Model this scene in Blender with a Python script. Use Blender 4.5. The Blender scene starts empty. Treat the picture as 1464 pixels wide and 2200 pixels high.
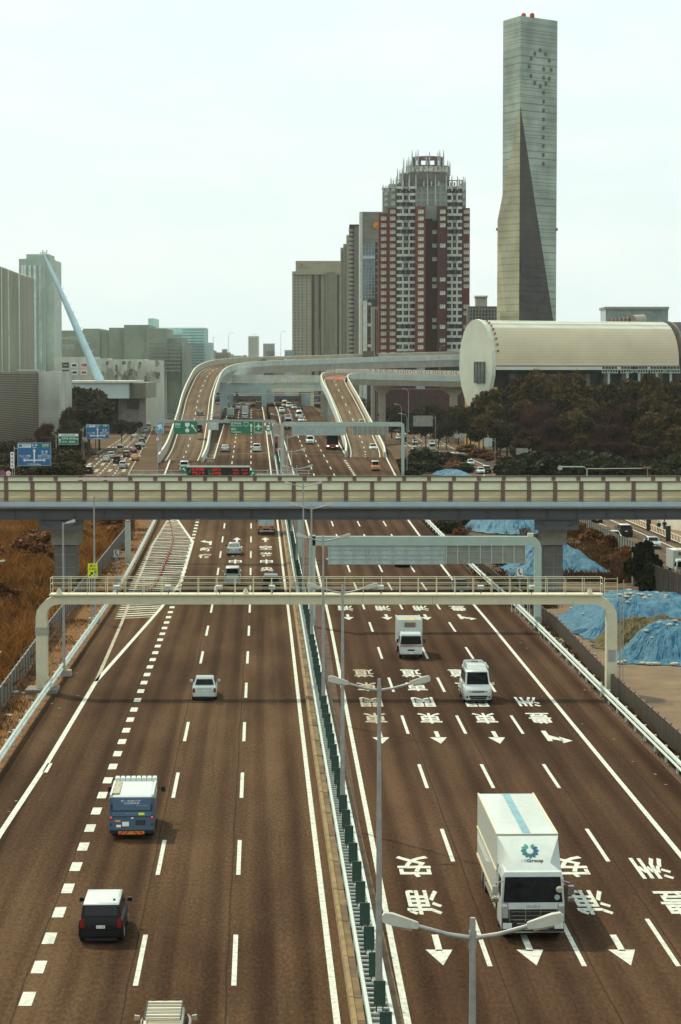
import bpy, bmesh, math, random
import numpy as np
from mathutils import Vector, Matrix

rnd = random.Random(7)
SC = bpy.context.scene
COL = SC.collection
PI = math.pi

# ------------------------------------------------------------------ camera
CH = 22.5                       # camera height above the motorway
TH = math.atan(305 / 5194.44)   # downward pitch
cam_d = bpy.data.cameras.new('camera')
cam_d.sensor_fit = 'VERTICAL'; cam_d.sensor_height = 36; cam_d.lens = 85
cam_d.clip_start = 1; cam_d.clip_end = 9000
cam = bpy.data.objects.new('camera', cam_d); COL.objects.link(cam)
cam.location = (0, 0, CH); cam.rotation_euler = (PI / 2 - TH, 0, 0)
SC.camera = cam

# ------------------------------------------------------------------ sky, sun, exposure
SUN_DIR = Vector((-.52, .74, 1.0)).normalized()      # towards the sun: ahead and to the left
SUN_EL = math.asin(SUN_DIR.z); SUN_AZ = math.atan2(SUN_DIR.x, SUN_DIR.y)
W = bpy.data.worlds.new('World'); SC.world = W; W.use_nodes = True
nt = W.node_tree; nt.nodes.clear()
out = nt.nodes.new('ShaderNodeOutputWorld'); bg = nt.nodes.new('ShaderNodeBackground')
sky = nt.nodes.new('ShaderNodeTexSky'); sky.sky_type = 'NISHITA'; sky.sun_disc = False
sky.sun_elevation = SUN_EL; sky.sun_rotation = SUN_AZ
sky.air_density = 1.0; sky.dust_density = 3.0; sky.ozone_density = 1.0; sky.altitude = 0
tc = nt.nodes.new('ShaderNodeTexCoord')
mp = nt.nodes.new('ShaderNodeMapping'); mp.inputs['Scale'].default_value = (6, 6, 22)
nz = nt.nodes.new('ShaderNodeTexNoise'); nz.inputs['Scale'].default_value = 1.5
nz.inputs['Detail'].default_value = 6; nz.inputs['Roughness'].default_value = .6
cr = nt.nodes.new('ShaderNodeMapRange'); cr.inputs[1].default_value = .45; cr.inputs[2].default_value = .78
cr.inputs[3].default_value = 0.0; cr.inputs[4].default_value = .45
veil = nt.nodes.new('ShaderNodeMix'); veil.data_type = 'RGBA'; veil.inputs[0].default_value = .88
veil.inputs[7].default_value = (10.0, 11.4, 11.3, 1)         # thin bright overcast veil over the blue
cl = nt.nodes.new('ShaderNodeMix'); cl.data_type = 'RGBA'
cl.inputs[7].default_value = (12.2, 12.1, 11.4, 1)            # faint clouds
L = nt.links.new
L(tc.outputs['Generated'], mp.inputs[0]); L(mp.outputs[0], nz.inputs['Vector']); L(nz.outputs[0], cr.inputs[0])
L(sky.outputs[0], veil.inputs[6]); L(veil.outputs[2], cl.inputs[6]); L(cr.outputs[0], cl.inputs[0])
L(cl.outputs[2], bg.inputs[0]); bg.inputs[1].default_value = .10
L(bg.outputs[0], out.inputs[0])
sun_d = bpy.data.lights.new('sun', 'SUN'); sun_d.energy = 4.2; sun_d.angle = math.radians(1.0)
sun_d.color = (1, .86, .62)
sun = bpy.data.objects.new('sun', sun_d); COL.objects.link(sun)
sun.rotation_euler = SUN_DIR.to_track_quat('Z', 'Y').to_euler(); sun.location = (-40, 60, 150)
vs = SC.view_settings
SC.display_settings.display_device = 'sRGB'
vs.view_transform = 'Standard'; vs.look = 'None'; vs.exposure = -.10; vs.gamma = 1; vs.use_curve_mapping = False

# ------------------------------------------------------------------ pixel -> place (survey of the photograph)
F_PX = 5194.44
CT, ST = math.cos(TH), math.sin(TH)
def ray(u, v):
    dx = (u - 732) / F_PX; dy = (1100 - v) / F_PX
    return Vector((dx, CT + dy * ST, -ST + dy * CT))
def G(u, v, z=0.0):
    d = ray(u, v); t = (z - CH) / d.z
    return Vector((0, 0, CH)) + d * t
def D(u, v, Y):
    d = ray(u, v); return Vector((0, 0, CH)) + d * (Y / d.y)
def smooth_tab(xs, ys, w=25):
    g = np.arange(-60., 1400., 1.); y = np.interp(g, xs, ys)
    s0 = (ys[1] - ys[0]) / (xs[1] - xs[0]); y[g < xs[0]] = ys[0] + s0 * (g[g < xs[0]] - xs[0])
    s1 = (ys[-1] - ys[-2]) / (xs[-1] - xs[-2]); y[g > xs[-1]] = ys[-1] + s1 * (g[g > xs[-1]] - xs[-1])
    k = np.ones(2 * w + 1) / (2 * w + 1)
    y2 = np.convolve(np.pad(y, w, mode='reflect', reflect_type='odd'), k, 'valid')
    return lambda q: float(np.interp(q, g, y2))
zr = smooth_tab([0, 255, 300, 464, 715, 800], [0, 0, .95, 4.95, 10.1, 10.6], 20)         # road level
L1 = smooth_tab([40, 83, 153, 228, 333, 420, 559, 715, 900], [1.32, -.14, -2.5, -4.95, -8.7, -12.0, -17.0, -22.8, -29.7])
L2 = smooth_tab([40, 83, 153, 228, 280, 333, 420, 560, 690, 900], [3.4, 2.3, .55, -1.25, -2.95, -4.8, -7.96, -13.3, -17.6, -25.])
def R(u, v):
    z = 0.
    for _ in range(30): p = G(u, v, z); z = .5 * z + .5 * zr(p.y)
    return p

# ------------------------------------------------------------------ materials (procedural)
MATS = {}
def M(name, col, rough=.6, var=.12, scale=3.0, metal=0.0, emit=0.0, spec=.4, bump=0.0, stretch=None, detail=4, col2=None, cscale=None, coat=0.):
    if name in MATS: return MATS[name]
    m = bpy.data.materials.new(name); m.use_nodes = True; MATS[name] = m
    t = m.node_tree; b = t.nodes['Principled BSDF']
    b.inputs['Roughness'].default_value = rough; b.inputs['Metallic'].default_value = metal
    b.inputs['Specular IOR Level'].default_value = spec
    if coat: b.inputs['Coat Weight'].default_value = coat
    m.diffuse_color = (*col, 1)
    co = t.nodes.new('ShaderNodeTexCoord'); mpn = t.nodes.new('ShaderNodeMapping')
    if stretch: mpn.inputs['Scale'].default_value = stretch
    n = t.nodes.new('ShaderNodeTexNoise'); n.inputs['Scale'].default_value = scale; n.inputs['Detail'].default_value = detail
    n.inputs['Roughness'].default_value = .65
    t.links.new(co.outputs['Object'], mpn.inputs[0]); t.links.new(mpn.outputs[0], n.inputs['Vector'])
    mix = t.nodes.new('ShaderNodeMix'); mix.data_type = 'RGBA'
    lo = [max(0, c * (1 - var * 1.6)) for c in col]; hi = [min(1, c * (1 + var * 1.6)) for c in col]
    if col2: lo = col; hi = col2
    mix.inputs[6].default_value = (*lo, 1); mix.inputs[7].default_value = (*hi, 1)
    mr = t.nodes.new('ShaderNodeMapRange'); mr.inputs[1].default_value = .28; mr.inputs[2].default_value = .72
    t.links.new(n.outputs[0], mr.inputs[0]); t.links.new(mr.outputs[0], mix.inputs[0])
    t.links.new(mix.outputs[2], b.inputs['Base Color'])
    if emit:
        t.links.new(mix.outputs[2], b.inputs['Emission Color']); b.inputs['Emission Strength'].default_value = emit
    if bump:
        bp = t.nodes.new('ShaderNodeBump'); bp.inputs['Strength'].default_value = bump; bp.inputs['Distance'].default_value = .05
        t.links.new(n.outputs[0], bp.inputs['Height']); t.links.new(bp.outputs[0], b.inputs['Normal'])
    return m

def translucent(m, k):
    """thin sheets and leaves that let part of the sunlight through"""
    t = m.node_tree; b = t.nodes['Principled BSDF']; o = [n for n in t.nodes if n.type == 'OUTPUT_MATERIAL'][0]
    tr = t.nodes.new('ShaderNodeBsdfTranslucent'); mx = t.nodes.new('ShaderNodeMixShader'); mx.inputs[0].default_value = k
    t.links.new(b.inputs['Base Color'].links[0].from_socket, tr.inputs[0]); t.links.new(b.outputs[0], mx.inputs[1]); t.links.new(tr.outputs[0], mx.inputs[2]); t.links.new(mx.outputs[0], o.inputs[0]); return m
def asphalt(name, lanes, c_dark, c_mid, c_light):
    """worn motorway asphalt: uv.x = metres from the reference line, uv.y = metres along the road"""
    m = bpy.data.materials.new(name); m.use_nodes = True; MATS[name] = m; t = m.node_tree; N = t.nodes.new; K = t.links.new
    b = t.nodes['Principled BSDF']; b.inputs['Roughness'].default_value = .95; b.inputs['Specular IOR Level'].default_value = .04
    uv = N('ShaderNodeUVMap'); uv.uv_map = 'UVMap'
    def noise(sc, detail, stretch):
        mp_ = N('ShaderNodeMapping'); mp_.inputs['Scale'].default_value = stretch; K(uv.outputs[0], mp_.inputs[0])
        n_ = N('ShaderNodeTexNoise'); n_.inputs['Scale'].default_value = sc; n_.inputs['Detail'].default_value = detail
        n_.inputs['Roughness'].default_value = .6; K(mp_.outputs[0], n_.inputs['Vector']); return n_.outputs[0]
    def math_(op, a, bb=None, c=None):
        q = N('ShaderNodeMath'); q.operation = op
        for i, x in enumerate((a, bb, c)):
            if x is None: continue
            if isinstance(x, (int, float)): q.inputs[i].default_value = x
            else: K(x, q.inputs[i])
        return q.outputs[0]
    sx = N('ShaderNodeSeparateXYZ'); K(uv.outputs[0], sx.inputs[0]); u = sx.outputs[0]
    big = noise(.05, 5, (1.0, .25, 1)); streak = noise(1.0, 4, (1.1, .012, 1)); fine = noise(8, 3, (1, .28, 1)); patch = noise(.22, 3, (1, .10, 1))
    # wheel tracks: two polished bands in each lane
    lane = math_('MODULO', math_('ADD', u, 200 * 3.55), 3.55)
    wob = math_('MULTIPLY', math_('SUBTRACT', streak, .5), .8)
    d1 = math_('ABSOLUTE', math_('SUBTRACT', math_('ADD', lane, wob), .95)); d2 = math_('ABSOLUTE', math_('SUBTRACT', math_('ADD', lane, wob), 2.6))
    trk = math_('MINIMUM', d1, d2)
    tw = N('ShaderNodeMapRange'); tw.interpolation_type = 'SMOOTHSTEP'; tw.inputs[1].default_value = .05; tw.inputs[2].default_value = .6; tw.inputs[3].default_value = 1; tw.inputs[4].default_value = 0
    K(trk, tw.inputs[0])
    v = math_('ADD', math_('MULTIPLY', big, 1.7), math_('MULTIPLY', streak, .6))
    v = math_('ADD', v, math_('MULTIPLY', patch, .7)); v = math_('SUBTRACT', v, 1.00)
    v = math_('SUBTRACT', v, math_('MULTIPLY', tw.outputs[0], .20))
    v = math_('ADD', v, math_('MULTIPLY', math_('SUBTRACT', fine, .5), .85))
    rp = N('ShaderNodeValToRGB'); rp.color_ramp.elements[0].position = .12; rp.color_ramp.elements[1].position = .85
    rp.color_ramp.elements[0].color = (*c_dark, 1); rp.color_ramp.elements[1].color = (*c_light, 1)
    e = rp.color_ramp.elements.new(.45); e.color = (*c_mid, 1)
    K(v, rp.inputs[0])
    # joints between paving strips, beside the lane lines
    cur = rp.outputs[0]
    for lx in lanes:
        dj = math_('ABSOLUTE', math_('SUBTRACT', math_('ADD', u, math_('MULTIPLY', math_('SUBTRACT', noise(.3, 3, (0.2, .35, 1)), .5), .25)), lx))
        j = N('ShaderNodeMapRange'); j.inputs[1].default_value = .012; j.inputs[2].default_value = .05; j.inputs[3].default_value = .7; j.inputs[4].default_value = 0
        K(dj, j.inputs[0]); mx = N('ShaderNodeMix'); mx.data_type = 'RGBA'; K(j.outputs[0], mx.inputs[0]); K(cur, mx.inputs[6])
        mx.inputs[7].default_value = (.02, .012, .009, 1); cur = mx.outputs[2]
    # transverse cracks
    vo = N('ShaderNodeTexVoronoi'); vo.feature = 'DISTANCE_TO_EDGE'; vo.inputs['Scale'].default_value = .035
    mpc = N('ShaderNodeMapping'); mpc.inputs['Scale'].default_value = (1.0, 1.6, 1); K(uv.outputs[0], mpc.inputs[0])
    wv = N('ShaderNodeVectorMath'); wv.operation = 'ADD'; nzv = N('ShaderNodeTexNoise'); nzv.inputs['Scale'].default_value = .25; K(uv.outputs[0], nzv.inputs['Vector'])
    sc_ = N('ShaderNodeVectorMath'); sc_.operation = 'SCALE'; sc_.inputs[3].default_value = 5; K(nzv.outputs[1], sc_.inputs[0])
    K(mpc.outputs[0], wv.inputs[0]); K(sc_.outputs[0], wv.inputs[1]); K(wv.outputs[0], vo.inputs['Vector'])
    ck = N('ShaderNodeMapRange'); ck.inputs[1].default_value = 0; ck.inputs[2].default_value = .0035; ck.inputs[3].default_value = .42; ck.inputs[4].default_value = 0
    K(vo.outputs[0], ck.inputs[0]); mx = N('ShaderNodeMix'); mx.data_type = 'RGBA'; K(ck.outputs[0], mx.inputs[0]); K(cur, mx.inputs[6]); mx.inputs[7].default_value = (.03, .018, .012, 1)
    K(mx.outputs[2], b.inputs['Base Color'])
    bp = N('ShaderNodeBump'); bp.inputs['Strength'].default_value = .25; bp.inputs['Distance'].default_value = .02; K(fine, bp.inputs['Height']); K(bp.outputs[0], b.inputs['Normal'])
    return m

# ------------------------------------------------------------------ mesh helpers
class MB:
    def __init__(s): s.v = []; s.f = []; s.uv = []
    def add(s, vs_, fs):
        n = len(s.v); s.v += [tuple(p) for p in vs_]; s.f += [tuple(i + n for i in f) for f in fs]; return s
    def hexa(s, p):   # 4 bottom, 4 top (ccw)
        return s.add(p, [(3, 2, 1, 0), (4, 5, 6, 7), (0, 1, 5, 4), (1, 2, 6, 5), (2, 3, 7, 6), (3, 0, 4, 7)])
    def box(s, c, d, rz=0.0, ry=0.0, rx=0.0):
        x, y, z = d[0] / 2, d[1] / 2, d[2] / 2
        P = [Vector(q) for q in ((-x, -y, -z), (x, -y, -z), (x, y, -z), (-x, y, -z), (-x, -y, z), (x, -y, z), (x, y, z), (-x, y, z))]
        if rz or ry or rx:
            m = Matrix.Rotation(rz, 3, 'Z') @ Matrix.Rotation(ry, 3, 'Y') @ Matrix.Rotation(rx, 3, 'X'); P = [m @ q for q in P]
        c = Vector(c); return s.hexa([q + c for q in P])
    def bx(s, x0, x1, y0, y1, z0, z1):
        return s.box(((x0 + x1) / 2, (y0 + y1) / 2, (z0 + z1) / 2), (abs(x1 - x0), abs(y1 - y0), abs(z1 - z0)))
    def quad(s, a, b, c, d): return s.add([a, b, c, d], [(0, 1, 2, 3)])
    def poly(s, pts): return s.add(pts, [tuple(range(len(pts)))])
    def loft(s, rings, cap=True, closed=True):
        n = len(rings[0]); V = [p for r in rings for p in r]; Fs = []
        for i in range(len(rings) - 1):
            for j in range(n if closed else n - 1):
                a = i * n + j; b = i * n + (j + 1) % n; Fs.append((a, b, b + n, a + n))
        if cap and closed: Fs.append(tuple(range(n))[::-1]); Fs.append(tuple((len(rings) - 1) * n + j for j in range(n)))
        return s.add(V, Fs)
    def tube(s, pts, r, n=6, cap=True):
        pts = [Vector(p) for p in pts]; rs = r if isinstance(r, (list, tuple)) else [r] * len(pts); rings = []
        for i, p in enumerate(pts):
            d = (pts[min(i + 1, len(pts) - 1)] - pts[max(i - 1, 0)]).normalized()
            a = d.cross(Vector((0, 0, 1)) if abs(d.z) < .95 else Vector((0, 1, 0))).normalized(); b = a.cross(d).normalized()
            rings.append([p + (a * math.cos(2 * PI * k / n) + b * math.sin(2 * PI * k / n)) * rs[i] for k in range(n)])
        return s.loft(rings, cap)
    def extr(s, poly, y0, y1, axis='Y'):
        f = {'Y': lambda a, b, t: (a, t, b), 'X': lambda a, b, t: (t, a, b), 'Z': lambda a, b, t: (a, b, t)}[axis]
        return s.loft([[f(a, b, y0) for a, b in poly], [f(a, b, y1) for a, b in poly]])
    def ico(s, c, r, sub=1):
        bm = bmesh.new(); bmesh.ops.create_icosphere(bm, subdivisions=sub, radius=1); r = r if isinstance(r, (list, tuple)) else (r, r, r)
        s.add([(c[0] + v.co.x * r[0], c[1] + v.co.y * r[1], c[2] + v.co.z * r[2]) for v in bm.verts], [[v.index for v in f.verts] for f in bm.faces]); bm.free(); return s
    def mesh(s, name, mat, smooth=None, bevel=None):
        me = bpy.data.meshes.new(name); me.from_pydata(s.v, [], s.f)
        if s.uv:
            ul = me.uv_layers.new(name='UVMap'); li = np.zeros(len(me.loops), dtype=np.int32); me.loops.foreach_get('vertex_index', li)
            ul.data.foreach_set('uv', np.array(s.uv, dtype=np.float32)[li].ravel())
        if bevel:
            bm = bmesh.new(); bm.from_mesh(me); bmesh.ops.recalc_face_normals(bm, faces=bm.faces)
            es = [e for e in bm.edges if len(e.link_faces) == 2 and e.calc_face_angle(0) > .6]
            bmesh.ops.bevel(bm, geom=es, offset=bevel, segments=2, affect='EDGES', profile=.5, clamp_overlap=True); bm.to_mesh(me); bm.free()
        elif smooth:
            bm = bmesh.new(); bm.from_mesh(me); bmesh.ops.recalc_face_normals(bm, faces=bm.faces); bm.to_mesh(me); bm.free()
        if smooth:
            me.shade_smooth(); me.set_sharp_from_angle(angle=math.radians(smooth))
        if mat: me.materials.append(mat)
        return me
    def build(s, name, mat, parent=None, smooth=None, bevel=None, world=True):
        """vertices are in the parent's frame, or in world space under an unrotated parent (world=True)"""
        lx = Vector((0, 0, 0)); p = parent
        while p is not None: lx = lx + p.location; p = p.parent
        if world and lx.length > 0:
            s.v = [(a - lx.x, b - lx.y, c - lx.z) for a, b, c in s.v]
        return link(name, s.mesh(name, mat, smooth, bevel), parent)
def link(name, me, parent=None, loc=None, rz=0):
    o = bpy.data.objects.new(name, me); COL.objects.link(o)
    if parent is not None: o.parent = parent
    if loc is not None: o.location = loc
    if rz: o.rotation_euler = (0, 0, rz)
    return o
def tag(o, label=None, cat=None, group=None, kind=None):
    if label: o['label'] = label
    if cat: o['category'] = cat
    if group: o['group'] = group
    if kind: o['kind'] = kind
    return o
def thing(name, label, cat, loc=(0, 0, 0), rz=0, group=None):
    o = bpy.data.objects.new(name, None); COL.objects.link(o); o.location = loc; o.rotation_euler = (0, 0, rz); o.empty_display_size = .3
    return tag(o, label, cat, group)
KIDS = {}
def kids(o):
    if o.name not in KIDS: KIDS[o.name] = list(o.children)
    return KIDS[o.name]
def dup(root, loc, rz, label, group=None, swap=None, scale=None):
    """copy of a thing with copies of its parts and sub-parts; swap = {material: material}"""
    def one(o, parent):
        c = o.copy(); COL.objects.link(c); c.parent = parent
        if swap and o.type == 'MESH':
            for i, sl in enumerate(c.material_slots):
                if sl.material in swap: m = swap[sl.material]; sl.link = 'OBJECT'; sl.material = m
        for ch in kids(o): one(ch, c)
        return c
    r = one(root, None); r.location = loc; r.rotation_euler = (0, 0, rz); r['label'] = label
    if group: r['group'] = group
    if scale: r.scale = scale
    return r
def nbuild(name, V, Fc, mat, parent=None, smooth=False):
    """big numpy mesh: V (n,3), Fc (m,3 or 4)"""
    me = bpy.data.meshes.new(name); V = np.asarray(V, dtype=np.float32); Fc = np.asarray(Fc, dtype=np.int32); k = Fc.shape[1]
    me.vertices.add(len(V)); me.vertices.foreach_set('co', V.ravel()); me.loops.add(Fc.size); me.loops.foreach_set('vertex_index', Fc.ravel())
    me.polygons.add(len(Fc)); me.polygons.foreach_set('loop_start', np.arange(len(Fc), dtype=np.int32) * k)
    me.update(calc_edges=True)
    if smooth: me.shade_smooth()
    if mat: me.materials.append(mat)
    return link(name, me, parent) if name else me
def text_mesh(s, size=1.0, bold=0.0):
    cu = bpy.data.curves.new('t', 'FONT'); cu.body = s; cu.size = size; cu.align_x = 'CENTER'; cu.align_y = 'CENTER'; cu.offset = bold
    cu.resolution_u = 2
    o = bpy.data.objects.new('t', cu); me = bpy.data.meshes.new_from_object(o)
    bpy.data.objects.remove(o); bpy.data.curves.remove(cu)
    co = [v.co.copy() for v in me.vertices]; fs = [tuple(p.vertices) for p in me.polygons]; bpy.data.meshes.remove(me)
    if co:
        x0 = min(c.x for c in co); x1 = max(c.x for c in co); y0 = min(c.y for c in co); y1 = max(c.y for c in co)
        co = [((c.x - (x0 + x1) / 2), (c.y - (y0 + y1) / 2)) for c in co]; return co, fs, x1 - x0, y1 - y0
    return [], [], 1, 1
def letter(mb, s, f, w, h, bold=0.0):
    """fit the text into w x h and map (a, b) in metres to the surface with f"""
    co, fs, tw, th_ = text_mesh(s, 1.0, bold)
    return mb.add([f(a / tw * w, b / th_ * h) for a, b in co], fs)

ORD = 'first second third fourth fifth sixth seventh eighth ninth tenth eleventh twelfth thirteenth fourteenth fifteenth sixteenth seventeenth eighteenth nineteenth twentieth'.split()
# ------------------------------------------------------------------ shared materials
mWHITE = M('road_paint', (.53, .57, .49), .85, .26, 3.2, spec=.1, detail=9)
mPAINTOLD = M('worn_paint', (.36, .34, .25), .85, .4, 2.5, spec=.1, detail=9)
mSTEELW = M('white_steel', (.48, .56, .50), .45, .06, 3)
mCREAM = M('cream_steel', (.60, .58, .40), .5, .06, 1.2)
mMINT = M('pale_green_steel', (.38, .48, .41), .5, .05, 1.5)
mGALV = M('galvanised_steel', (.36, .37, .34), .45, .12, 4, metal=.4)
mGREYP = M('grey_steel', (.30, .31, .29), .5, .1, 4)
mBROWNS = M('brown_steel', (.17, .105, .08), .55, .1, 3)
mDGREEN = M('dark_green_plastic', (.022, .055, .04), .5, .15, 3)
mCONC = M('concrete', (.36, .34, .27), .9, .14, 1.6, bump=.2, detail=8)
mCONCD = M('weathered_concrete', (.20, .185, .16), .9, .22, .5, bump=.3, detail=9)
mKERB = M('sunlit_kerb_concrete', (.23, .17, .08), .92, .22, 1.2, bump=.3, detail=8)  # yellow of the sunlight put into the base colour
mDIRT = M('bare_dirt', (.105, .068, .038), .98, .3, .35, bump=.6, detail=10)
mLITTER = M('leaf_litter', (.085, .038, .009), .98, .25, .9, col2=(.21, .095, .014), bump=.8, detail=11)
mBLACK = M('black_plastic', (.012, .011, .012), .5, .2, 4)
mDARK = M('dark_rubber', (.018, .016, .016), .8, .2, 4)
mRED = M('red_paint', (.42, .03, .02), .45, .1, 4)
mROAD_L = asphalt('asphalt_westbound', (-3.9, -7.5, -11.3, -14.9), (.031, .0162, .0084), (.069, .0400, .0206), (.132, .086, .045))
mROAD_R = asphalt('asphalt_eastbound', (3.85, 7.4, 10.95, 15.6), (.028, .0140, .0074), (.058, .0324, .0172), (.105, .064, .035))
mROAD_S = asphalt('street_asphalt', (3.5,), (.055, .04, .028), (.11, .082, .055), (.17, .13, .09))
mDECK = asphalt('viaduct_asphalt', (0.0,), (.075, .053, .033), (.125, .092, .058), (.18, .14, .092))

# ------------------------------------------------------------------ ground
gm = bpy.data.materials.new('ground_soil'); gm.use_nodes = True; t = gm.node_tree; b = t.nodes['Principled BSDF']; b.inputs['Roughness'].default_value = 1; b.inputs['Specular IOR Level'].default_value = .1
tcn = t.nodes.new('ShaderNodeTexCoord')
def nz_(sc, det):
    n = t.nodes.new('ShaderNodeTexNoise'); n.inputs['Scale'].default_value = sc; n.inputs['Detail'].default_value = det; n.inputs['Roughness'].default_value = .68; t.links.new(tcn.outputs['Object'], n.inputs['Vector']); return n.outputs[0]
rp = t.nodes.new('ShaderNodeValToRGB'); e = rp.color_ramp.elements
e[0].position = .3; e[0].color = (.045, .028, .016, 1); e[1].position = .72; e[1].color = (.16, .11, .06, 1)
q = e.new(.5); q.color = (.095, .062, .034, 1)
ad = t.nodes.new('ShaderNodeMath'); ad.operation = 'MULTIPLY_ADD'; ad.inputs[1].default_value = .5
t.links.new(nz_(.9, 10), ad.inputs[0]); sc2 = t.nodes.new('ShaderNodeMath'); sc2.operation = 'MULTIPLY'; sc2.inputs[1].default_value = .5; t.links.new(nz_(.035, 6), sc2.inputs[0]); t.links.new(sc2.outputs[0], ad.inputs[2])
t.links.new(ad.outputs[0], rp.inputs[0]); t.links.new(rp.outputs[0], b.inputs['Base Color'])
bp = t.nodes.new('ShaderNodeBump'); bp.inputs['Strength'].default_value = .5; bp.inputs['Distance'].default_value = .2; t.links.new(ad.outputs[0], bp.inputs['Height']); t.links.new(bp.outputs[0], b.inputs['Normal'])
mb = MB(); mb.quad((-3000, -300, -.10), (3000, -300, -.10), (3000, 5000, -.10), (-3000, 5000, -.10))
tag(mb.build('ground', gm), kind='structure')

def strip(name, xl, xr, Ys, zf, mat, parent=None, ref=None, dz=0.0, skirt=None):
    mb = MB(); ref = ref or (lambda y: 0.0)
    for y in Ys:
        for x in (xl(y), xr(y)): mb.v.append((x, y, zf(y) + dz)); mb.uv.append((x - ref(y), y))
    n = len(Ys); mb.f = [(2 * i, 2 * i + 1, 2 * i + 3, 2 * i + 2) for i in range(n - 1)]
    if skirt is not None:
        for k in (0, 1):
            base = len(mb.v)
            for i, y in enumerate(Ys): x = (xl, xr)[k](y); mb.v.append((x, y, skirt)); mb.uv.append((x - ref(y), y))
            mb.f += [(2 * i + k, base + i, base + i + 1, 2 * (i + 1) + k) for i in range(n - 1)]
    return mb.build(name, mat, parent)
def ribbon(mb, pts, w, dz=.014, step=4.0, zf=zr):
    """painted line of width w along ground points (x, y)"""
    P = [Vector((p[0], p[1])) for p in pts]; Q = []
    for a, c in zip(P, P[1:]):
        n = max(1, int((c - a).length / step)); Q += [a.lerp(c, i / n) for i in range(n)]
    Q.append(P[-1]); n0 = len(mb.v)
    for i, p in enumerate(Q):
        d = (Q[min(i + 1, len(Q) - 1)] - Q[max(i - 1, 0)]).normalized(); nx, ny = -d.y * w / 2, d.x * w / 2
        mb.v += [(p.x + nx, p.y + ny, zf(p.y) + dz), (p.x - nx, p.y - ny, zf(p.y) + dz)]
    mb.f += [(n0 + 2 * i, n0 + 2 * i + 1, n0 + 2 * i + 3, n0 + 2 * i + 2) for i in range(len(Q) - 1)]; return mb

YS = list(np.arange(20, 861, 5.0))
# left carriageway (traffic runs away from us), right carriageway (traffic comes towards us)
LB = smooth_tab([0, 153, 228, 333, 380, 425, 462, 500, 560, 640, 900], [-17.3, -17.2, -16.8, -16.5, -17.8, -20.2, -20.8, -21.4, -17.2, -12.2, -12.0], 8)
RB = smooth_tab([0, 230, 333, 420, 470, 510, 560, 640, 900], [17.6, 17.3, 15.9, 18.6, 20.6, 21.6, 17.6, 12.4, 12.2], 8)
lc = strip('left_carriageway', lambda y: L1(y) + LB(y), lambda y: L1(y) + 1.0, YS, zr, mROAD_L, ref=L1, skirt=-.2); tag(lc, kind='structure')
rc = strip('right_carriageway', lambda y: L1(y) + 1.78, lambda y: L2(y) + RB(y), YS, zr, mROAD_R, ref=L2, skirt=-.2); tag(rc, kind='structure')

def dashes(par, ref, off, y0, y1, start, period, length, w, name='lane_dash', mat=mWHITE):
    k = math.ceil((y0 - start) / period)
    while start + k * period < y1:
        a = start + k * period; mb = MB(); ribbon(mb, [(ref(a) + off, a), (ref(a + length) + off, a + length)], w); mb.build(name, mat, par); k += 1
for off in (-3.62, -7.22): dashes(lc, L1, off, 60, 760, 87.3, 19.46, 8.0, .19)
dashes(lc, L1, -11.0, 78, 345, 85.45 - .95, 4.62, 1.92, .47, 'lane_square')
for off in (3.53, 7.1, 10.65): dashes(rc, L2, off, 62, 350 if off > 10 else 760, 90.2, 19.5, 7.9, .19)
dashes(rc, L2, 10.65, 352, 470, 352, 5.2, 2.2, .45, 'lane_square')
for ref, off, par in ((L1, 0.0, lc), (L2, 0.0, rc)):
    mb = MB(); ribbon(mb, [(ref(y) + off, y) for y in YS[4:]], .24); mb.build('edge_line', mWHITE, par)
def pix(par, pts, w, name='edge_line', mat=mWHITE):
    mb = MB(); ribbon(mb, [tuple(R(*p))[:2] for p in pts], w); return mb.build(name, mat, par)
pix(lc, [(-250, 2210), (0, 1793), (100, 1642), (190, 1492), (207, 1464)], .30)
pix(lc, [(207, 1464), (345, 1308), (389, 1249), (415, 1164), (381, 1116), (372, 1080), (352, 1025), (371, 975), (371, 962)], .30)
pix(lc, [(207, 1464), (262, 1338), (294, 1253), (328, 1171), (360, 1119)], .26, mat=mPAINTOLD)
pix(lc, [(108, 1640), (97, 1660)], .28)
for a, q in (((437, 962), (445, 985)), ((445, 985), (459, 985))): pix(lc, [a, q], .25)
pix(lc, [(460, 985), (482, 911), (500, 870)], .25)
mb = MB(); ribbon(mb, [(L2(y) + 14.2, y) for y in range(40, 345, 5)] + [tuple(R(*p))[:2] for p in ((870, 1060), (848, 1018), (831, 985), (826, 960))], .26); mb.build('edge_line', mWHITE, rc)
pix(rc, [(742, 976), (728, 952), (722, 930)], .28); pix(rc, [(747, 976), (751, 950), (744, 932)], .28)
pix(lc, [(352, 981), (470, 977), (588, 972)], .4, 'joint_line', mPAINTOLD); pix(rc, [(614, 974), (720, 977), (836, 979)], .4, 'joint_line', mPAINTOLD)
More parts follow.
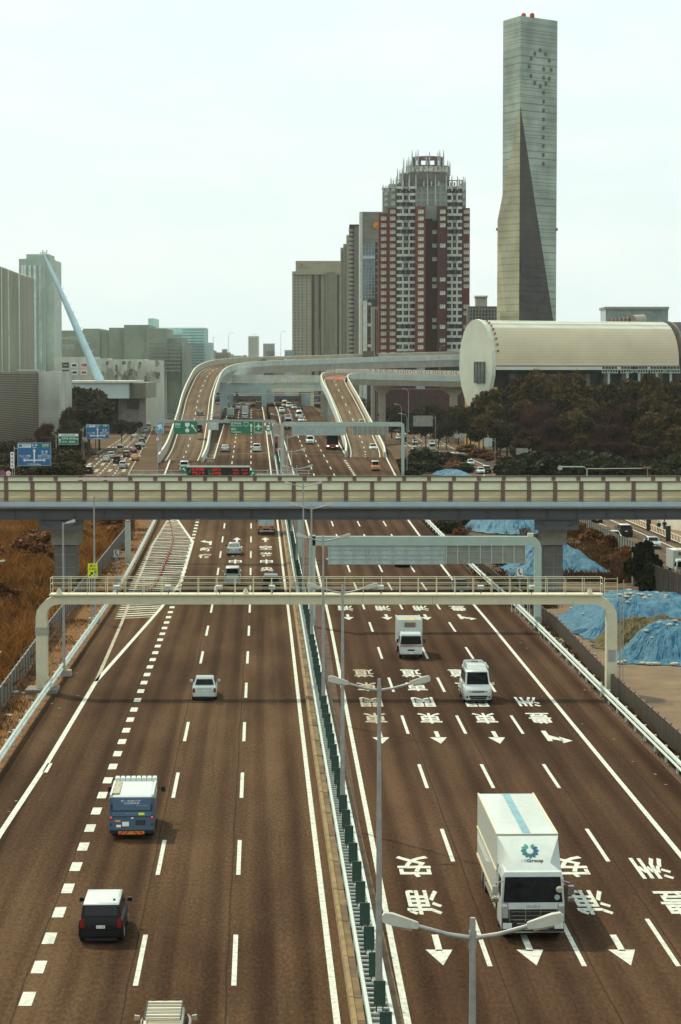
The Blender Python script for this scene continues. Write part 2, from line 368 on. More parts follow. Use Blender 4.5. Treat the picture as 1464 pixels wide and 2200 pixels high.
# hatched nose between the merging lanes
for i in range(66):
    Y = 219 + i * 2.05
    def at_row(pts):
        W_ = sorted([tuple(R(*p))[:2] for p in pts], key=lambda p: p[1]); return float(np.interp(Y, [p[1] for p in W_], [p[0] for p in W_]))
    if Y > 355: break
    xa = at_row(((205, 1466), (262, 1338), (294, 1253), (328, 1171), (360, 1119))) - .7 + .006 * (Y - 220)
    xb = at_row(((207, 1464), (345, 1308), (389, 1249), (415, 1164), (381, 1116)))
    mb = MB(); ribbon(mb, [(xa, Y - .9), (xb, Y + .9)], .72 if i % 7 else .6, dz=.010); mb.build('hatch_bar', mWHITE if i % 3 else mPAINTOLD, lc)
for i in range(14):                                             # hatching before the ramp divides
    Y = 463 + i * 5.2; u0 = np.interp(Y, [462, 500, 540], [R(450, 985).x, R(437, 960).x, -29.6]); u1 = L1(Y) - 10.7
    if u1 - u0 > .4 and Y < 535: mb = MB(); ribbon(mb, [(u0 + .2, Y), (u1 - .2, Y + .8)], 1.3, dz=.010); mb.build('hatch_bar', mPAINTOLD, lc)

# arrows and lettering on the asphalt
def on_road(ref, off, Y, flip):
    s = -1 if flip else 1
    return lambda a, b: ((ref(Y + s * b) + off + s * a), Y + s * b, zr(Y + s * b) + .016)
def road_word(par, ref, off, Y, s, flip, w=1.5, h=4.7, mat=mWHITE):
    mb = MB(); letter(mb, s, on_road(ref, off, Y, flip), w, h, .018); mb.build('road_letter', mat, par)
def road_arrow(par, ref, off, Y, flip, left=False, h=5.0):
    f = on_road(ref, off, Y, flip); mb = MB(); k = h / 5
    if not left: pl = [[(-.13, -2.5), (.13, -2.5), (.13, .2), (-.13, .2)], [(-.52, .0), (.52, .0), (0, 2.5)]]
    else: pl = [[(.25, -2.5), (.55, -2.5), (.55, 1.7), (.25, 1.7)], [(.25, -.7), (.25, .9), (-.38, 1.75), (-.38, .75)], [(-.3, -.1), (-.3, 2.5), (-.95, 1.55)]]
    for p in pl: mb.add([f(a, bb * k) for a, bb in p], [tuple(range(len(p)))])
    mb.build('road_arrow', mWHITE, par)
LN = [1.77, 5.3, 8.87, 12.42]
for k in range(3): road_arrow(rc, L2, LN[k], 92.8, True)
for k in (0, 2):
    road_word(rc, L2, LN[k] - .1, 101.2, '浦', True); road_word(rc, L2, LN[k] - .1, 108.6, '安', True)
road_word(rc, L2, LN[3], 101.0, '豊', True); road_word(rc, L2, LN[3], 108.2, '洲', True); road_arrow(rc, L2, LN[3], 93, True, True)
for k in range(3):
    road_arrow(rc, L2, LN[k], 147.2, True)
    for s, Y in zip('東関東道', (155.4, 163.1, 171, 178.6)): road_word(rc, L2, LN[k], Y, s, True, mat=mWHITE if k else mPAINTOLD)
road_arrow(rc, L2, LN[3], 147.4, True, True); road_word(rc, L2, LN[3], 155.4, '豊', True); road_word(rc, L2, LN[3], 163.2, '洲', True)
for k in range(3):
    road_arrow(rc, L2, LN[k], 219.5, True); road_word(rc, L2, LN[k], 227.8, '浦', True); road_word(rc, L2, LN[k], 235.6, '安', True); road_arrow(rc, L2, LN[k], 281, True)
road_arrow(rc, L2, LN[3], 219.5, True, True); road_word(rc, L2, LN[3], 227.6, '豊', True); road_arrow(rc, L2, LN[3], 281, True, True)
road_arrow(lc, L1, -9.05, 301, False, True, 6); road_word(lc, L1, -9.05, 292.3, '新', False); road_word(lc, L1, -9.05, 284, '宿', False)
for off in (-1.8, -5.4):
    road_arrow(lc, L1, off, 305, False, h=6)
    for s, Y in zip('空港中央', (294.5, 286, 277.5, 269)): road_word(lc, L1, off, Y, s, False)

# ------------------------------------------------------------------ central reserve
YM = list(np.arange(20, 640, 6.0))
med = strip('median_strip', lambda y: L1(y) + .9, lambda y: L1(y) + 1.86, YM, zr, M('median_dark_soil', (.055, .042, .038), .95, .3, .8, detail=8), dz=-.02); tag(med, kind='structure')  # dark purple-brown strip below the barrier rungs
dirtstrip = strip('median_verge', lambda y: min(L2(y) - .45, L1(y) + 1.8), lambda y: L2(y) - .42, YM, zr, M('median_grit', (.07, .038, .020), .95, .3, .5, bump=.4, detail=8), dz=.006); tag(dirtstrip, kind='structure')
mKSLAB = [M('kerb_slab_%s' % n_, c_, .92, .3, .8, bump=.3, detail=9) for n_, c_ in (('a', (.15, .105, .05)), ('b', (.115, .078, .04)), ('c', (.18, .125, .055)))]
krb = thing('median_kerb', 'long sunlit concrete kerb along the left foot of the median barrier', 'kerb', (L1(30), 30, 0))
for i in range(0, 110):
    a = 58 + i * 3.0; c = a + 2.96
    if a > 380: break
    mb = MB(); zz = zr(a); h = .22 + .012 * math.sin(i * 3.1)
    P = lambda o, y, z: (L1(y) + o, y, zr(y) + z)
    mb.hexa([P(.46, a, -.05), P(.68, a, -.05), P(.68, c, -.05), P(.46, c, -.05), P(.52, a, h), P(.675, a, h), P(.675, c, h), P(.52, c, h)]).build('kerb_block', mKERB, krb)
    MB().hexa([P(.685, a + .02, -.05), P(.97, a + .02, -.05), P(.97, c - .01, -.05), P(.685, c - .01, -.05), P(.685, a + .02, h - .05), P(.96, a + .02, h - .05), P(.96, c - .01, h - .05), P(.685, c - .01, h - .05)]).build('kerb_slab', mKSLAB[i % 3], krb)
krb2 = thing('verge_kerb', 'low stained concrete kerb along the right side of the median barrier', 'kerb', (L2(30), 30, 0))
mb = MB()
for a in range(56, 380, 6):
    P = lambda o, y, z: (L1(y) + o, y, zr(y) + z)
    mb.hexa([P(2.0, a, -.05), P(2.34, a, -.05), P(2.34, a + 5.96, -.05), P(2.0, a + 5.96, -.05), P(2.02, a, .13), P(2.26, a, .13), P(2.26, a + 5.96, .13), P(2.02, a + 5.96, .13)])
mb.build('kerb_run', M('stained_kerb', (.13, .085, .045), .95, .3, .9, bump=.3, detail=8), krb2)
bar = thing('median_barrier', 'white ladder-like double guard rail with dark green glare panels between the carriageways', 'barrier', (L1(30) + 1.4, 30, 0))
def rail_run(name, par, xf, ys, z0, z1, mat, th_=.09):
    mb = MB(); rings = [[(xf(y) - th_ / 2, y, zr(y) + z0), (xf(y) + th_ / 2, y, zr(y) + z0), (xf(y) + th_ / 2, y, zr(y) + z1), (xf(y) - th_ / 2, y, zr(y) + z1)] for y in ys]
    return mb.loft(rings).build(name, mat, par)
for o in (1.0, 1.8): rail_run('barrier_rail', bar, lambda y: L1(y) + o, YM[4:], .62, .86, mSTEELW, .12)
rung_me = MB().box((0, 0, 0), (.72, .07, .06)).mesh('rung', mSTEELW); slab_me = MB().box((0, 0, .42), (.10, .10, .84)).mesh('barrier_post', mSTEELW)
pan = MB(); pan.box((0, 0, 1.42), (.40, .05, .86)); pan_me = pan.mesh('glare_panel', mDGREEN, bevel=.015)
leg = MB(); leg.box((-.11, 0, .9), (.04, .04, .24)); leg.box((.11, 0, .9), (.04, .04, .24)); leg_me = leg.mesh('panel_bracket', mBLACK)
cap_me = MB().tube([(0, 0, .86), (0, 0, .93)], .09, 8).mesh('post_cap', mSTEELW)
far_r = MB(); n = 0
for i in range(0, 660):
    Y = 60.6 + i * .665
    if Y > 480: break
    loc = Vector((L1(Y) + 1.4, Y, zr(Y) + .80)) - bar.location
    if n < 290: link('rung', rung_me, bar, loc); n += 1
    else: far_r.box((L1(Y) + 1.4, Y, zr(Y) + .80), (.72, .07, .06))
tag(far_r.build('far_rung', mSTEELW, bar), kind='stuff')
for i in range(0, 110):
    Y = 60.6 + i * 3.99
    if Y > 480: break
    loc = Vector((L1(Y) + 1.4, Y, zr(Y))) - bar.location
    for o in (-.4, .4): link('barrier_post', slab_me, bar, loc + Vector((o, .15, 0)))
    p = link('glare_panel', pan_me, bar, loc + Vector((rnd.uniform(-.02, .02), .3, 0)), rz=rnd.uniform(-.12, .12)); link('panel_bracket', leg_me, p); link('post_cap', cap_me, bar, loc + Vector((-.02, .05, 0)))

# ------------------------------------------------------------------ verges
vl = strip('left_verge', lambda y: L1(y) + LB(y) - 5.2, lambda y: L1(y) + LB(y) - .0, list(np.arange(60, 400, 6.)), lambda y: 0, mLITTER, dz=-.03); tag(vl, kind='structure')
vr = strip('right_verge', lambda y: L2(y) + RB(y), lambda y: L2(y) + RB(y) + 3.0, list(np.arange(60, 400, 6.)), lambda y: 0, M('gritty_soil', (.085, .05, .028), .98, .3, .8, bump=.6, detail=10), dz=-.03); tag(vr, kind='structure')

# ------------------------------------------------------------------ roadside guard rails and fences
def guard(name, label, xf, y0, y1, side):
    g = thing(name, label, 'guard rail', (xf(y0), y0, 0)); ys = list(np.arange(y0, y1, 4.0))
    for z0, z1 in ((.74, .95), (.44, .58)):
        mb = MB(); rings = []
        for y in ys:
            x = xf(y); z = zr(y); s = side * .05
            rings.append([(x, y, z + z0), (x - s * 1.6, y, z + z0 + .05), (x - s * .4, y, z + (z0 + z1) / 2), (x - s * 1.6, y, z + z1 - .05), (x, y, z + z1), (x + s, y, z + z1), (x + s, y, z + z0)])
        mb.loft(rings).build('guard_beam', mSTEELW, g)
    pm = MB(); pm.box((0, 0, .45), (.14, .14, .98)); pm.box((-side * .02, 0, .95), (.2, .16, .06)); pme = pm.mesh('guard_post', mSTEELW, bevel=.02)
    for y in ys: link('guard_post', pme, g, Vector((xf(y) + side * .13, y, zr(y))) - g.location)
    return g
guard('guard_rail', 'white double-beam guard rail along the rusty left verge', lambda y: L1(y) + LB(y) - .1, 96, 408, -1)
guard('guard_rail', 'white double-beam guard rail between the right lanes and the tarpaulin yard', lambda y: L2(y) + RB(y) + .25, 110, 400, 1)
def fence(label, pts, h, mat, pmat, seg=3.0, cat='fence', name='panel_fence', braces=0, z0=0, corr=.05):
    P = [Vector(p) for p in pts]; g = thing(name, label, cat, (P[0].x, P[0].y, 0)); tot = 0
    for a, c in zip(P, P[1:]):
        d = c - a; n = max(1, round(d.length / seg)); ang = math.atan2(d.y, d.x); Ls = d.length / n; u = d.normalized(); nn = Vector((-u.y, u.x))
        pan = MB(); m = 12; prof = []
        for k in range(m + 1): s = (k / m - .5) * (Ls - .06); prof.append((s, corr * (1 if k % 2 else -1)))
        V = [(s, o, .05) for s, o in prof] + [(s, o, h) for s, o in prof]
        pan.add(V, [(k, k + 1, k + m + 2, k + m + 1) for k in range(m)]); me = pan.mesh('fence_panel', mat)
        pst = MB(); pst.box((0, -.09 if corr else 0, (h + .12) / 2), (.09, .09, h + .12)); rl = pst.mesh('fence_post', pmat); top = MB(); top.box((0, -.09, h - .02), (Ls, .05, .07)); tm = top.mesh('fence_rail', pmat)
        br = MB(); br.tube([(0, 0, h * .85), (0, braces * 1.9, 0)], .045, 5); bme = br.mesh('fence_brace', pmat)
        for i in range(n):
            c2 = a + d * ((i + .5) / n) - P[0]; o = link('fence_panel', me, g, (c2.x, c2.y, z0 + rnd.uniform(-.05, .03)), ang + rnd.uniform(-.02, .02))
            q = a + d * (i / n) - P[0]; link('fence_post', rl, g, (q.x, q.y, z0), ang); link('fence_rail', tm, g, (c2.x, c2.y, z0), ang)
            if braces and i % 1 == 0: link('fence_brace', bme, g, (q.x, q.y, z0), ang)
    return g
mPLANK = M('grey_fence_boards', (.15, .13, .105), .9, .35, 2.2, stretch=(3, 3, .3), bump=.3)
mMESHF = M('rusty_fence_sheet', (.115, .09, .062), .85, .3, 1.4, stretch=(4, 4, .4), bump=.2)
mCORR = M('pale_corrugated_sheet', (.30, .34, .28), .6, .15, 1.5, stretch=(3, 3, .5))
mCORRD = M('dark_corrugated_sheet', (.10, .095, .075), .75, .25, 1.5, stretch=(3, 3, .5))
fence('weathered grey board fence between the dry field and the left verge', [(L1(y) + o, y) for y, o in ((112, -19.4), (160, -19.9), (200, -20.3), (260, -20.4), (330, -20.4), (385, -23))], 1.6, mPLANK, mGALV, 2.4)
fence('rusty low sheet fence along the right guard rail beside the tarpaulins', [(L2(y) + o, y) for y, o in ((118, 19.0), (146, 18.9), (172, 18.7), (206, 19.2), (222, 18.8))], 1.3, mMESHF, mBROWNS, 2.4)
fence('rusty low sheet fence behind the emergency phone on the right verge', [(L2(y) + o, y) for y, o in ((226, 18.4), (290, 17.6), (345, 16.6))], 1.5, mMESHF, mBROWNS, 2.4)
# ------------------------------------------------------------------ overpass crossing the motorway
mPANEL_U = M('pale_parapet_panel', (.70, .75, .63), .5, .10, .6, detail=8); mPANEL_L = M('dusty_parapet_panel', (.62, .60, .43), .6, .18, 1.0, stretch=(.3, 1, 3))
translucent(mPANEL_U, .55); translucent(mPANEL_L, .45)
mLEDGE = M('pale_blue_ledge', (.40, .50, .52), .5, .06, .5); mGIRD = M('dark_grey_girder', (.075, .078, .08), .6, .2, .35, stretch=(.2, 1, 3), detail=7)
OY = 240.0
ovp = thing('road_overpass', 'grey steel overpass with brown-posted pale parapets crossing the whole motorway', 'overpass', (0, OY, 0))
mb = MB(); mb.bx(-90, 90, OY + .0, OY + 12.6, 9.05, 9.38); mb.build('deck', mROAD_S, ovp)
mb = MB(); mb.bx(-90, 90, OY + .75, OY + 1.35, 7.65, 9.05); mb.bx(-90, 90, OY + .55, OY + 1.55, 7.60, 7.68); mb.build('girder', mGIRD, ovp)
mb = MB(); mb.bx(-90, 90, OY + 5.7, OY + 6.3, 7.65, 9.05); mb.bx(-90, 90, OY + 11.2, OY + 11.8, 7.65, 9.05); mb.build('girder', mGIRD, ovp)
mb = MB()
for i in range(-30, 31): mb.bx(i * 2.95 - .02, i * 2.95 + .02, OY + .60, OY + .75, 7.7, 9.04)
mb.build('girder_stiffener', mGIRD, ovp)
mb = MB(); mb.bx(-90, 90, OY - .10, OY + .5, 8.95, 9.42); mb.build('ledge', mLEDGE, ovp)
mb = MB(); mb.bx(-90, 90, OY + .12, OY + .73, 8.75, 8.947); mb.build('ledge_drip', mGREYP, ovp)
postm = MB(); postm.box((0, 0, 1.0), (.40, .20, 2.05)); postm.box((0, -.08, .08), (.5, .22, .14)); post_me = postm.mesh('parapet_post', mBROWNS, bevel=.02)
pu = MB().box((0, 0, 0), (2.19, .05, .80)).mesh('upper_panel', mPANEL_U); pl_ = MB().box((0, 0, 0), (2.19, .05, .94)).mesh('lower_panel', mPANEL_L)
for side, yy in ((0, OY + .2), (1, OY + 12.3)):
    for i in range(-17, 18):
        x = i * 2.6 + .55 + side * .9
        link('parapet_post', post_me, ovp, (x, yy - OY, 9.42))
        link('upper_panel', pu, ovp, (x + 1.3, yy - OY + .02, 10.99 + rnd.uniform(-.01, .01))); link('lower_panel', pl_, ovp, (x + 1.3, yy - OY + .02, 10.0))
    for z, h in ((11.44, .10), (10.53, .14), (9.48, .08), (9.75, .03)):
        mb = MB(); mb.box((0, yy - .13 if z < 11 else yy - .02, z), (92, .08 if z < 11 else .34, h)); mb.build('parapet_rail', mBROWNS, ovp)
mb = MB(); mb.bx(-27.6, -22.3, OY + 12.05, OY + 12.08, 11.05, 11.3); mb.build('notice_strip', M('notice_white', (.7, .6, .52), .6, .1), ovp)
def pier(x, w, sh):
    p = thing('bridge_pier', 'concrete pier under the overpass ' + ('in the dry grass field' if x < 0 else 'beside the blue tarpaulins'), 'bridge pier', (x, OY + 6, 0), group='overpass piers')
    y = OY + 6
    MB().bx(x - sh / 2, x + sh / 2, y - 1.6, y + 1.6, -.2, 4.8).build('shaft', mCONCD, p, bevel=.12)
    MB().bx(x - w / 2, x + w / 2, y - 2.0, y + 2.0, 4.8, 6.5).build('pier_head', mCONC, p, bevel=.06)
    mb = MB()
    for s in (-1, 1): mb.hexa([(x + s * .9, y - 5.2, 6.9), (x + s * 1.3, y - 5.2, 6.9), (x + s * 1.3, y + 5.2, 6.9), (x + s * .9, y + 5.2, 6.9), (x + s * 1.9, y - 5.4, 7.6), (x + s * 2.3, y - 5.4, 7.6), (x + s * 2.3, y + 5.4, 7.6), (x + s * 1.9, y + 5.4, 7.6)])
    mb.bx(x - 2.2, x + 2.2, y - 5.2, y - 4.6, 6.55, 7.55); mb.build('crosshead', mGIRD, p)
    for s in (-1, 1): MB().box((x + s * .7, y - 2.3, 6.85), (.9, .5, .5)).build('bearing', mCONC, p)
    mb = MB()
    for z in (1.2, 2.5, 3.8): mb.bx(x - sh / 2 - .02, x + sh / 2 + .02, y - 1.63, y - 1.6, z, z + .04)
    mb.bx(x - .02, x + .02, y - 1.64, y - 1.603, 0, 4.78); mb.build('cable_strap', mGREYP, p)
pier(-27.9, 2.75, 2.2); pier(21.6, 2.6, 1.9)

# ------------------------------------------------------------------ sign boards
mSGREEN = M('motorway_sign_green', (.012, .19, .085), .4, .05, 2); mSBLUE = M('street_sign_blue', (.015, .13, .30), .4, .05, 2); mSWHITE = M('sign_white', (.78, .80, .76), .4, .04, 2)
mSGREYBACK = M('sign_back_metal', (.40, .50, .47), .5, .12, .7); mSYEL = M('sign_yellow', (.72, .78, .02), .4, .05, 2); mSBLK = M('sign_black', (.01, .01, .01), .5, .05, 2); mSRED = M('sign_red', (.5, .03, .03), .4, .05, 2); mSPALE = M('sign_masked_grey', (.42, .52, .44), .5, .08, 2); mSCY = M('sign_light_blue', (.10, .36, .50), .4, .05, 2)
def board(par, name, cx, y, cz, w, h, mat, border=None, bw=.06, label=None):
    o = MB().box((cx, y, cz), (w, .10, h)).build(name, mat, par)
    if label: o['label'] = label
    if border:
        mb = MB()
        for s in (-1, 1): mb.box((cx + s * (w / 2 - bw), y - .055, cz), (bw, .008, h - bw)); mb.box((cx, y - .055, cz + s * (h / 2 - bw)), (w - 3.2 * bw, .008, bw))
        mb.build('sign_border', border, o)
    return o
def put(o, items, y):
    """items: ('t', text, cx, cz, w, h, mat) lettering, ('p', [(x, z)...], mat) flat shapes, on a face at y"""
    for i, it in enumerate(items):
        mb = MB(); yy = y - .056 - .002 * (i % 3)
        if it[0] == 't': letter(mb, it[1], lambda a, b: (it[2] + a, yy, it[3] + b), it[4], it[5], it[7] if len(it) > 7 else .012)
        elif it[0] == 'p': mb.add([(a, yy, c) for a, c in it[1]], [tuple(range(len(it[1])))])
        elif it[0] == 'r':                      # ring or disc: cx, cz, r, r_in
            n = 20; cx, cz, r, ri = it[1:5]
            if ri: mb.add([(cx + q * math.cos(2 * PI * k / n), yy, cz + q * math.sin(2 * PI * k / n)) for q in (r, ri) for k in range(n)], [(k, (k + 1) % n, n + (k + 1) % n, n + k) for k in range(n)])
            else: mb.add([(cx + r * math.cos(2 * PI * k / n), yy, cz + r * math.sin(2 * PI * k / n)) for k in range(n)], [tuple(range(n))])
        mb.build('lettering' if it[0] == 't' else 'sign_symbol', it[6] if it[0] == 't' else it[-1], o)
def arrow_p(cx, cz, L_, w, ang):
    pts = [(-w * .22, -L_ / 2), (w * .22, -L_ / 2), (w * .22, L_ * .15), (w * .75, L_ * .15), (0, L_ / 2), (-w * .75, L_ * .15), (-w * .22, L_ * .15)]
    c, s = math.cos(ang), math.sin(ang); return [(cx + a * c - b * s, cz + a * s + b * c) for a, b in pts]
def PX(u, Y): return (u - 732) / F_PX * Y
def PZ(v, Y): return D(732, v, Y).z

# ------------------------------------------------------------------ gantries
def bent(par, y, xl, zl, xr, zr_, ztop, h, w, mat, r=1.0, name='gantry_frame', right=True, left=True, dep=.6):
    """portal frame with rounded corners: loft a rectangle along the path"""
    path = []
    if left:
        path += [(xl, zl), (xl, ztop - h / 2 - r)]
        path += [(xl + r - r * math.cos(a), ztop - h / 2 - r + r * math.sin(a)) for a in (PI / 10 * k for k in range(1, 5))]
    path.append((xl + (r if left else 0), ztop - h / 2)); path.append((xr - (r if right else 0), ztop - h / 2))
    if right:
        path += [(xr - r + r * math.sin(a), ztop - h / 2 - r + r * math.cos(a)) for a in (PI / 10 * k for k in range(1, 5))] + [(xr, ztop - h / 2 - r), (xr, zr_)]
    rings = []
    for i, p in enumerate(path):
        a = Vector(path[max(i - 1, 0)]); c = Vector(path[min(i + 1, len(path) - 1)]); d = (c - a).normalized(); n = Vector((-d.y, d.x)) * (h if abs(d.x) > .5 else w) / 2
        rings.append([(p[0] + n.x, y - dep / 2, p[1] + n.y), (p[0] + n.x, y + dep / 2, p[1] + n.y), (p[0] - n.x, y + dep / 2, p[1] - n.y), (p[0] - n.x, y - dep / 2, p[1] - n.y)])
    return MB().loft(rings).build(name, mat, par)
GY = 168.5
g1 = thing('portal_gantry', 'long cream portal gantry with railed walkway spanning every lane in the foreground', 'gantry', (-20.9, GY, 0))
bent(g1, GY, -20.9, -.1, 18.95, -.1, 6.80, .62, .74, mCREAM, 1.25, dep=1.1)
mb = MB(); mb.bx(-20.3, 18.3, GY - .75, GY + .75, 6.802, 6.90); mb.build('walkway', mCREAM, g1)
mb = MB(); mb.box((-20.9, GY, .0), (2.2, 2.4, .55)); mb.build('footing', mCONCD, g1, bevel=.05)
mb = MB(); mb.box((18.95, GY, .0), (1.8, 2.0, .5)); mb.build('footing', mCONCD, g1, bevel=.05)
mb = MB(); mb.box((18.95, GY - .57, 2.6), (.5, .06, .8)); mb.build('cable_box', mGALV, g1)
mb = MB(); mb.tube([(19.55, GY - .2, 0), (19.55, GY - .2, 6.6)], .04, 6); mb.tube([(19.75, GY - .4, 0.2), (19.75, GY - .4, 7.9)], .03, 6); mb.build('conduit', mGALV, g1)
mb = MB(); mb.box((-20.9, GY, 4.3), (.82, 1.2, .55)); mb.build('leg_band', M('ribbed_band', (.34, .34, .27), .6, .25, 30, stretch=(.2, .2, 3)), g1)
for i, (s, nm) in enumerate(((-.68, 1), (.68, 0))):
    for z in (8.02, 7.62, 7.28): mb = MB(); mb.tube([(-20.2, GY + s, z), (18.25, GY + s, z)], .027 if z > 8 else .019, 5); mb.build('handrail', mCREAM, g1)
rp_me = MB().tube([(0, 0, 6.9), (0, 0, 8.02)], .023, 5).mesh('railing_post', mCREAM)
for i in range(31):
    for s in (-.68, .68): link('railing_post', rp_me, g1, (-20.2 + 20.9 + i * 1.282, s, 0))
mb = MB()
for x in (-20.2, 18.25): mb.tube([(x, GY - .68, 8.02), (x, GY + .68, 8.02)], .03, 5); mb.tube([(x, GY - .68, 7.6), (x, GY + .68, 7.6)], .025, 5)
mb.build('handrail', mCREAM, g1)
for k in range(2): MB().tube([(18.5 + k * .9, GY + .3, 6.3), (18.5 + k * .9, GY + .3, 8.0)], .03, 5).build('ladder_rail', mCREAM, g1)
mb = MB()
for k in range(6): mb.tube([(18.5, GY + .3, 6.5 + k * .28), (19.4, GY + .3, 6.5 + k * .28)], .02, 5)
mb.build('ladder_rung', mCREAM, g1)
for u in (252, 362, 472, 585, 818, 1033, 1142):
    x = PX(u, GY); o = MB().box((x, GY - .95, 7.42), (.44, .30, .26), rx=.2).build('camera_housing', mWHITE, g1, bevel=.03)
    mb = MB(); mb.tube([(x, GY - .7, 6.95), (x + .1, GY - .9, 7.3)], .04, 5); mb.build('bracket', mBROWNS, o)
for u in (127, 528, 1268): MB().tube([(PX(u, GY), GY - .4, 6.9), (PX(u, GY), GY - .4, 7.28)], [.24, .10], 8).build('junction_cap', mCREAM, g1)
mb = MB()
for u in (220, 500, 780, 930, 1120): mb.box((PX(u, GY), GY - .552, 6.48), (.03, .01, .6))
mb.build('beam_joint', mGALV, g1)

GY2 = 211.
g2 = thing('sign_gantry', 'pale green gantry of sign backs above the right lanes in front of the overpass', 'gantry', (PX(672, GY2), GY2, 0))
bent(g2, GY2, PX(670, GY2), 0, PX(1157, GY2), 0, PZ(1152, GY2), .80, .60, mMINT, .75, left=False, dep=.6)
mb = MB(); mb.bx(PX(664, GY2) , PX(678, GY2), GY2 - .3, GY2 + .3, -.1, PZ(1150, GY2) + .01); mb.build('gantry_post', mMINT, g2)
def sign_back(par, x0, x1, y, z0, z1, nv, nh, mat):
    o = MB().bx(x0, x1, y - .03, y + .03, z0, z1).build('sign_back', mat, par)
    for i in range(nv + 1): x = x0 + (x1 - x0) * i / nv; MB().box((x, y - .08, (z0 + z1) / 2), (.07, .09, z1 - z0 + .05)).build('sign_rib', mSTEELW if mat is not mSGREYBACK else mMINT, o)
    mb = MB()
    for i in range(nh + 1): z = z0 + (z1 - z0) * i / nh; mb.box(((x0 + x1) / 2, y - .05, z), (x1 - x0, .03, .04))
    mb.build('sign_stringer', mGALV, o)
mSB2 = M('sign_back_grey', (.25, .26, .21), .5, .12, .9)
sign_back(g2, PX(706, GY2), PX(957, GY2), GY2 - .1, PZ(1212, GY2), PZ(1172, GY2), 9, 4, mSGREYBACK)
sign_back(g2, PX(960, GY2), PX(1130, GY2), GY2 - .1, PZ(1210, GY2), PZ(1172, GY2), 7, 3, mSB2)
MB().box((PX(1157, GY2) + .1, GY2 - .4, .5), (.5, .4, 1.0)).build('control_box', mGREYP, g2)
MB().box((PX(1141, GY2), GY2, PZ(1152, GY2) + .12), (.5, .5, .3)).build('beacon_box', mCREAM, g2)

GY3 = 282.
g3 = thing('message_gantry', 'gantry just beyond the overpass carrying a black board with red lamp lettering', 'gantry', (PX(643, GY3), GY3, 0))
zg = PZ(1024, GY3)
for u in (274, 643): MB().tube([(PX(u, GY3), GY3, zr(GY3) - .5), (PX(u, GY3), GY3, zg)], .32, 12).build('gantry_post', mMINT, g3, smooth=50)
MB().bx(PX(274, GY3), PX(643, GY3), GY3 - .3, GY3 + .3, zg - .1, zg + .25).build('gantry_beam', mMINT, g3)
mb = MB()
for z in (.6, .95): mb.tube([(PX(280, GY3), GY3 - .4, zg + z - .2), (PX(668, GY3), GY3 - .4, zg + z - .2)], .03, 5)
mb.build('handrail', mSTEELW, g3)
for i in range(14): MB().tube([(PX(280 + i * 29.5, GY3), GY3 - .4, zg), (PX(280 + i * 29.5, GY3), GY3 - .4, zg + .8)], .03, 5).build('railing_post', mSTEELW, g3)
z0, z1 = PZ(1024, GY3 - 1), PZ(1004, GY3 - 1); bd = MB().bx(PX(404, GY3), PX(537, GY3), GY3 - 1.3, GY3 - .7, z0, z1).build('message_board', mSBLK, g3)
MB().bx(PX(403, GY3), PX(538, GY3), GY3 - 1.35, GY3 - .6, z1 + .004, z1 + .16).build('board_hood', mSTEELW, bd)
mLED = M('red_lamp_dots', (.75, .035, .02), .5, .4, 60, emit=.25); mLEDG = M('green_lamp_dots', (.02, .20, .08), .5, .4, 60, emit=.15)
def led(u0, u1, v0, v1, mat, n):
    mb = MB()
    for _ in range(n):
        u = rnd.uniform(u0, u1); v = rnd.uniform(v0, v1)
        if rnd.random() < .55: mb.box((PX(u, GY3), GY3 - 1.305, PZ(v, GY3)), (rnd.uniform(.08, .30), .02, .045))
        else: mb.box((PX(u, GY3), GY3 - 1.306, PZ(v, GY3)), (.045, .02, rnd.uniform(.1, .3)))
    mb.build('lamp_dots', mat, bd)
for u in (416, 423.5, 431, 438): led(u - 2.6, u + 2.6, 1005.5, 1010, mLED, 9); led(u - 2.6, u + 2.6, 1013, 1018, mLED, 9)
for u in (459.5, 466.5, 473.5): led(u - 2.6, u + 2.6, 1005.5, 1010, mLED, 9); led(u - 2.6, u + 2.6, 1013, 1018, mLED, 9)
for u in (504, 511, 524, 530): led(u - 2.4, u + 2.4, 1007, 1010, mLED, 5); led(u - 2.4, u + 2.4, 1013, 1018, mLED, 7)
led(407, 412, 1006, 1018, mLEDG, 16); led(449, 455, 1006, 1018, mLEDG, 16)
for u, s in ((397, .7), (543, -.7)):
    o = board(g3, 'arrow_sign', PX(u, GY3), GY3 - .9, PZ(1008 if s > 0 else 1017, GY3), .75, .75, mSGREEN, label='small green plate with white slanting arrow'); put(o, [('p', arrow_p(PX(u, GY3), PZ(1008 if s > 0 else 1017, GY3), .5, .28, s), mSWHITE)], GY3 - .9)

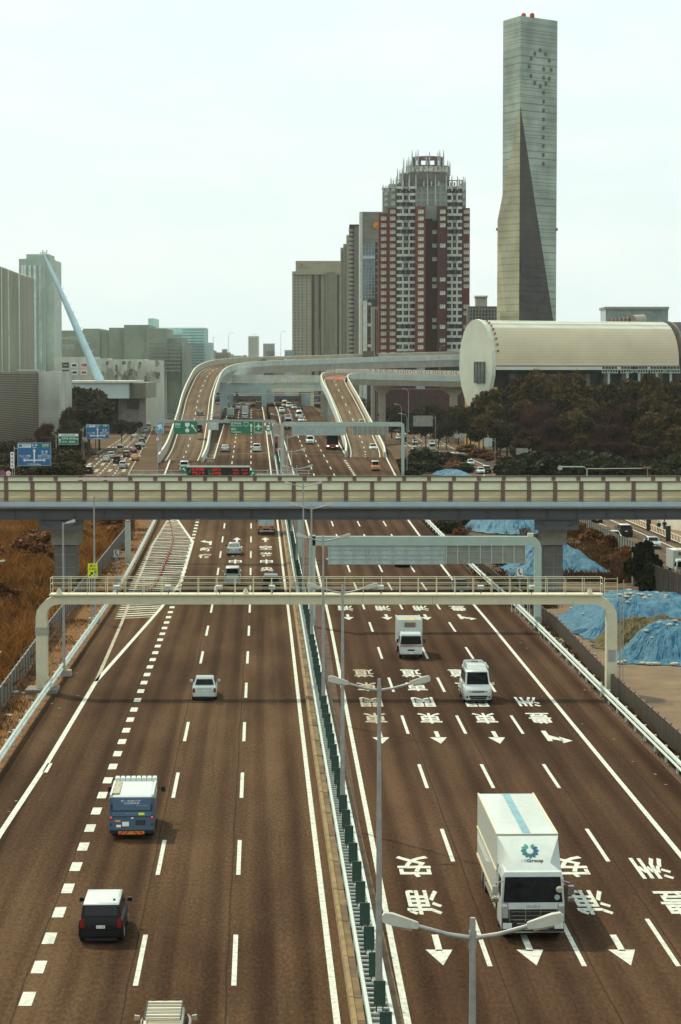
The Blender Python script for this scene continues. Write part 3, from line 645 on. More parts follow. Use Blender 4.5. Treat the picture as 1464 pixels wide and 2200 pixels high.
GY4 = 470.
def X4(u): return PX(u, GY4)
def Z4(v): return PZ(v, GY4)
g4 = thing('direction_gantry', 'grey gantry with green direction signs over the left carriageway beyond the overpass', 'gantry', (X4(590), GY4, zr(GY4)))
bent(g4, GY4, X4(343), zr(GY4) - 4, X4(591), zr(GY4) - .5, Z4(902), .62, .75, mGALV, .35, dep=.6)
mb = MB()
for z in (.5, 1.0): mb.tube([(X4(345), GY4 - .35, Z4(902) + z), (X4(470), GY4 - .35, Z4(902) + z)], .05, 5)
mb.build('handrail', mGALV, g4)
yy = GY4 - .55
o = board(g4, 'green_sign', X4(399.5), yy, Z4(918.8), 4.55, 2.45, mSGREEN); cx, cz = X4(399.5), Z4(918.8)
put(o, [('t', '銀座', cx - 1.5, cz + .68, 1.05, .55, mSWHITE), ('t', 'Ginza', cx - 1.5, cz + .15, 1.0, .30, mSWHITE),
        ('p', [(cx - .1, cz + .95), (cx + .8, cz + .95), (cx + .78, cz + .4), (cx + .35, cz + .0), (cx - .08, cz + .4)], mSWHITE), ('p', [(cx - .02, cz + .88), (cx + .72, cz + .88), (cx + .7, cz + .42), (cx + .35, cz + .09), (cx, cz + .42)], mSGREEN), ('t', '11', cx + .35, cz + .55, .42, .42, mSWHITE),
        ('r', cx + .35, cz - .52, .40, 0, mSWHITE), ('r', cx + .35, cz - .52, .33, 0, mSGREEN), ('t', 'C1', cx + .35, cz - .52, .42, .3, mSWHITE), ('p', arrow_p(cx + 1.6, cz + .0, 1.75, .42, .62), mSWHITE)], yy)
o = board(g4, 'masked_sign', X4(459.5), yy, Z4(915), 1.95, 1.55, mSPALE); cx, cz = X4(459.5), Z4(915)
put(o, [('t', '有明', cx, cz + .4, .9, .42, mSWHITE), ('t', 'Ariake', cx, cz - .08, .95, .3, mSWHITE), ('t', '出口', cx, cz - .5, .6, .26, mSWHITE)], yy)
o = board(g4, 'green_sign', X4(520), yy, Z4(918.6), 4.6, 2.4, mSGREEN); cx, cz = X4(520), Z4(918.6)
put(o, [('t', '空港中央', cx - 1.1, cz + .82, 2.0, .48, mSWHITE), ('t', 'Haneda Airport', cx - 1.0, cz + .33, 2.2, .30, mSWHITE), ('t', '横浜', cx - 1.55, cz - .28, 1.0, .5, mSWHITE), ('t', 'Yokohama', cx - 1.1, cz - .83, 2.0, .30, mSWHITE),
        ('p', [(cx + .4, cz + 1.05), (cx + 1.3, cz + 1.05), (cx + 1.28, cz + .5), (cx + .85, cz + .12), (cx + .42, cz + .5)], mSWHITE), ('p', [(cx + .47, cz + .98), (cx + 1.23, cz + .98), (cx + 1.21, cz + .52), (cx + .85, cz + .2), (cx + .49, cz + .52)], mSGREEN), ('t', 'B', cx + .85, cz + .64, .3, .42, mSWHITE), ('p', arrow_p(cx + 1.85, cz + 0, 1.75, .42, 0), mSWHITE)], yy)
o = board(g4, 'green_sign', X4(556), yy, Z4(918.6), 1.62, 2.4, mSGREEN, mSWHITE, .04); cx, cz = X4(556), Z4(918.6) + .3
plane = [(0, .62), (.09, .5), (.09, .18), (.62, -.18), (.62, -.3), (.09, -.12), (.07, -.42), (.22, -.55), (.22, -.64), (0, -.57)]
plane = plane + [(-a, b) for a, b in plane[::-1]]
mb = MB()
put(o, [('p', [(cx + a, cz + b) for a, b in [(0, .62), (.09, .5), (.07, -.57), (0, -.6), (-.07, -.57), (-.09, .5)]], mSWHITE), ('p', [(cx + a, cz + b) for a, b in [(0, .28), (.64, -.16), (.64, -.3), (0, -.06), (-.64, -.3), (-.64, -.16)]], mSWHITE), ('p', [(cx + a, cz + b) for a, b in [(0, -.38), (.24, -.56), (.24, -.66), (0, -.58), (-.24, -.66), (-.24, -.56)]], mSWHITE), ('t', 'Haneda', cx, cz - 1.15, 1.3, .3, mSWHITE)], yy)
o = MB().tube([(X4(577), yy + .05, Z4(919)), (X4(577), yy - .05, Z4(919))], .72, 20).build('bus_sign', mSGREEN, g4); cx, cz = X4(577), Z4(919)
put(o, [('p', [(cx - .32, cz + .5), (cx + .32, cz + .5), (cx + .36, cz - .45), (cx - .36, cz - .45)], mSWHITE), ('p', [(cx - .25, cz + .15), (cx - .08, cz + .15), (cx - .08, cz - .1), (cx - .25, cz - .1)], mSGREEN), ('p', [(cx + .08, cz + .15), (cx + .25, cz + .15), (cx + .25, cz - .1), (cx + .08, cz - .1)], mSGREEN)], yy)
o = board(g4, 'bus_plate', X4(577.5), yy + .1, Z4(929), .75, .75, mSWHITE)
o = board(g4, 'blue_sign', X4(344.5), yy, Z4(918), 1.55, 2.25, mSCY, mSWHITE, .05); cx, cz = X4(344.5), Z4(918) + .2
put(o, [('p', [(cx - .6, cz + .8), (cx - .2, cz + .8), (cx - .6, cz + .3)], M('sign_orange', (.7, .28, .05), .5, .1)), ('p', arrow_p(cx, cz - .1, 1.3, .5, -.5), mSWHITE), ('p', arrow_p(cx, cz - .1, 1.3, .5, .9), mSWHITE), ('t', '有明', cx, cz - 1.15, .9, .26, mSGREEN)], yy)
o = MB().tube([(X4(339.5), yy + .04, Z4(943)), (X4(339.5), yy - .05, Z4(943))], .45, 18).build('limit_sign', mSRED, g4); put(o, [('r', X4(339.5), Z4(943), .33, 0, mSWHITE), ('t', '6', X4(339.5), Z4(943), .24, .32, mSBLUE)], yy)
mb = MB()
for v in (946, 968):
    for k in range(3): mb.box((X4(594) + rnd.uniform(-.1, .1), GY4 - .5, Z4(v) + k * .3 - .3), (.34, .08, .2))
o = MB().box((X4(594), GY4 - .4, Z4(957)), (.55, .1, 3.3)).build('lane_lamp_board', mSBLK, g4); mb.build('lane_lamp', mLED, o)

GY5 = 440.
g5 = thing('sign_gantry', 'pale green gantry showing the backs of two signs over the right lanes beyond the overpass', 'gantry', (PX(866, GY5), GY5, zr(GY5)))
bent(g5, GY5, PX(606, GY5), zr(GY5) - .5, PX(866, GY5), zr(GY5) - 4, PZ(907, GY5), .78, .55, mMINT, .5, dep=.6)
sign_back(g5, PX(628, GY5), PX(743.5, GY5), GY5 - .45, PZ(935, GY5), PZ(916, GY5), 10, 4, mSGREYBACK)
sign_back(g5, PX(758, GY5), PX(834, GY5), GY5 - .45, PZ(934.5, GY5), PZ(916, GY5), 7, 3, mSB2)

# ------------------------------------------------------------------ viaduct ramps
def catmull(P, n=10):
    P = [np.array(p, dtype=float) for p in P]; P = [2 * P[0] - P[1]] + P + [2 * P[-1] - P[-2]]; outp = []
    for i in range(1, len(P) - 2):
        for k in range(n):
            t_ = k / n; a, b_, c, d = P[i - 1], P[i], P[i + 1], P[i + 2]
            outp.append(.5 * ((2 * b_) + (c - a) * t_ + (2 * a - 5 * b_ + 4 * c - d) * t_ ** 2 + (3 * b_ - a - 3 * c + d) * t_ ** 3))
    outp.append(P[-2]); return outp
def frames(path):
    out_ = []; s = 0
    for i, p in enumerate(path):
        a = path[max(i - 1, 0)]; c = path[min(i + 1, len(path) - 1)]; d = Vector((c[0] - a[0], c[1] - a[1])).normalized()
        if i: s += float(np.hypot(*(path[i] - path[i - 1])[:2]))
        out_.append((p, Vector((d.y, -d.x)), s))
    return out_
def sweep(name, fr, sec, mat, par, closed=True, uvs=False, i0=0, i1=None):
    mb = MB(); rings = []
    fr_ = fr[i0:i1]
    for p, n_, s in fr_: rings.append([(p[0] + n_.x * l, p[1] + n_.y * l, p[2] + u - p[3] * l) for l, u in sec])
    mb.loft(rings, cap=closed, closed=closed)
    if uvs: mb.uv = [(l, s) for p, n_, s in fr_ for l, u in sec]
    return mb.build(name, mat, par)
mVIAW = M('viaduct_pale_paint', (.56, .62, .56), .6, .10, .25, stretch=(1, 1, .25), detail=8); mVIAS = M('viaduct_steel_side', (.46, .54, .50), .6, .12, .3, stretch=(1, 1, .3), detail=8); mKERBW = M('ramp_parapet_cap', (.52, .55, .46), .6, .1, .4)
mRAMPK = M('ramp_parapet_inner', (.37, .35, .25), .8, .15, .4, detail=7); mPILL = M('viaduct_pillar_paint', (.34, .43, .43), .6, .12, .4, detail=7)
def viaduct(name, label, path, wl, wr, girder, marks, hp=(1.0, 1.0), i_g=0, far_extra=0.0):
    fr = frames(path); p0 = path[0]; v = thing(name, label, 'viaduct', (p0[0], p0[1], 0))
    sweep('road_deck', fr, [(-wl, 0), (wr, 0)], mDECK, v, False, True)
    for sgn, w_, h in ((-1, wl, hp[0]), (1, wr, hp[1])):
        a, c = w_ , w_ + .42
        sweep('parapet', fr, [(sgn * (a + .12), h), (sgn * (a - .05), -.05), (sgn * (c - .1), -.05), (sgn * (c - .1), h)], mRAMPK, v)
        sweep('parapet_cap', fr, [(sgn * (a + .08), h + .004), (sgn * c, h + .004), (sgn * c, h + .16), (sgn * (a + .08), h + .16)], mKERBW, v)
        sweep('parapet_fascia', fr, [(sgn * (c - .095), -.75), (sgn * (c + .05), -.75), (sgn * (c + .05), h), (sgn * (c - .095), h)], mVIAS, v)
    sweep('girder', fr, [(-wl - .3, -.06), (wr + .3, -.06), (wr + .3, -.7), (wr - 1.2, -girder), (-wl + 1.2, -girder), (-wl - .3, -.7)], mVIAW, v, i0=i_g)
    for off, w_, dash in marks:
        if not dash: sweep('edge_line', fr, [(off - w_ / 2, .02), (off + w_ / 2, .02)], mWHITE, v, False)
        else:
            for i in range(0, len(fr) - 2, 3): sweep('lane_dash', fr, [(off - w_ / 2, .02), (off + w_ / 2, .02)], mWHITE, v, False, i0=i, i1=i + 2)
    return v, fr
pL = catmull([(-30.6, 462, 4.8, 0), (-31.7, 500, 6.2, .0), (-33.8, 550, 8.7, 0), (-36.0, 600, 11.5, .0), (-38.2, 650, 14.8, .01), (-39.7, 700, 18.2, .03), (-40.4, 745, 21.4, .05), (-39.4, 785, 23.2, .07), (-36.4, 818, 24.2, .08), (-30.6, 848, 24.9, .085), (-19.5, 876, 25.4, .09), (-5, 893, 25.9, .09), (11.8, 902, 26.6, .09), (30, 907, 27.1, .09), (48, 909, 27.5, .085), (90, 910, 28.2, .08), (150, 905, 29, .07)], 8)
vL, frL = viaduct('ramp_viaduct', 'long curved ramp viaduct climbing from the left lanes and sweeping right across the background', pL, 3.9, 3.9, 3.4, [(-3.1, .2, 0), (3.1, .2, 0), (0, .18, 1)], (1.5, 1.0), i_g=24)
pR = catmull([(4.9, 478, 5.2, 0), (5.0, 500, 6.0, 0), (4.3, 550, 7.6, 0), (3.2, 600, 9.9, 0), (1.0, 650, 14.2, 0), (-1.4, 695, 18.5, .0), (-1.6, 722, 20.0, .02), (1.0, 742, 20.6, .04), (8, 757, 20.5, .07), (20, 766, 20.3, .08), (40, 771, 19.9, .08), (75, 774, 19.5, .08), (130, 776, 19.1, .08)], 8)
vR, frR = viaduct('ramp_viaduct', 'straight ramp viaduct descending towards us between the right lanes, red paving at its top', pR, 3.6, 3.6, 2.6, [(-2.9, .2, 0), (2.9, .2, 0), (0, .18, 1)], (1.2, 1.0), i_g=28)
mREDP = M('red_paving', (.30, .075, .04), .85, .15, .8)
for a, c in ((-2.7, -.5), (.3, 2.7)): sweep('red_paving', frR, [(a, .025), (c, .025)], mREDP, vR, False, i0=46, i1=60)
chw = M('chevron_white', (.62, .64, .56), .6, .1, .5)
for i in range(52, len(frR) - 16):
    p, n_, s = frR[i]; q = frR[i + 1][0]
    for k in range(2):
        t_ = k / 2; c = p + (q - p) * t_; base = Vector((c[0], c[1])) - n_ * 3.50; d = Vector((n_.y, -n_.x)) * -1; d = Vector((-n_.y, n_.x)); z0 = c[2] + c[3] * 3.5 + .72
        pl = MB(); e1 = .58
        def at(a, b, o=0.0): return (base.x + d.x * a + n_.x * o, base.y + d.y * a + n_.y * o, z0 + b)
        if i > 56 or k == 0:
            if abs(q[0] - p[0]) + abs(q[1] - p[1]) < .1: continue
            L_ = float(np.hypot(*(q - p)[:2])) / 2
            bo = MB().hexa([at(0, 0), at(L_ * .96, 0), at(L_ * .96, 0, .08), at(0, 0, .08), at(0, 1.35), at(L_ * .96, 1.35), at(L_ * .96, 1.35, .08), at(0, 1.35, .08)]).build('chevron_board', chw, vR)
            m2 = MB(); h = .55; w_ = L_ * .36; xo = L_ * .25
            for s_ in (1, -1): m2.add([at(xo, .67, .1), at(xo + w_ * .55, .67, .1), at(xo + w_ * 1.5, .67 + s_ * h, .1), at(xo + w_ * .9, .67 + s_ * h, .1)], [(0, 1, 2, 3)])
            m2.build('chevron', mSRED, bo)
def pillar(par, x, y, z1, w, mat=mPILL, head=None, z0=-.2):
    MB().bx(x - w / 2, x + w / 2, y - w / 2, y + w / 2, z0, z1).build('pillar', mat, par, bevel=.1)
    if head: MB().hexa([(x - w / 2, y - w / 2, z1 - 3), (x + w / 2, y - w / 2, z1 - 3), (x + w / 2, y + w / 2, z1 - 3), (x - w / 2, y + w / 2, z1 - 3), (x - head, y - w / 2 - .01, z1 - .6), (x + head, y - w / 2 - .01, z1 - .6), (x + head, y + w / 2 + .01, z1 - .6), (x - head, y + w / 2 + .01, z1 - .6)]).build('pillar_head', mat, par)
for x, y, z1, w in ((PX(578, 862), 865, 22.4, 3.6), (PX(478, 760), 770, 18.5, 2.4), (30, 906, 23.5, 3.0), (62, 908, 24, 3.0)): pillar(vL, x, y, z1, w)
for x, y, z1, w, h in ((PX(697, 690), 690, 16.0, 2.0, None), (PX(975, 772), 773, 17.4, 2.4, 4.2), (PX(822, 768), 768, 18, 2.0, 3.5)): pillar(vR, x, y, z1, w, mCONC, h)
# low bridge crossing behind both carriageways, with the underpass portals
br = thing('cross_bridge', 'wide pale bridge crossing behind the carriageways above the traffic queue', 'bridge', (PX(590, 800), 800, 0))
zz = lambda v: PZ(v, 800)
MB().bx(PX(484, 800), PX(706, 800), 800, 826, zz(840), zz(823)).build('bridge_girder', mVIAS, br)
MB().bx(PX(500, 800), PX(706, 800), 799, 799.6, zz(823) + .01, zz(806)).build('bridge_parapet', M('bridge_pale', (.50, .52, .46), .6, .15, .3, detail=8), br)
MB().bx(PX(484, 800), PX(572, 800), 798.0, 799.0, zz(844), zz(829)).build('fascia', mPILL, br)
MB().bx(PX(584, 800), PX(672, 800), 797, 798.8, zz(842), zz(834)).build('fascia', mCREAM, br)
mb = MB()
for i in range(24): u = 590 + i * 4.6; mb.bx(PX(u, 800), PX(u + 1.2, 800), 798.9, 799.0, zz(824), zz(820 + (i % 3)))
mb.build('rust_stain_rib', mBROWNS, br)
for u, w in ((482, 2.0), (497, 1.4), (568, 1.6), (657, 3.2), (671, 1.2), (704, 2.2)): MB().bx(PX(u, 798) - w / 2, PX(u, 798) + w / 2, 797.5, 799.9 + w / 9, 0, zz(839)).build('bridge_pillar', mPILL if u != 671 else mCREAM, br)
for u, s in ((505, 1), (640, -1)): MB().hexa([(PX(u, 796), 790, 5), (PX(u + 10, 796), 790, 5), (PX(u + 10, 796), 799, 5), (PX(u, 796), 799, 5), (PX(u + 2, 796), 795, zz(842)), (PX(u + 7, 796), 795, zz(842)), (PX(u + 7, 796), 799, zz(842)), (PX(u + 2, 796), 799, zz(842))]).build('wing_wall', mDIRT, br)
MB().tube([(PX(480, 790), 790, zz(845)), (PX(672, 790), 790, zz(845))], .12, 6).build('height_bar', mSTEELW, br)
b2 = thing('rail_bridge', 'dark girder bridge deep behind the traffic queue under the viaducts', 'bridge', (PX(560, 960), 960, 0))
zz2 = lambda v: PZ(v, 960)
MB().bx(PX(440, 960), PX(720, 960), 960, 975, zz2(858), zz2(850)).build('bridge_girder', mGIRD, b2); MB().bx(PX(440, 960), PX(720, 960), 958, 959, zz2(868), zz2(863)).build('bridge_rail', mGREYP, b2); MB().bx(PX(500, 960), PX(640, 960), 970, 972, zz2(885), zz2(872)).build('back_wall', mGIRD, b2)

# ------------------------------------------------------------------ street lamps
def head_mesh(n, x0, s, z):
    rings = []
    for t_, w, h0, h1 in ((0, .05, -.05, .04), (.03, .07, -.07, .055), (.22, .095, -.095, .08), (.48, .12, -.10, .115), (.64, .11, -.095, .105), (.70, .08, -.075, .04)):
        rings.append([(x0 + s * t_, -w, z + h0 + t_ * .22), (x0 + s * t_, w, z + h0 + t_ * .22), (x0 + s * t_, w * .7, z + h1 + t_ * .22), (x0 + s * t_, -w * .7, z + h1 + t_ * .22)])
    return MB().loft(rings)
mLHEAD = M('lamp_housing', (.44, .45, .37), .45, .1, 5); mGLASS = M('lamp_glass', (.30, .26, .17), .3, .05, 4)
lamp = thing('street_lamp', 'x', 'street lamp', (0, 0, 0), group='double-armed lamps along the median')
MB().tube([(0, 0, 0), (0, 0, 5), (0, 0, 12)], [.13, .10, .055], 10).build('pole', mGALV, lamp, smooth=60)
MB().tube([(0, 0, 0), (0, 0, .5)], .2, 8).build('pole_base', mGALV, lamp)
MB().tube([(0, 0, 11.4), (0, 0, 11.75)], .075, 10).build('arm_clamp', mGALV, lamp, smooth=60)
for s in (-1, 1):
    a = MB().tube([(0, 0, 11.6), (s * .5, 0, 11.68), (s * 1.08, 0, 11.84)], [.05, .045, .045], 8).build('arm', mGALV, lamp, smooth=60)
    h = head_mesh('lamp_head', s * 1.04, s, 11.86).build('lamp_head', mLHEAD, a, smooth=35); g = MB().box((s * 1.36, 0, 11.82), (.4, .16, .05), ry=-s * .2).build('lamp_lens', mGLASS, a)
names = ['nearest to the camera, its arms reaching over the lorry bonnet', 'second from the camera, over the lane lettering', 'third from the camera, its arms crossing the cream gantry', 'fourth from the camera, in front of the pale green sign backs', 'fifth from the camera, just in front of the overpass girder', 'sixth from the camera, its head against the overpass parapet', 'first beyond the overpass, lowest arms above the parapet', 'second beyond the overpass', 'third beyond the overpass, beside the bus lanes', 'fourth beyond the overpass, below the far sign gantry', 'farthest of the row in the median']
for k, nm in enumerate(names):
    Y = 45.9 + 36 * k; x = L1(Y) + 1.42; lab = 'double-armed grey lamp ' + nm
    if k == 0: lamp.location = (x, Y, 0); lamp['label'] = lab
    else: dup(lamp, (x, Y, zr(Y) * .9), 0, lab)
sl = thing('street_lamp', 'single-armed grey lamp with brown pole standing in the left verge behind the gantry leg', 'street lamp', (0, 0, 0), group='single lamps on the left verge')
MB().tube([(0, 0, 0), (0, 0, 5), (0, 0, 11.3)], [.11, .09, .06], 10).build('pole', mGREYP, sl, smooth=60); MB().box((0, 0, .2), (1.1, .7, .5)).build('pole_base', mCONC, sl, bevel=.04)
a = MB().tube([(0, 0, 11.15), (.12, 0, 11.25), (.4, 0, 11.3)], .04, 6).build('arm', mGALV, sl); head_mesh('h', .2, 1, 11.3).build('lamp_head', mLHEAD, a, smooth=35)
def at_px(u, v): p = G(u, v); return (p.x, p.y, 0)
sl.location = at_px(138, 1452); dup(sl, at_px(204, 1338), 0, 'single-armed grey lamp on the left verge rising past the overpass parapet')
dup(sl, (PX(-17, 180), 180, 1.2), 0, 'lamp head poking in at the left frame edge above the dry field', scale=(1, 1, .62))
tl = thing('street_lamp', 'x', 'street lamp', (0, 0, 0), group='tall thin lamps on the viaducts')
MB().tube([(0, 0, 0), (0, 0, 9.2), (.4, 0, 9.9), (1.6, 0, 10.1)], [.10, .07, .06, .05], 6).build('pole', mGREYP, tl); MB().box((1.7, 0, 10.08), (.8, .25, .14)).build('lamp_head', mLHEAD, tl)
TL = [(459, 722, 752, 640, 1, 'far left of the ramp viaduct, before the hazy block'), (427, 735, 760, 700, -1, 'left of the ramp viaduct bend'), (492, 715, 772, 815, 1, 'above the left part of the ramp bend'), (543, 718, 775, 870, 1, 'in front of the slim white tower'), (604, 712, 768, 880, 1, 'left of the beige hotel'), (687, 705, 765, 890, 1, 'in front of the beige hotel'), (715, 742, 805, 760, 1, 'tall one above the red chevrons, left'), (762, 715, 765, 895, -1, 'in front of the grey slab tower'), (805, 742, 812, 765, -1, 'over the viaduct below the red tower'), (866, 742, 812, 768, 1, 'over the viaduct under the checkered balconies'), (945, 742, 812, 770, 1, 'over the viaduct near the curved hall'), (772, 778, 848, 720, 1, 'right of the descending ramp, upper'), (787, 800, 880, 640, -1, 'right of the descending ramp, lower'), (878, 835, 925, 620, -1, 'slim one by the dark trees below the viaduct'), (863, 868, 985, 560, -1, 'beside the far sign gantry leg'), (875, 888, 1010, 480, -1, 'behind the overpass near the parked queue')]
for i, (u, v0, v1, Y, s, nm) in enumerate(TL):
    z0 = PZ(v1, Y); z1 = PZ(v0, Y); lab = 'tall thin lamp ' + nm; sc_ = (z1 - z0) / 10.1
    if i == 0: tl.location = (PX(u, Y), Y, z0); tl.scale = (s * .8, 1, sc_); tl['label'] = lab
    else: dup(tl, (PX(u, Y), Y, z0), 0, lab, scale=(s * .8, 1, sc_))
# ------------------------------------------------------------------ vehicles (built facing +Y, then placed)
def paint(name, col, rough=.32, metal=.0): return M('car_' + name, col, rough, .05, 2, metal=metal, spec=.5, coat=.35)
cWHITE = paint('white', (.53, .60, .55)); cSILVER = paint('silver', (.42, .46, .46), .3, .35); cBLACK = M('car_black', (.009, .008, .009), .45, .1, 2, spec=.22); cDARKG = paint('dark_grey', (.04, .038, .04)); cRED = paint('red', (.22, .03, .02)); cORANGE = paint('orange', (.50, .20, .06)); cBROWN = paint('brown', (.10, .055, .035)); cGREEN = paint('pale_green', (.30, .42, .33)); cGOLD = paint('beige', (.42, .38, .26)); cTAXI = paint('taxi_orange', (.60, .22, .03)); cBLUE = paint('deep_blue', (.012, .05, .10), .5)
mWIN = M('car_glass', (.008, .008, .009), .25, .6, 2.2, spec=.10); mWINL = M('car_glass_sunlit', (.16, .17, .13), .12, .2, 1.5, spec=.7)  # second glass is a brighter copy with sun glare put into its colour
mTYRE = mDARK; mRIM = M('wheel_rim', (.34, .34, .33), .35, .1, 5, metal=.6); mCHROME = M('chrome', (.36, .36, .34), .22, .1, 5, metal=.85)
mHEADL = M('headlight_glass', (.62, .66, .64), .12, .1, 6, spec=.7); mTAIL = M('tail_light', (.22, .012, .010), .25, .1, 6); mAMBER = M('amber_lens', (.70, .25, .03), .3, .1, 6); mPLATE = M('number_plate', (.72, .72, .66), .5, .05, 6); mYPLATE = M('yellow_plate', (.62, .45, .06), .5, .05, 6); mLIT = M('lit_lamp', (1, .86, .62), .3, .05, 5, emit=4.0); mLITR = M('lit_brake_lamp', (1, .03, .03), .3, .05, 5, emit=2.5)
KIND = dict(  # L, W, H, hood z, belt z, boot z, cowl y, roof front y, roof rear y, cabin rear y, roof half width share
    sedan=(4.5, 1.70, 1.45, .86, .93, .98, 1.05, .35, -1.0, -1.62, .36),
    hatch=(4.2, 1.70, 1.52, .90, .95, .95, 1.20, .45, -1.55, -2.02, .37),
    suv=(4.6, 1.84, 1.70, 1.05, 1.10, 1.10, 1.15, .50, -1.80, -2.24, .37),
    minivan=(4.7, 1.72, 1.86, 1.04, 1.08, 1.08, 1.55, .85, -2.05, -2.30, .40),
    mpv=(4.3, 1.74, 1.60, .96, .98, .98, 1.45, .75, -1.85, -2.08, .40),
    van=(4.85, 1.90, 2.15, 1.12, 1.18, 1.18, 1.98, 1.40, -2.30, -2.41, .40),
    kei=(3.4, 1.48, 1.80, .98, 1.02, 1.02, 1.15, .72, -1.52, -1.68, .43))
def wheel(par, x, y, r, w=.22, tm=mTYRE, rim=mRIM):
    o = MB().tube([(x - w / 2, y, r), (x - w / 2 + .03, y, r), (x + w / 2 - .03, y, r), (x + w / 2, y, r)], [r * .93, r, r, r * .93], 16).build('wheel', tm, par, smooth=40)
    s = 1 if x > 0 else -1; MB().tube([(x + s * w / 2 - .002 * s, y, r), (x + s * (w / 2 + .012), y, r)], [r * .62, r * .55], 12).build('rim', rim, o)
def car(kind, col, roof=None, label='x', glass_f=mWIN, glass_r=mWIN, name=None, detail=True, lamps=False):
    L_, W_, H_, hz, bz, tz, cy, rf, rr, cr_, rh = KIND[kind]
    g = thing(name or {'sedan': 'sedan', 'hatch': 'hatchback', 'suv': 'suv', 'minivan': 'minivan', 'mpv': 'minivan', 'van': 'passenger_van', 'kei': 'mini_van'}[kind], label, {'sedan': 'car', 'hatch': 'car', 'suv': 'car', 'minivan': 'minivan', 'mpv': 'minivan', 'van': 'van', 'kei': 'mini van'}[kind])
    hw = W_ / 2; h2 = L_ / 2; rings = []
    ST_ = [(h2, .72, .38, hz - .26), (h2 - .06, .86, .27, hz - .16), (h2 - .28, .95, .20, hz - .06), (h2 - .75, .99, .19, hz), (cy, 1.0, .19, bz), (rf, 1.0, .19, bz), (0, 1.0, .19, bz), (rr, 1.0, .19, bz), (min(cr_ + .02, rr - .05), 1.0, .20, max(tz, bz)), (-h2 + .25, .97, .22, tz), (-h2 + .05, .90, .27, tz - .05), (-h2, .80, .36, tz - .14)]
    ST_ = sorted(ST_, key=lambda q: -q[0])
    for y, s, zb, zt in ST_:
        w = hw * s; rings.append([(-w * .90, y, zb), (-w, y, zb + .12), (-w, y, zb + (zt - zb) * .62), (-w * .975, y, zt - .07), (-w * .89, y, zt), (w * .89, y, zt), (w * .975, y, zt - .07), (w, y, zb + (zt - zb) * .62), (w, y, zb + .12), (w * .90, y, zb)])
    MB().loft(rings).build('body', col, g, smooth=42)
    # cabin: pillars and roof in body colour, glass set proud of it
    b = hw * .90; tp = W_ * rh * 1.0; zr_ = H_ - .06
    base = [(-b, cy), (b, cy), (b, cr_), (-b, cr_)]; top = [(-tp, rf), (tp, rf), (tp, rr), (-tp, rr)]
    def sh(pts, k): return [(x * k, (rf + rr) / 2 + (y - (rf + rr) / 2) * k) for x, y in pts]
    zb_ = bz - .02; rg = [[(x, y, zb_) for x, y in base], [(x, y, zr_ - .03) for x, y in top]]
    MB().loft(rg).build('cabin', col, g, smooth=20)
    MB().loft([[(x, y, zr_ - .035) for x, y in sh(top, 1.012)], [(x, y, zr_ + .02) for x, y in sh(top, .985)], [(x, y, H_) for x, y in sh(top, .86)]]).build('roof', roof or col, g, smooth=60)
    def face(i, j, u0, u1, v0, v1, nm, mat, off=.012):
        B0, B1, T0, T1 = (Vector((*p, z)) for p, z in ((base[i], zb_), (base[j], zb_), (top[i], zr_ - .03), (top[j], zr_ - .03)))
        n_ = (B1 - B0).cross(T0 - B0).normalized(); ctr = Vector((0, (cy + cr_) / 2, bz))
        if n_.dot((B0 + B1) / 2 - ctr) < 0: n_ = -n_
        q = lambda u, v: (B0.lerp(B1, u)).lerp(T0.lerp(T1, u), v) + n_ * off
        mb = MB(); mb.loft([[q(u0, v0), q(u1, v0), q(u1, v1), q(u0, v1)], [p + n_ * .008 for p in (q(u0 + .01, v0 + .01), q(u1 - .01, v0 + .01), q(u1 - .01, v1 - .01), q(u0 + .01, v1 - .01))]]); return mb.build(nm, mat, g)
    face(0, 1, .06, .94, .10, .95, 'windscreen', glass_f); face(2, 3, .07, .93, (.26 if kind in ('minivan', 'mpv', 'van', 'kei') else .18), .93, 'rear_window', glass_r)
    for i, j in ((1, 2), (3, 0)):
        cuts = (.10, .48, .51, .92) if kind in ('sedan', 'hatch') else (.08, .36, .385, .66, .685, .95)
        for a in range(0, len(cuts), 2): u0, u1 = cuts[a], cuts[a + 1]; face(i, j, *((u0, u1) if i == 1 else (1 - u1, 1 - u0)), .16, .88, 'side_window', mWIN)
    r = .31 if kind != 'suv' else .36
    for x in (-hw + .10, hw - .10):
        for y in (h2 - .85, -h2 + .88): wheel(g, x, y, r)
    MB().bx(-hw * .72, hw * .72, -h2 + .05, h2 - .05, .14, .24).build('underbody', mBLACK, g)
    # front
    for s in (-1, 1):
        o = MB().hexa([(s * hw * .86, h2 - .20, hz - .33), (s * hw * .45, h2 - .02, hz - .33), (s * hw * .45, h2 - .06, hz - .33), (s * hw * .86, h2 - .28, hz - .33), (s * hw * .88, h2 - .28, hz - .17), (s * hw * .45, h2 - .055, hz - .20), (s * hw * .45, h2 - .12, hz - .19), (s * hw * .88, h2 - .36, hz - .17)]).build('headlight', mLIT if lamps else mHEADL, g)
        zt0, zt1 = (tz - .40, tz - .12) if kind in ('sedan', 'hatch', 'suv') else (tz - .30, tz + .02)
        MB().bx(s * hw * .93, s * hw * .74, -h2 - .004, -h2 + .12, zt0, zt1).build('tail_light', mTAIL, g)
        o = MB().loft([[(s * (hw + .0), cy - .32, bz + .03), (s * (hw + .0), cy - .22, bz + .03), (s * (hw + .0), cy - .22, bz + .16), (s * (hw + .0), cy - .32, bz + .16)], [(s * (hw + .2), cy - .36, bz), (s * (hw + .2), cy - .22, bz), (s * (hw + .18), cy - .24, bz + .19), (s * (hw + .18), cy - .36, bz + .19)]]).build('wing_mirror', mBLACK if col in (cBLACK, cDARKG, cSILVER) else col, g)
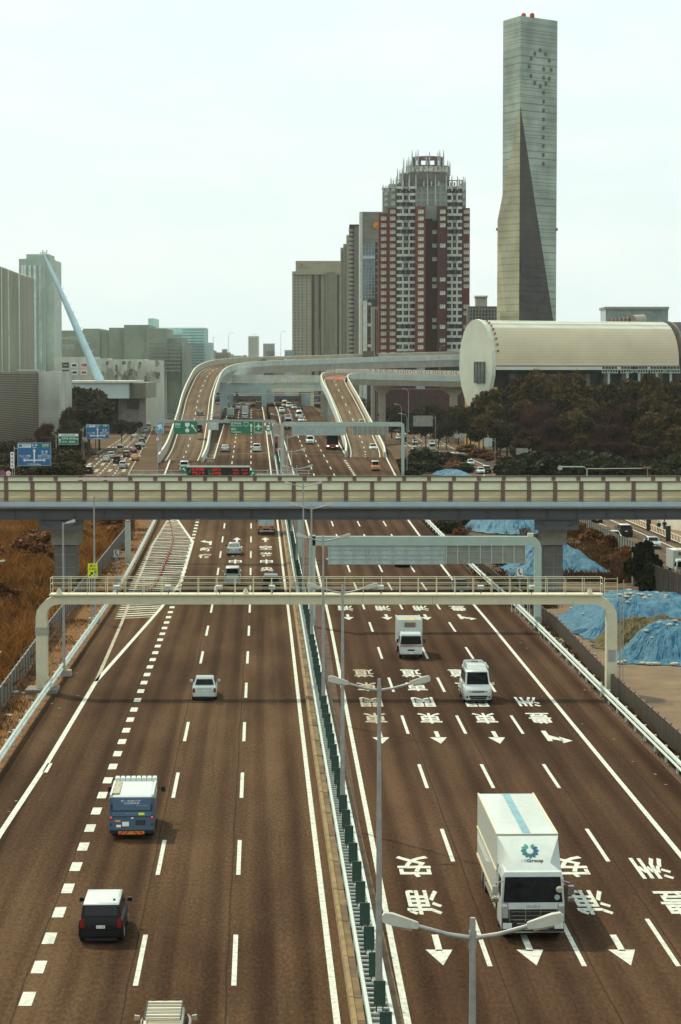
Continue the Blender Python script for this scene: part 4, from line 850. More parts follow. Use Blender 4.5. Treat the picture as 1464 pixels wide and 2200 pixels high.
    MB().bx(-hw * .42, hw * .42, h2 - .06, h2 + .012, hz - .36, hz - .24).build('grille', mBLACK, g); MB().bx(-hw * .55, hw * .55, h2 - .05, h2 + .012, .30, .40).build('air_intake', mBLACK, g)
    MB().bx(-.17, .17, h2, h2 + .02, .43, .52).build('number_plate', mPLATE, g); MB().bx(-.17, .17, -h2 - .02, -h2 + .02, tz - .34, tz - .22).build('number_plate', mPLATE if kind != 'kei' else mYPLATE, g)
    MB().bx(-hw * .86, hw * .86, -h2 - .015, -h2 + .2, .30, .52).build('rear_bumper', col, g, bevel=.02)
    if kind in ('sedan',): pass
    KIDS.pop(g.name, None); return g
def put_car(g, loc, rz, label, group=None):
    g.location = loc; g.rotation_euler = (0, 0, rz); g['label'] = label
    if group: g['group'] = group
    return g
def hd_l(Y): return math.atan2(-(L1(Y + 3) - L1(Y - 3)), 6)     # heading along the left carriageway
def hd_r(Y): return math.atan2(-(L2(Y + 3) - L2(Y - 3)), 6) + PI
def on_l(off, Y): return (L1(Y) + off, Y, zr(Y) + .012)
def on_r(off, Y): return (L2(Y) + off, Y, zr(Y) + .012)
PITCH = lambda Y: math.atan((zr(Y + 3) - zr(Y - 3)) / 6)

# near vehicles
g = car('mpv', cBLACK, cWHITE, glass_r=mBLACK); put_car(g, (R(212, 2032).x, R(212, 2032).y + 2.3, .012), hd_l(97), 'black minivan with sunlight painted white on its roof in the merging lane at lower left')  # roof coloured white for the sunlight falling on it
letter_mb = MB(); letter(letter_mb, '5 14', lambda a, b: (a, -2.15 - .024, .70 + b), .24, .07); 
for c in g.children:
    if c.name.startswith('number_plate') and c.data.vertices[0].co.y < 0: letter_mb.build('plate_number', mSBLK, c, world=False)
MB().tube([(.5, -1.45, 1.60), (.5, -1.45, 1.66)], .05, 8).build('aerial_base', mBLACK, g, world=False)
g = car('sedan', cWHITE, name='taxi_sedan'); p = R(437, 1506); put_car(g, (p.x, p.y + 2.2, .012), hd_l(170), 'white saloon with fender mirrors on its own below the cream gantry')
for s in (-1, 1): MB().box((s * .92, 1.35, 1.02), (.18, .08, .14)).build('fender_mirror', mBLACK, g, world=False, bevel=.02)
MB().bx(-.5, .5, -2.262, -2.255, .80, .85).build('boot_badge', mGREYP, g, world=False)
P_SED = car('sedan', cSILVER, glass_r=mWINL); p = R(502, 1194); put_car(P_SED, (p.x, p.y + 2.2, p.z), hd_l(290), 'silver saloon with bright rear window ahead of the white minivan')
P_MIN = car('minivan', cWHITE); p = R(498, 1258); put_car(P_MIN, (p.x, p.y + 2.3, p.z), hd_l(255), 'white minivan seen through the gantry railing beside the black suv')
P_SUV = car('suv', cBLACK, cWHITE); p = R(581, 1272); put_car(P_SUV, (p.x, p.y + 2.3, p.z), hd_l(250), 'black suv with pale roof rails seen through the gantry railing')
VAN = car('van', cWHITE); put_car(VAN, (0, 0, 0), 0, 'x')
# high-roof passenger van
mb = MB(); zt = 2.15
mb.loft([[(-.70, 1.30, zt - .05), (.70, 1.30, zt - .05), (.72, -2.32, zt - .05), (-.72, -2.32, zt - .05)], [(-.62, .9, zt + .26), (.62, .9, zt + .26), (.66, -2.2, zt + .26), (-.66, -2.2, zt + .26)], [(-.5, .75, zt + .31), (.5, .75, zt + .31), (.54, -2.1, zt + .31), (-.54, -2.1, zt + .31)]]).build('high_roof', cWHITE, VAN, smooth=50, world=False)
MB().box((0, -.9, zt + .33), (.46, .36, .05)).build('roof_hatch', mBROWNS, VAN, world=False); MB().box((-.80, -.9, zt + .05), (.12, 2.6, .16)).build('awning_rail', cWHITE, VAN, world=False)
MB().bx(-.62, .62, 2.425, 2.45, .80, .86).build('chrome_bar', mCHROME, VAN, world=False); MB().bx(-.62, .62, 2.425, 2.452, .42, .56).build('lower_grille', mBLACK, VAN, world=False)
for s in (-1, 1): MB().bx(s * .80, s * .66, 2.30, 2.42, .40, .52).build('fog_lamp', mBLACK, VAN, world=False)
p = R(1026, 1512); put_car(VAN, (p.x, p.y + 2.3, .012), hd_r(165), 'white high-roof van with chrome grille driving over the lane lettering')

# big white box lorry
T = thing('box_truck', 'large white box lorry with flower emblem and dark windscreen in the near right lanes', 'truck')
hw = 1.245
MB().bx(-hw, hw, -6.9, 2.55, 1.05, 3.78).build('cargo_box', cWHITE, T, bevel=.03)
mb = MB()
for s in (-1, 1): mb.bx(s * (hw + .002), s * (hw - .07), -6.88, 2.53, 3.782, 3.82)
mb.bx(-hw, hw, 2.50, 2.57, 3.782, 3.82); mb.build('roof_edge', mCREAM, T); MB().bx(-.16, .16, -6.88, 2.5, 3.782, 3.79).build('roof_stripe', M('stripe_blue', (.16, .34, .38), .5, .15, 2), T)
mb = MB()
for s in (-1, 1): mb.bx(s * (hw + .004), s * (hw + .03), -6.9, 2.55, 2.28, 2.36); mb.bx(s * (hw + .004), s * (hw + .03), -6.9, 2.55, 1.05, 1.15)
mb.build('side_rail', mCREAM, T)
M('box_side', (.62, .60, .44), .6, .05, 1)
cab = [(2.75, .98, .55, 2.62), (3.0, 1.0, .5, 2.75), (4.3, 1.0, .48, 2.75), (4.62, 1.0, .48, 2.68)]
mb = MB(); rings = []
for y, s, zb, zt in cab: w = hw * s; rings.append([(-w, y, zb), (-w, y, 1.5), (-w * .985, y, zt - .25), (-w * .9, y, zt), (w * .9, y, zt), (w * .985, y, zt - .25), (w, y, 1.5), (w, y, zb)])
rings.append([(-hw, 4.80, .48), (-hw, 4.80, 1.5), (-hw * .96, 4.66, 2.42), (-hw * .88, 4.64, 2.6), (hw * .88, 4.64, 2.6), (hw * .96, 4.66, 2.42), (hw, 4.80, 1.5), (hw, 4.80, .48)])
mb.loft(rings); mb.build('cab', cWHITE, T, smooth=35)
rings = [[(-hw * .99, 2.62, 2.68), (hw * .99, 2.62, 2.68), (hw * .99, 2.62, 3.74), (-hw * .99, 2.62, 3.74)], [(-hw * .99, 2.9, 2.70), (hw * .99, 2.9, 2.70), (hw * .96, 2.80, 3.70), (-hw * .96, 2.80, 3.70)], [(-hw * .92, 4.55, 2.66), (hw * .92, 4.55, 2.66), (hw * .60, 4.10, 2.95), (-hw * .60, 4.10, 2.95)]]
defl = MB().loft(rings).build('wind_deflector', cWHITE, T, smooth=50)
# emblem and lettering on the deflector's sloping face
A, B = Vector((0, 4.10, 2.95)), Vector((0, 2.80, 3.70)); up = (B - A).normalized(); nrm = Vector((0, -up.z, up.y)) * -1; nrm = Vector((0, up.z * -1, up.y)); nrm = nrm if nrm.z > 0 else -nrm
def on_defl(a, b): q = A.lerp(B, .22) + up * b * 1.25 + nrm * .012; return (-a, q.y, q.z)
for k in range(12):
    if k == 3: continue
    an = 2 * PI * k / 12; tcol = (.008 + .03 * max(0, math.sin(an)), .07 + .18 * max(0, math.sin(an)) + .07 * (1 - math.cos(an)) * .5, .17 + .03 * math.sin(an))
    pet = []
    for j in range(8): b2 = 2 * PI * j / 8; r_ = .25 + .115 * math.cos(b2); s_ = .072 * math.sin(b2); pet.append(on_defl(r_ * math.cos(an) - s_ * math.sin(an), .30 + r_ * math.sin(an) + s_ * math.cos(an)))
    MB().add(pet, [tuple(range(8))]).build('emblem_petal', M('petal_%d' % (k // 2), tcol, .5, .05, 3), defl)
mb = MB(); letter(mb, 'Group', lambda a, b: on_defl(a + .16, b - .19), .66, .20, .03); mb.build('lettering', mSBLK, defl)
mb = MB(); letter(mb, 'I·B', lambda a, b: on_defl(a - .27, b - .165), .2, .15); mb.build('lettering', mGREYP, defl)
def ws(x, t_): y = 4.815 - .155 * t_; return (x, y, 1.52 + .98 * t_)
mb = MB(); mb.loft([[ws(-1.17, 0), ws(1.17, 0), ws(1.10, 1), ws(-1.10, 1)], [tuple(Vector(q) + Vector((0, .02, 0))) for q in (ws(-1.15, .02), ws(1.15, .02), ws(1.08, .98), ws(-1.08, .98))]]); mb.build('windscreen', mWIN, T)
for s in (-1, 1): MB().box((s * (hw + .004), 4.0, 2.05), (.02, .9, .75)).build('side_window', mWIN, T)
MB().tube([(-.95, 4.83, 1.72), (-.95, 4.845, 1.72)], .11, 14).build('sticker', M('sticker_pale', (.3, .42, .38), .5, .1), T)
MB().box((0, 4.84, 1.38), (1.95, .05, .26)).build('nose_panel', cWHITE, T, bevel=.01)
mb = MB(); letter(mb, 'ISUZU', lambda a, b: (-a, 4.868, 1.36 + b), .52, .09); mb.build('badge', mSBLK, T)
MB().box((0, 4.82, 1.0), (1.85, .06, .5)).build('grille', mBLACK, T, bevel=.02)
for z in (1.16, 1.0, .84): MB().box((0, 4.86, z), (1.75, .05, .032)).build('grille_bar', mCHROME, T)
for x in (-.93, -.3, .3, .93): MB().box((x, 4.87, 1.0), (.04, .05, .5)).build('grille_bar', mCHROME, T)
MB().box((0, 4.84, .56), (2.46, .16, .42)).build('bumper', mBLACK, T, bevel=.03); MB().box((0, 4.815, 1.0), (2.44, .02, .52)).build('front_mask', mBLACK, T)
for z in (.70, .58, .47): MB().box((0, 4.93, z), (1.3, .03, .035)).build('bumper_trim', mCHROME, T)
MB().box((0, 4.92, .36), (2.44, .05, .05)).build('bumper_trim', mCHROME, T); o = MB().box((0, 4.95, .60), (.46, .02, .22)).build('number_plate', mDGREEN, T); mb = MB(); letter(mb, '11-43', lambda a, b: (-a, 4.964, .60 + b), .36, .12); mb.build('plate_number', mSWHITE, o)
for s in (-1, 1):
    MB().box((s * 1.02, 4.92, .60), (.36, .06, .24)).build('headlight', mHEADL, T, bevel=.02); MB().box((s * 1.10, 4.86, 1.15), (.24, .06, .5)).build('corner_trim', mGREYP, T, bevel=.02); MB().box((s * 1.12, 4.88, 1.40), (.2, .08, .1)).build('corner_lamp', mHEADL, T, bevel=.02)
    o = MB().tube([(s * 1.18, 4.7, 2.35), (s * 1.45, 4.85, 2.3), (s * 1.5, 4.85, 1.8)], .025, 6).build('mirror_arm', mCHROME, T)
    MB().box((s * 1.5, 4.88, 2.02), (.24, .14, .38)).build('mirror_housing', mCHROME if s < 0 else mGREYP, o, bevel=.04); MB().box((s * 1.5, 4.88, 1.65), (.26, .16, .2)).build('lower_mirror', mCHROME, o, bevel=.04)
o = MB().tube([(-1.15, 4.7, 2.4), (-1.2, 5.0, 2.25), (-1.02, 5.06, 2.12)], .02, 6).build('mirror_arm', mCHROME, T); MB().tube([(-1.02, 5.02, 2.08), (-1.02, 5.10, 2.05)], [.15, .11], 12).build('nose_mirror', mLHEAD, o)
for x in (-1.0, 1.0):
    for y in (3.9, 2.2, -4.1, -5.4): wheel(T, x, y, .48, .32)
MB().bx(-.55, .55, -6.8, 2.7, .62, 1.04).build('chassis', mBLACK, T)
for s in (-1, 1):
    for z in (.5, .72): MB().bx(s * 1.2, s * 1.15, -3.3, 1.4, z, z + .12).build('side_guard', mGALV, T)
    lm = MB().box((0, 0, 0), (.04, .10, .07)).mesh('marker_lamp', mAMBER)
    for i in range(16): link('marker_lamp', lm, T, (s * (hw + .02), -6.6 + i * .6, 1.0))
p = R(1139, 2022); put_car(T, (p.x, p.y + 4.9, .012), hd_r(100), T['label'])

# small refrigerated truck
def small_truck(label, name, col, box_h=2.95, box_l=4.0, reefer=False, cabcol=None, W_=1.86, stain=False):
    t = thing(name, label, 'truck'); hw = W_ / 2; cc = cabcol or col
    MB().bx(-hw - .04, hw + .04, -box_l + .95, .95, .85, box_h).build('cargo_box', col, t, bevel=.03)
    mb = MB()
    for s in (-1, 1): mb.bx(s * (hw + .042), s * (hw - .04), -box_l + .96, .94, box_h + .002, box_h + .05)
    mb.bx(-hw, hw, .88, .94, box_h + .002, box_h + .05); mb.build('box_edge', col, t)
    if stain: MB().add([(-.6, .3, box_h + .004), (.1, .6, box_h + .004), (.6, -.4, box_h + .004), (.2, -1.6, box_h + .004), (-.5, -1.2, box_h + .004)], [(0, 1, 2, 3, 4)]).build('roof_stain', M('rust_stain', (.42, .34, .18), .8, .3, 2), t)
    if reefer: MB().box((0, 1.04, box_h - .32), (.85, .2, .36)).build('cooling_unit', mBROWNS, t, bevel=.02); MB().box((0, 1.0, box_h - .72), (.9, .1, .42)).build('cooling_cover', cWHITE, t)
    rings = []
    for y, zb, zt in ((1.08, .45, 2.0), (1.3, .42, 2.06), (2.1, .42, 2.04), (2.36, .42, 1.96)): rings.append([(-hw * .93, y, zb), (-hw * .95, y, 1.2), (-hw * .88, y, zt - .12), (-hw * .8, y, zt), (hw * .8, y, zt), (hw * .88, y, zt - .12), (hw * .95, y, 1.2), (hw * .93, y, zb)])
    rings.append([(-hw * .92, 2.72, .42), (-hw * .94, 2.70, 1.15), (-hw * .86, 2.44, 1.82), (-hw * .78, 2.42, 1.9), (hw * .78, 2.42, 1.9), (hw * .86, 2.44, 1.82), (hw * .94, 2.70, 1.15), (hw * .92, 2.72, .42)])
    MB().loft(rings).build('cab', cc, t, smooth=35)
    q = lambda x, s: (x, 2.70 - .26 * s + .018, 1.18 + .64 * s)
    MB().loft([[q(-hw * .88, .02), q(hw * .88, .02), q(hw * .8, .97), q(-hw * .8, .97)], [tuple(Vector(a) + Vector((0, .015, .01))) for a in (q(-hw * .86, .04), q(hw * .86, .04), q(hw * .78, .95), q(-hw * .78, .95))]]).build('windscreen', mWIN, t)
    for s in (-1, 1):
        MB().box((s * hw * .94, 1.85, 1.5), (.03, .7, .5)).build('side_window', mWIN, t); MB().box((s * hw * .68, 2.70, .70), (.34, .06, .17)).build('headlight', mHEADL, t, bevel=.02); MB().box((s * (hw + .12), 2.45, 1.42), (.16, .1, .32)).build('wing_mirror', mBLACK, t, bevel=.02)
        MB().box((s * hw * .8, -box_l + .93, .78), (.3, .06, .14)).build('tail_light', mTAIL, t)
    MB().box((0, 2.715, .72), (.55, .03, .12)).build('grille', mBLACK, t); MB().box((0, 2.73, 1.06), (hw * 1.8, .03, .06)).build('nose_stripe', mRED, t); MB().box((0, 2.72, .50), (hw * 1.86, .14, .2)).build('bumper', cc, t, bevel=.03); MB().box((0, 2.80, .50), (.33, .02, .16)).build('number_plate', mPLATE, t)
    for x in (-hw + .16, hw - .16):
        for y in (1.75, -box_l + 2.1): wheel(t, x, y, .37, .26)
    MB().bx(-.4, .4, -box_l + 1, 2.5, .5, .84).build('chassis', mBLACK, t); MB().box((0, -box_l + .9, .55), (hw * 1.7, .08, .12)).build('rear_bar', mSTEELW, t)
    return t
P_TRK = small_truck('small white refrigerated truck with rusty roof in front of the sign backs', 'refrigerated_truck', cWHITE, 2.85, 4.2, True, stain=True); p = R(882, 1417); put_car(P_TRK, (p.x, p.y + 2.7, p.z + .012), hd_r(190), P_TRK['label'])

# blue refuse truck (seen from behind)
B = thing('refuse_truck', 'blue refuse truck with white roof and red-yellow rear chevrons on the left lanes', 'truck'); hw = 1.08
MB().hexa([(-hw, -3.3, .55), (hw, -3.3, .55), (hw, 1.3, .62), (-hw, 1.3, .62), (-hw, -2.75, 2.45), (hw, -2.75, 2.45), (hw, 1.3, 2.62), (-hw, 1.3, 2.62)]).build('hopper_body', cBLUE, B, bevel=.05)
MB().hexa([(-hw * .94, -2.6, 2.46), (hw * .94, -2.6, 2.46), (hw * .94, 1.2, 2.62), (-hw * .94, 1.2, 2.62), (-hw * .8, -2.4, 2.55), (hw * .8, -2.4, 2.55), (hw * .8, 1.1, 2.72), (-hw * .8, 1.1, 2.72)]).build('body_roof', cWHITE, B)
for s in (-1, 1): MB().hexa([(s * hw * .97, -2.72, 2.45), (s * hw * .87, -2.72, 2.45), (s * hw * .87, 1.25, 2.6), (s * hw * .97, 1.25, 2.6), (s * hw * .97, -2.7, 2.62), (s * hw * .89, -2.7, 2.62), (s * hw * .89, 1.25, 2.76), (s * hw * .97, 1.25, 2.76)]).build('roof_rail', cWHITE, B)
MB().box((-.78, -.7, 2.68), (.34, 3.2, .05), rx=.042).build('perforated_walkway', M('chequer_walkway', (.34, .33, .22), .7, .5, 14, detail=1), B)
rings = [[(-.98, y, .5), (-1.0, y, 1.3), (-.95, y, zt - .15), (-.86, y, zt), (.86, y, zt), (.95, y, zt - .15), (1.0, y, 1.3), (.98, y, .5)] for y, zt in ((1.4, 2.35), (1.7, 2.45), (2.6, 2.42), (3.0, 2.3), (3.25, 1.6))]
MB().loft(rings).build('cab', cBLUE, B, smooth=35); mb = MB()
for i in range(8): a = -1.02 + i * .262; mb.loft([[(a + .01, 1.35, 2.5), (a + .25, 1.35, 2.5), (a + .25, 1.62, 2.64), (a + .01, 1.62, 2.64)], [(a + .01, 1.5, 2.86), (a + .25, 1.5, 2.86), (a + .22, 1.9, 2.93), (a + .04, 1.9, 2.93)]])
mb.build('roof_visor', cWHITE, B, smooth=45)
def tailf(x, t_, o=.0): return (x, -3.3 + .55 * t_ - o, .55 + 1.9 * t_)
def tailbox(x0, x1, t0, t1, mat, nm, o=.03, par=None):
    return MB().hexa([tailf(x0, t0, o), tailf(x1, t0, o), tailf(x1, t0, -.05), tailf(x0, t0, -.05), tailf(x0, t1, o), tailf(x1, t1, o), tailf(x1, t1, -.05), tailf(x0, t1, -.05)]).build(nm, mat, par or B)
cBLUE2 = paint('faded_blue', (.026, .085, .15), .6)
tg = tailbox(-.92, .92, .62, .97, cBLUE2, 'tail_hatch', .05); tailbox(-.95, .95, .585, .61, mBLACK, 'hatch_gap', .02); tailbox(-.92, .92, .44, .58, cBLUE2, 'tail_panel', .04); tailbox(-.9, .9, .42, .436, mBLACK, 'hatch_gap', .03)
for s in (-1, 1): tailbox(s * 1.0, s * .90, .62, .80, mBLACK, 'hinge_slot', .055); tailbox(s * 1.03, s * .94, .36, .46, mBLACK, 'lamp_cluster', .05); o = tailbox(s * 1.01, s * .96, .39, .43, mLITR, 'tail_light', .075); tailbox(s * 1.02, s * .94, .16, .23, mBLACK, 'lamp_cluster', .05)
def tl_(a0, t0, w, h, s, mat):
    mb = MB(); letter(mb, s, lambda a, b: tailf(a0 + a, t0 + b, .064), w, h); mb.build('lettering', mat, tg)
tl_(-.05, .905, .95, .05, '第一高揚77号', mSWHITE); tl_(.0, .835, .75, .06, '㊥協業興業', mSWHITE); tl_(.5, .765, .55, .03, '03-0277-0711', mGALV); tl_(.0, .525, .55, .03, '0277-0711', mGALV)
tailbox(.34, .62, .475, .545, mSYEL, 'yellow_notice', .06); tailbox(-.78, -.52, .27, .32, mAMBER, 'amber_sticker', .04); tailbox(-.44, -.12, .14, .27, mPLATE, 'number_plate', .05); tailbox(.2, .68, .17, .32, mBLACK, 'control_recess', .02); tailbox(-.72, -.5, .11, .18, mSWHITE, 'small_sticker', .04); tailbox(-.02, .10, .37, .40, mSWHITE, 'work_lamp', .10)
MB().bx(-hw * .95, hw * .95, -3.28, -2.6, .38, .60).build('tail_bumper', mBLACK, B); o = MB().bx(-.62, .62, -3.34, -3.27, .33, .52).build('chevron_board', mAMBER, B)
for i, x in enumerate((-.5, -.25, .25, .5)): k = .12 if x < 0 else -.12; MB().add([(x - .06 - k / 2, -3.345, .335), (x + .06 - k / 2, -3.345, .335), (x + .06 + k, -3.345, .515), (x - .06 + k, -3.345, .515)], [(0, 1, 2, 3)]).build('red_chevron', mSRED, o)
for s in (-1, 1): a = MB().tube([(s * .98, 2.7, 2.0), (s * 1.28, 2.75, 2.0)], .02, 5).build('mirror_arm', mBLACK, B); MB().box((s * 1.33, 2.72, 1.95), (.2, .1, .34)).build('mirror_housing', mBLACK, a, bevel=.03)
for x in (-.88, .88):
    for y in (2.2, -1.6): wheel(B, x, y, .42, .3)
MB().bx(-.5, .5, -3, 2.8, .4, .62).build('chassis', mBLACK, B)
p = R(277, 1808); put_car(B, (p.x, p.y + 3.2, .012), hd_l(115), B['label']); B.scale = (1, .86, .80)

# boxy off-roader at the bottom edge (roof rack)
K = car('suv', cGOLD, cGOLD, name='off_roader'); zt = 1.70
for s in (-1, 1): MB().tube([(s * .62, .55, zt + .16), (s * .62, -1.75, zt + .16)], .025, 6).build('rack_rail', mBLACK, K, world=False)
for i in range(12): MB().box((0, .5 - i * .2, zt + .13), (1.24, .06 if i % 4 else .12, .03)).build('rack_slat', mGREYP if i % 2 else mCREAM, K, world=False)
for x in (-.42, 0, .42): MB().box((x, .62, zt + .14), (.14, .06, .1)).build('roof_lamp', mBLACK, K, world=False)
p = G(357, 2156, 1.72); put_car(K, (p.x, p.y - .6, .012), hd_l(80), 'beige off-roader with slatted roof rack cut by the bottom frame edge'); K.scale = (.93, 1, .98)

# orange-framed box truck under the overpass
OT = small_truck('orange-framed box truck with pale doors half hidden by the overpass girder', 'delivery_truck', cORANGE, 3.1, 5.2, False, cWHITE, 2.2)
for s in (-1, 1): MB().bx(s * .03, s * .98, -4.27, -4.255, 1.2, 2.95).build('rear_door', M('pale_blue_door', (.36, .46, .46), .4, .1, 2), OT, world=False); MB().bx(s * .55, s * .95, -4.285, -4.27, 1.0, 1.16).build('tail_light', mTAIL, OT, world=False)
p = R(570, 1150); put_car(OT, (p.x, p.y + 4.3, p.z), hd_l(320), OT['label'])

# far traffic: copies with their own paint
def seat(u, v, par='road'):
    return R(u, v) if par == 'road' else G(u, v, .0)
def far(proto, base, col, u, v, label, back, street=False, rz=None, roof=None, group=None, z=None, Y=None):
    p = (G(u, v, 0) if street else R(u, v)) if Y is None else D(u, v, Y); h = (hd_l(p.y) if back else hd_r(p.y)) if rz is None else rz
    l2 = 2.2 if back else 2.2; d = Vector((-math.sin(h), math.cos(h), 0)) * (l2 if back else -l2) if rz is None else Vector((0, 0, 0))
    swap = {base: col} if col is not base else None
    c = dup(proto, (p.x + d.x, p.y + d.y, p.z + .012), h, label, group, swap); return c
gL = 'cars driving away beyond the overpass'; gR = 'vehicles coming towards us beyond the overpass'
far(P_MIN, cWHITE, cWHITE, 396, 1013, 'white minivan just left of the black message board', True, group=gL)
far(P_SED, cSILVER, cSILVER, 484, 971, 'silver saloon beyond the overpass, right of the painted wedge', True, group=gL)
far(P_SUV, cBLACK, cWHITE, 552, 971, 'white suv beyond the overpass in the lane beside the median', True, group=gL)
far(P_MIN, cWHITE, cBLACK, 427, 931, 'black minivan at the foot of the left ramp behind the green sign', True, Y=525, group=gL)
far(P_SED, cSILVER, cBROWN, 430, 893, 'dark saloon alone halfway up the left ramp', True, Y=596, group=gL)
far(P_SUV, cBLACK, cGREEN, 527, 901, 'pale car under the plane sign', True, group=gL); far(P_SED, cSILVER, cDARKG, 487, 912, 'dark saloon half behind the second green sign', True, group=gL)
far(P_MIN, cWHITE, cSILVER, 512, 880, 'silver minivan in the far queue below the cross bridge', True, group=gL); far(P_SUV, cBLACK, cDARKG, 533, 880, 'dark suv in the far queue below the cross bridge', True, group=gL)
def far_truck(u, v, col, label, back, Y=None): return far(P_TRK, cWHITE, col, u, v, label, back, group=gL if back else gR, Y=Y)
far_truck(496, 899, cGREEN, 'greenish truck climbing below the left ramp', True); far_truck(556, 883, cBROWN, 'tall dark box truck last in the queue under the cross bridge', True); far_truck(527, 894, cSILVER, 'grey truck ahead of the pale car', True)
far(P_MIN, cWHITE, cWHITE, 667, 955, 'white minivan facing us beside the red bus', False, group=gR)
far(P_SED, cSILVER, cWHITE, 803, 969, 'white saloon facing us at the foot of the right ramp', False, group=gR)
KE = car('kei', cORANGE, cWHITE, name='mini_van'); p = R(807, 1012); put_car(KE, (p.x, p.y + 1.7, p.z), hd_r(430), 'orange boxy mini van with white roof just above the overpass parapet', gR)
far_truck(620, 915, cSILVER, 'grey truck with wide windscreen behind the far sign gantry', False)
far(VAN, cWHITE, cWHITE, 643, 900, 'white van behind the far sign gantry', False, group=gR); far(P_SED, cSILVER, cWHITE, 648, 908, 'white saloon just above the far gantry beam', False, group=gR); far(P_SUV, cBLACK, cBLACK, 617, 923, 'black suv partly under the far sign board', False, group=gR)
for (u, v, pr, ba, co, nm) in ((606, 888, P_SUV, cBLACK, cWHITE, 'white suv'), (612, 876, VAN, cWHITE, cGOLD, 'beige van'), (621, 877, P_MIN, cWHITE, cWHITE, 'white minivan'), (633, 880, P_SED, cSILVER, cSILVER, 'silver saloon'), (646, 881, P_SED, cSILVER, cBLACK, 'black saloon')):
    far(pr, ba, co, u, v, nm + ' in the distant oncoming queue left of the light blue pillar', False, group=gR)
far(P_SED, cSILVER, cWHITE, 778, 915, 'white car whose roof shows above the beam on the right ramp', False, Y=590, group=gR)
far(P_SED, cSILVER, cBLACK, 748, 822, 'dark car at the top of the right ramp by the chevrons', False, Y=702, group=gR)
far(P_SED, cSILVER, cBROWN, 568, 780.5, 'dark red car on the high ramp bend', True, rz=-1.35, Y=862); far(P_SED, cSILVER, cWHITE, 622, 777.5, 'white car on the high viaduct right of the bend', True, rz=-1.45, Y=880); c = far(P_TRK, cWHITE, cBROWN, 798, 771, 'dark truck on the high viaduct below the red tower', True, rz=-1.55, Y=902)
far(P_SED, cSILVER, cBLACK, 866, 1219, 'black saloon half hidden by the sign backs', False); far(P_SED, cSILVER, cDARKG, 992, 1280, 'dark saloon hidden behind the gantry beam at right', False)
# red bus
bus = thing('coach', 'red coach with tall black windscreen and lit headlights between the right lanes', 'bus', group=gR)
MB().bx(-1.25, 1.25, -10.5, 0, .45, 3.5).build('body', cRED, bus, bevel=.12); MB().bx(-1.17, 1.17, -.04, .03, 1.25, 3.38).build('windscreen', mWIN, bus, bevel=.03); MB().bx(-1.1, 1.1, -10, -.3, 3.503, 3.6).build('roof', mGREYP, bus)
for s in (-1, 1):
    MB().bx(s * 1.253, s * 1.27, -10, -.5, 1.6, 3.1).build('side_window', mWIN, bus); MB().bx(s * 1.15, s * .75, -.02, .05, .75, 1.0).build('headlight', mLIT, bus); MB().box((s * 1.42, .15, 2.6), (.22, .15, .5)).build('wing_mirror', mBLACK, bus, bevel=.03)
    for y in (-2.4, -7.6): wheel(bus, s * 1.1, y, .48, .3)
MB().bx(-.9, .9, -.01, .06, .42, .62).build('bumper', mBLACK, bus); MB().bx(-.2, .2, .061, .075, .5, .62).build('number_plate', mPLATE, bus)
p = R(715, 967); put_car(bus, (p.x, p.y, p.z), hd_r(500), bus['label'])
# street on the left, service road and street on the right
gs = 'traffic on the left side street'; hl = .105
SL = [(190, 1019, P_SUV, cBLACK, cBLACK, 'black suv with white roof nearest on the left street'), (156, 1021, P_SED, cSILVER, cSILVER, 'silver car roof at the left street above the parapet'), (264, 1007, P_SUV, cBLACK, cSILVER, 'silver suv by the kerb of the left street'), (228, 992, P_SED, cSILVER, cWHITE, 'white saloon in the left lane of the left street'), (251, 997, P_MIN, cWHITE, cBLACK, 'black minivan between the white and silver cars on the left street'), (239, 985, P_SUV, cBLACK, cSILVER, 'grey suv ahead of the white saloon on the left street'), (290, 990, P_SED, cSILVER, cTAXI, 'orange taxi at the right kerb of the left street'), (272, 983, P_SUV, cBLACK, cBROWN, 'brown suv in the middle of the left street'), (287, 973, P_SED, cSILVER, cRED, 'dark red saloon at the left street crossing'), (258, 974, VAN, cWHITE, cGOLD, 'beige van at the left street crossing'), (296, 967, P_SUV, cBLACK, cBLACK, 'black suv past the left street crossing'), (304, 961, P_SED, cSILVER, cSILVER, 'silver saloon past the left street crossing'), (305, 953, P_SUV, cBLACK, cDARKG, 'dark suv farther along the left street'), (309, 943, P_SED, cSILVER, cDARKG, 'dark grey saloon in the distant left street queue'), (289, 940, P_SED, cSILVER, cWHITE, 'white car turning out at the left of the street'), (298, 928, P_MIN, cWHITE, cSILVER, 'silver minivan in the distant left street queue'), (313, 929, P_SUV, cBLACK, cSILVER, 'light suv in the distant left street queue'), (319, 923, VAN, cWHITE, cWHITE, 'white van in the distant left street queue'), (305, 917, P_SED, cSILVER, cBROWN, 'brown car farthest in the left street queue')]
for u, v, pr, ba, co, lab in SL: far(pr, ba, co, u, v, lab, True, True, group=gs)
gq = 'traffic on the right side street'
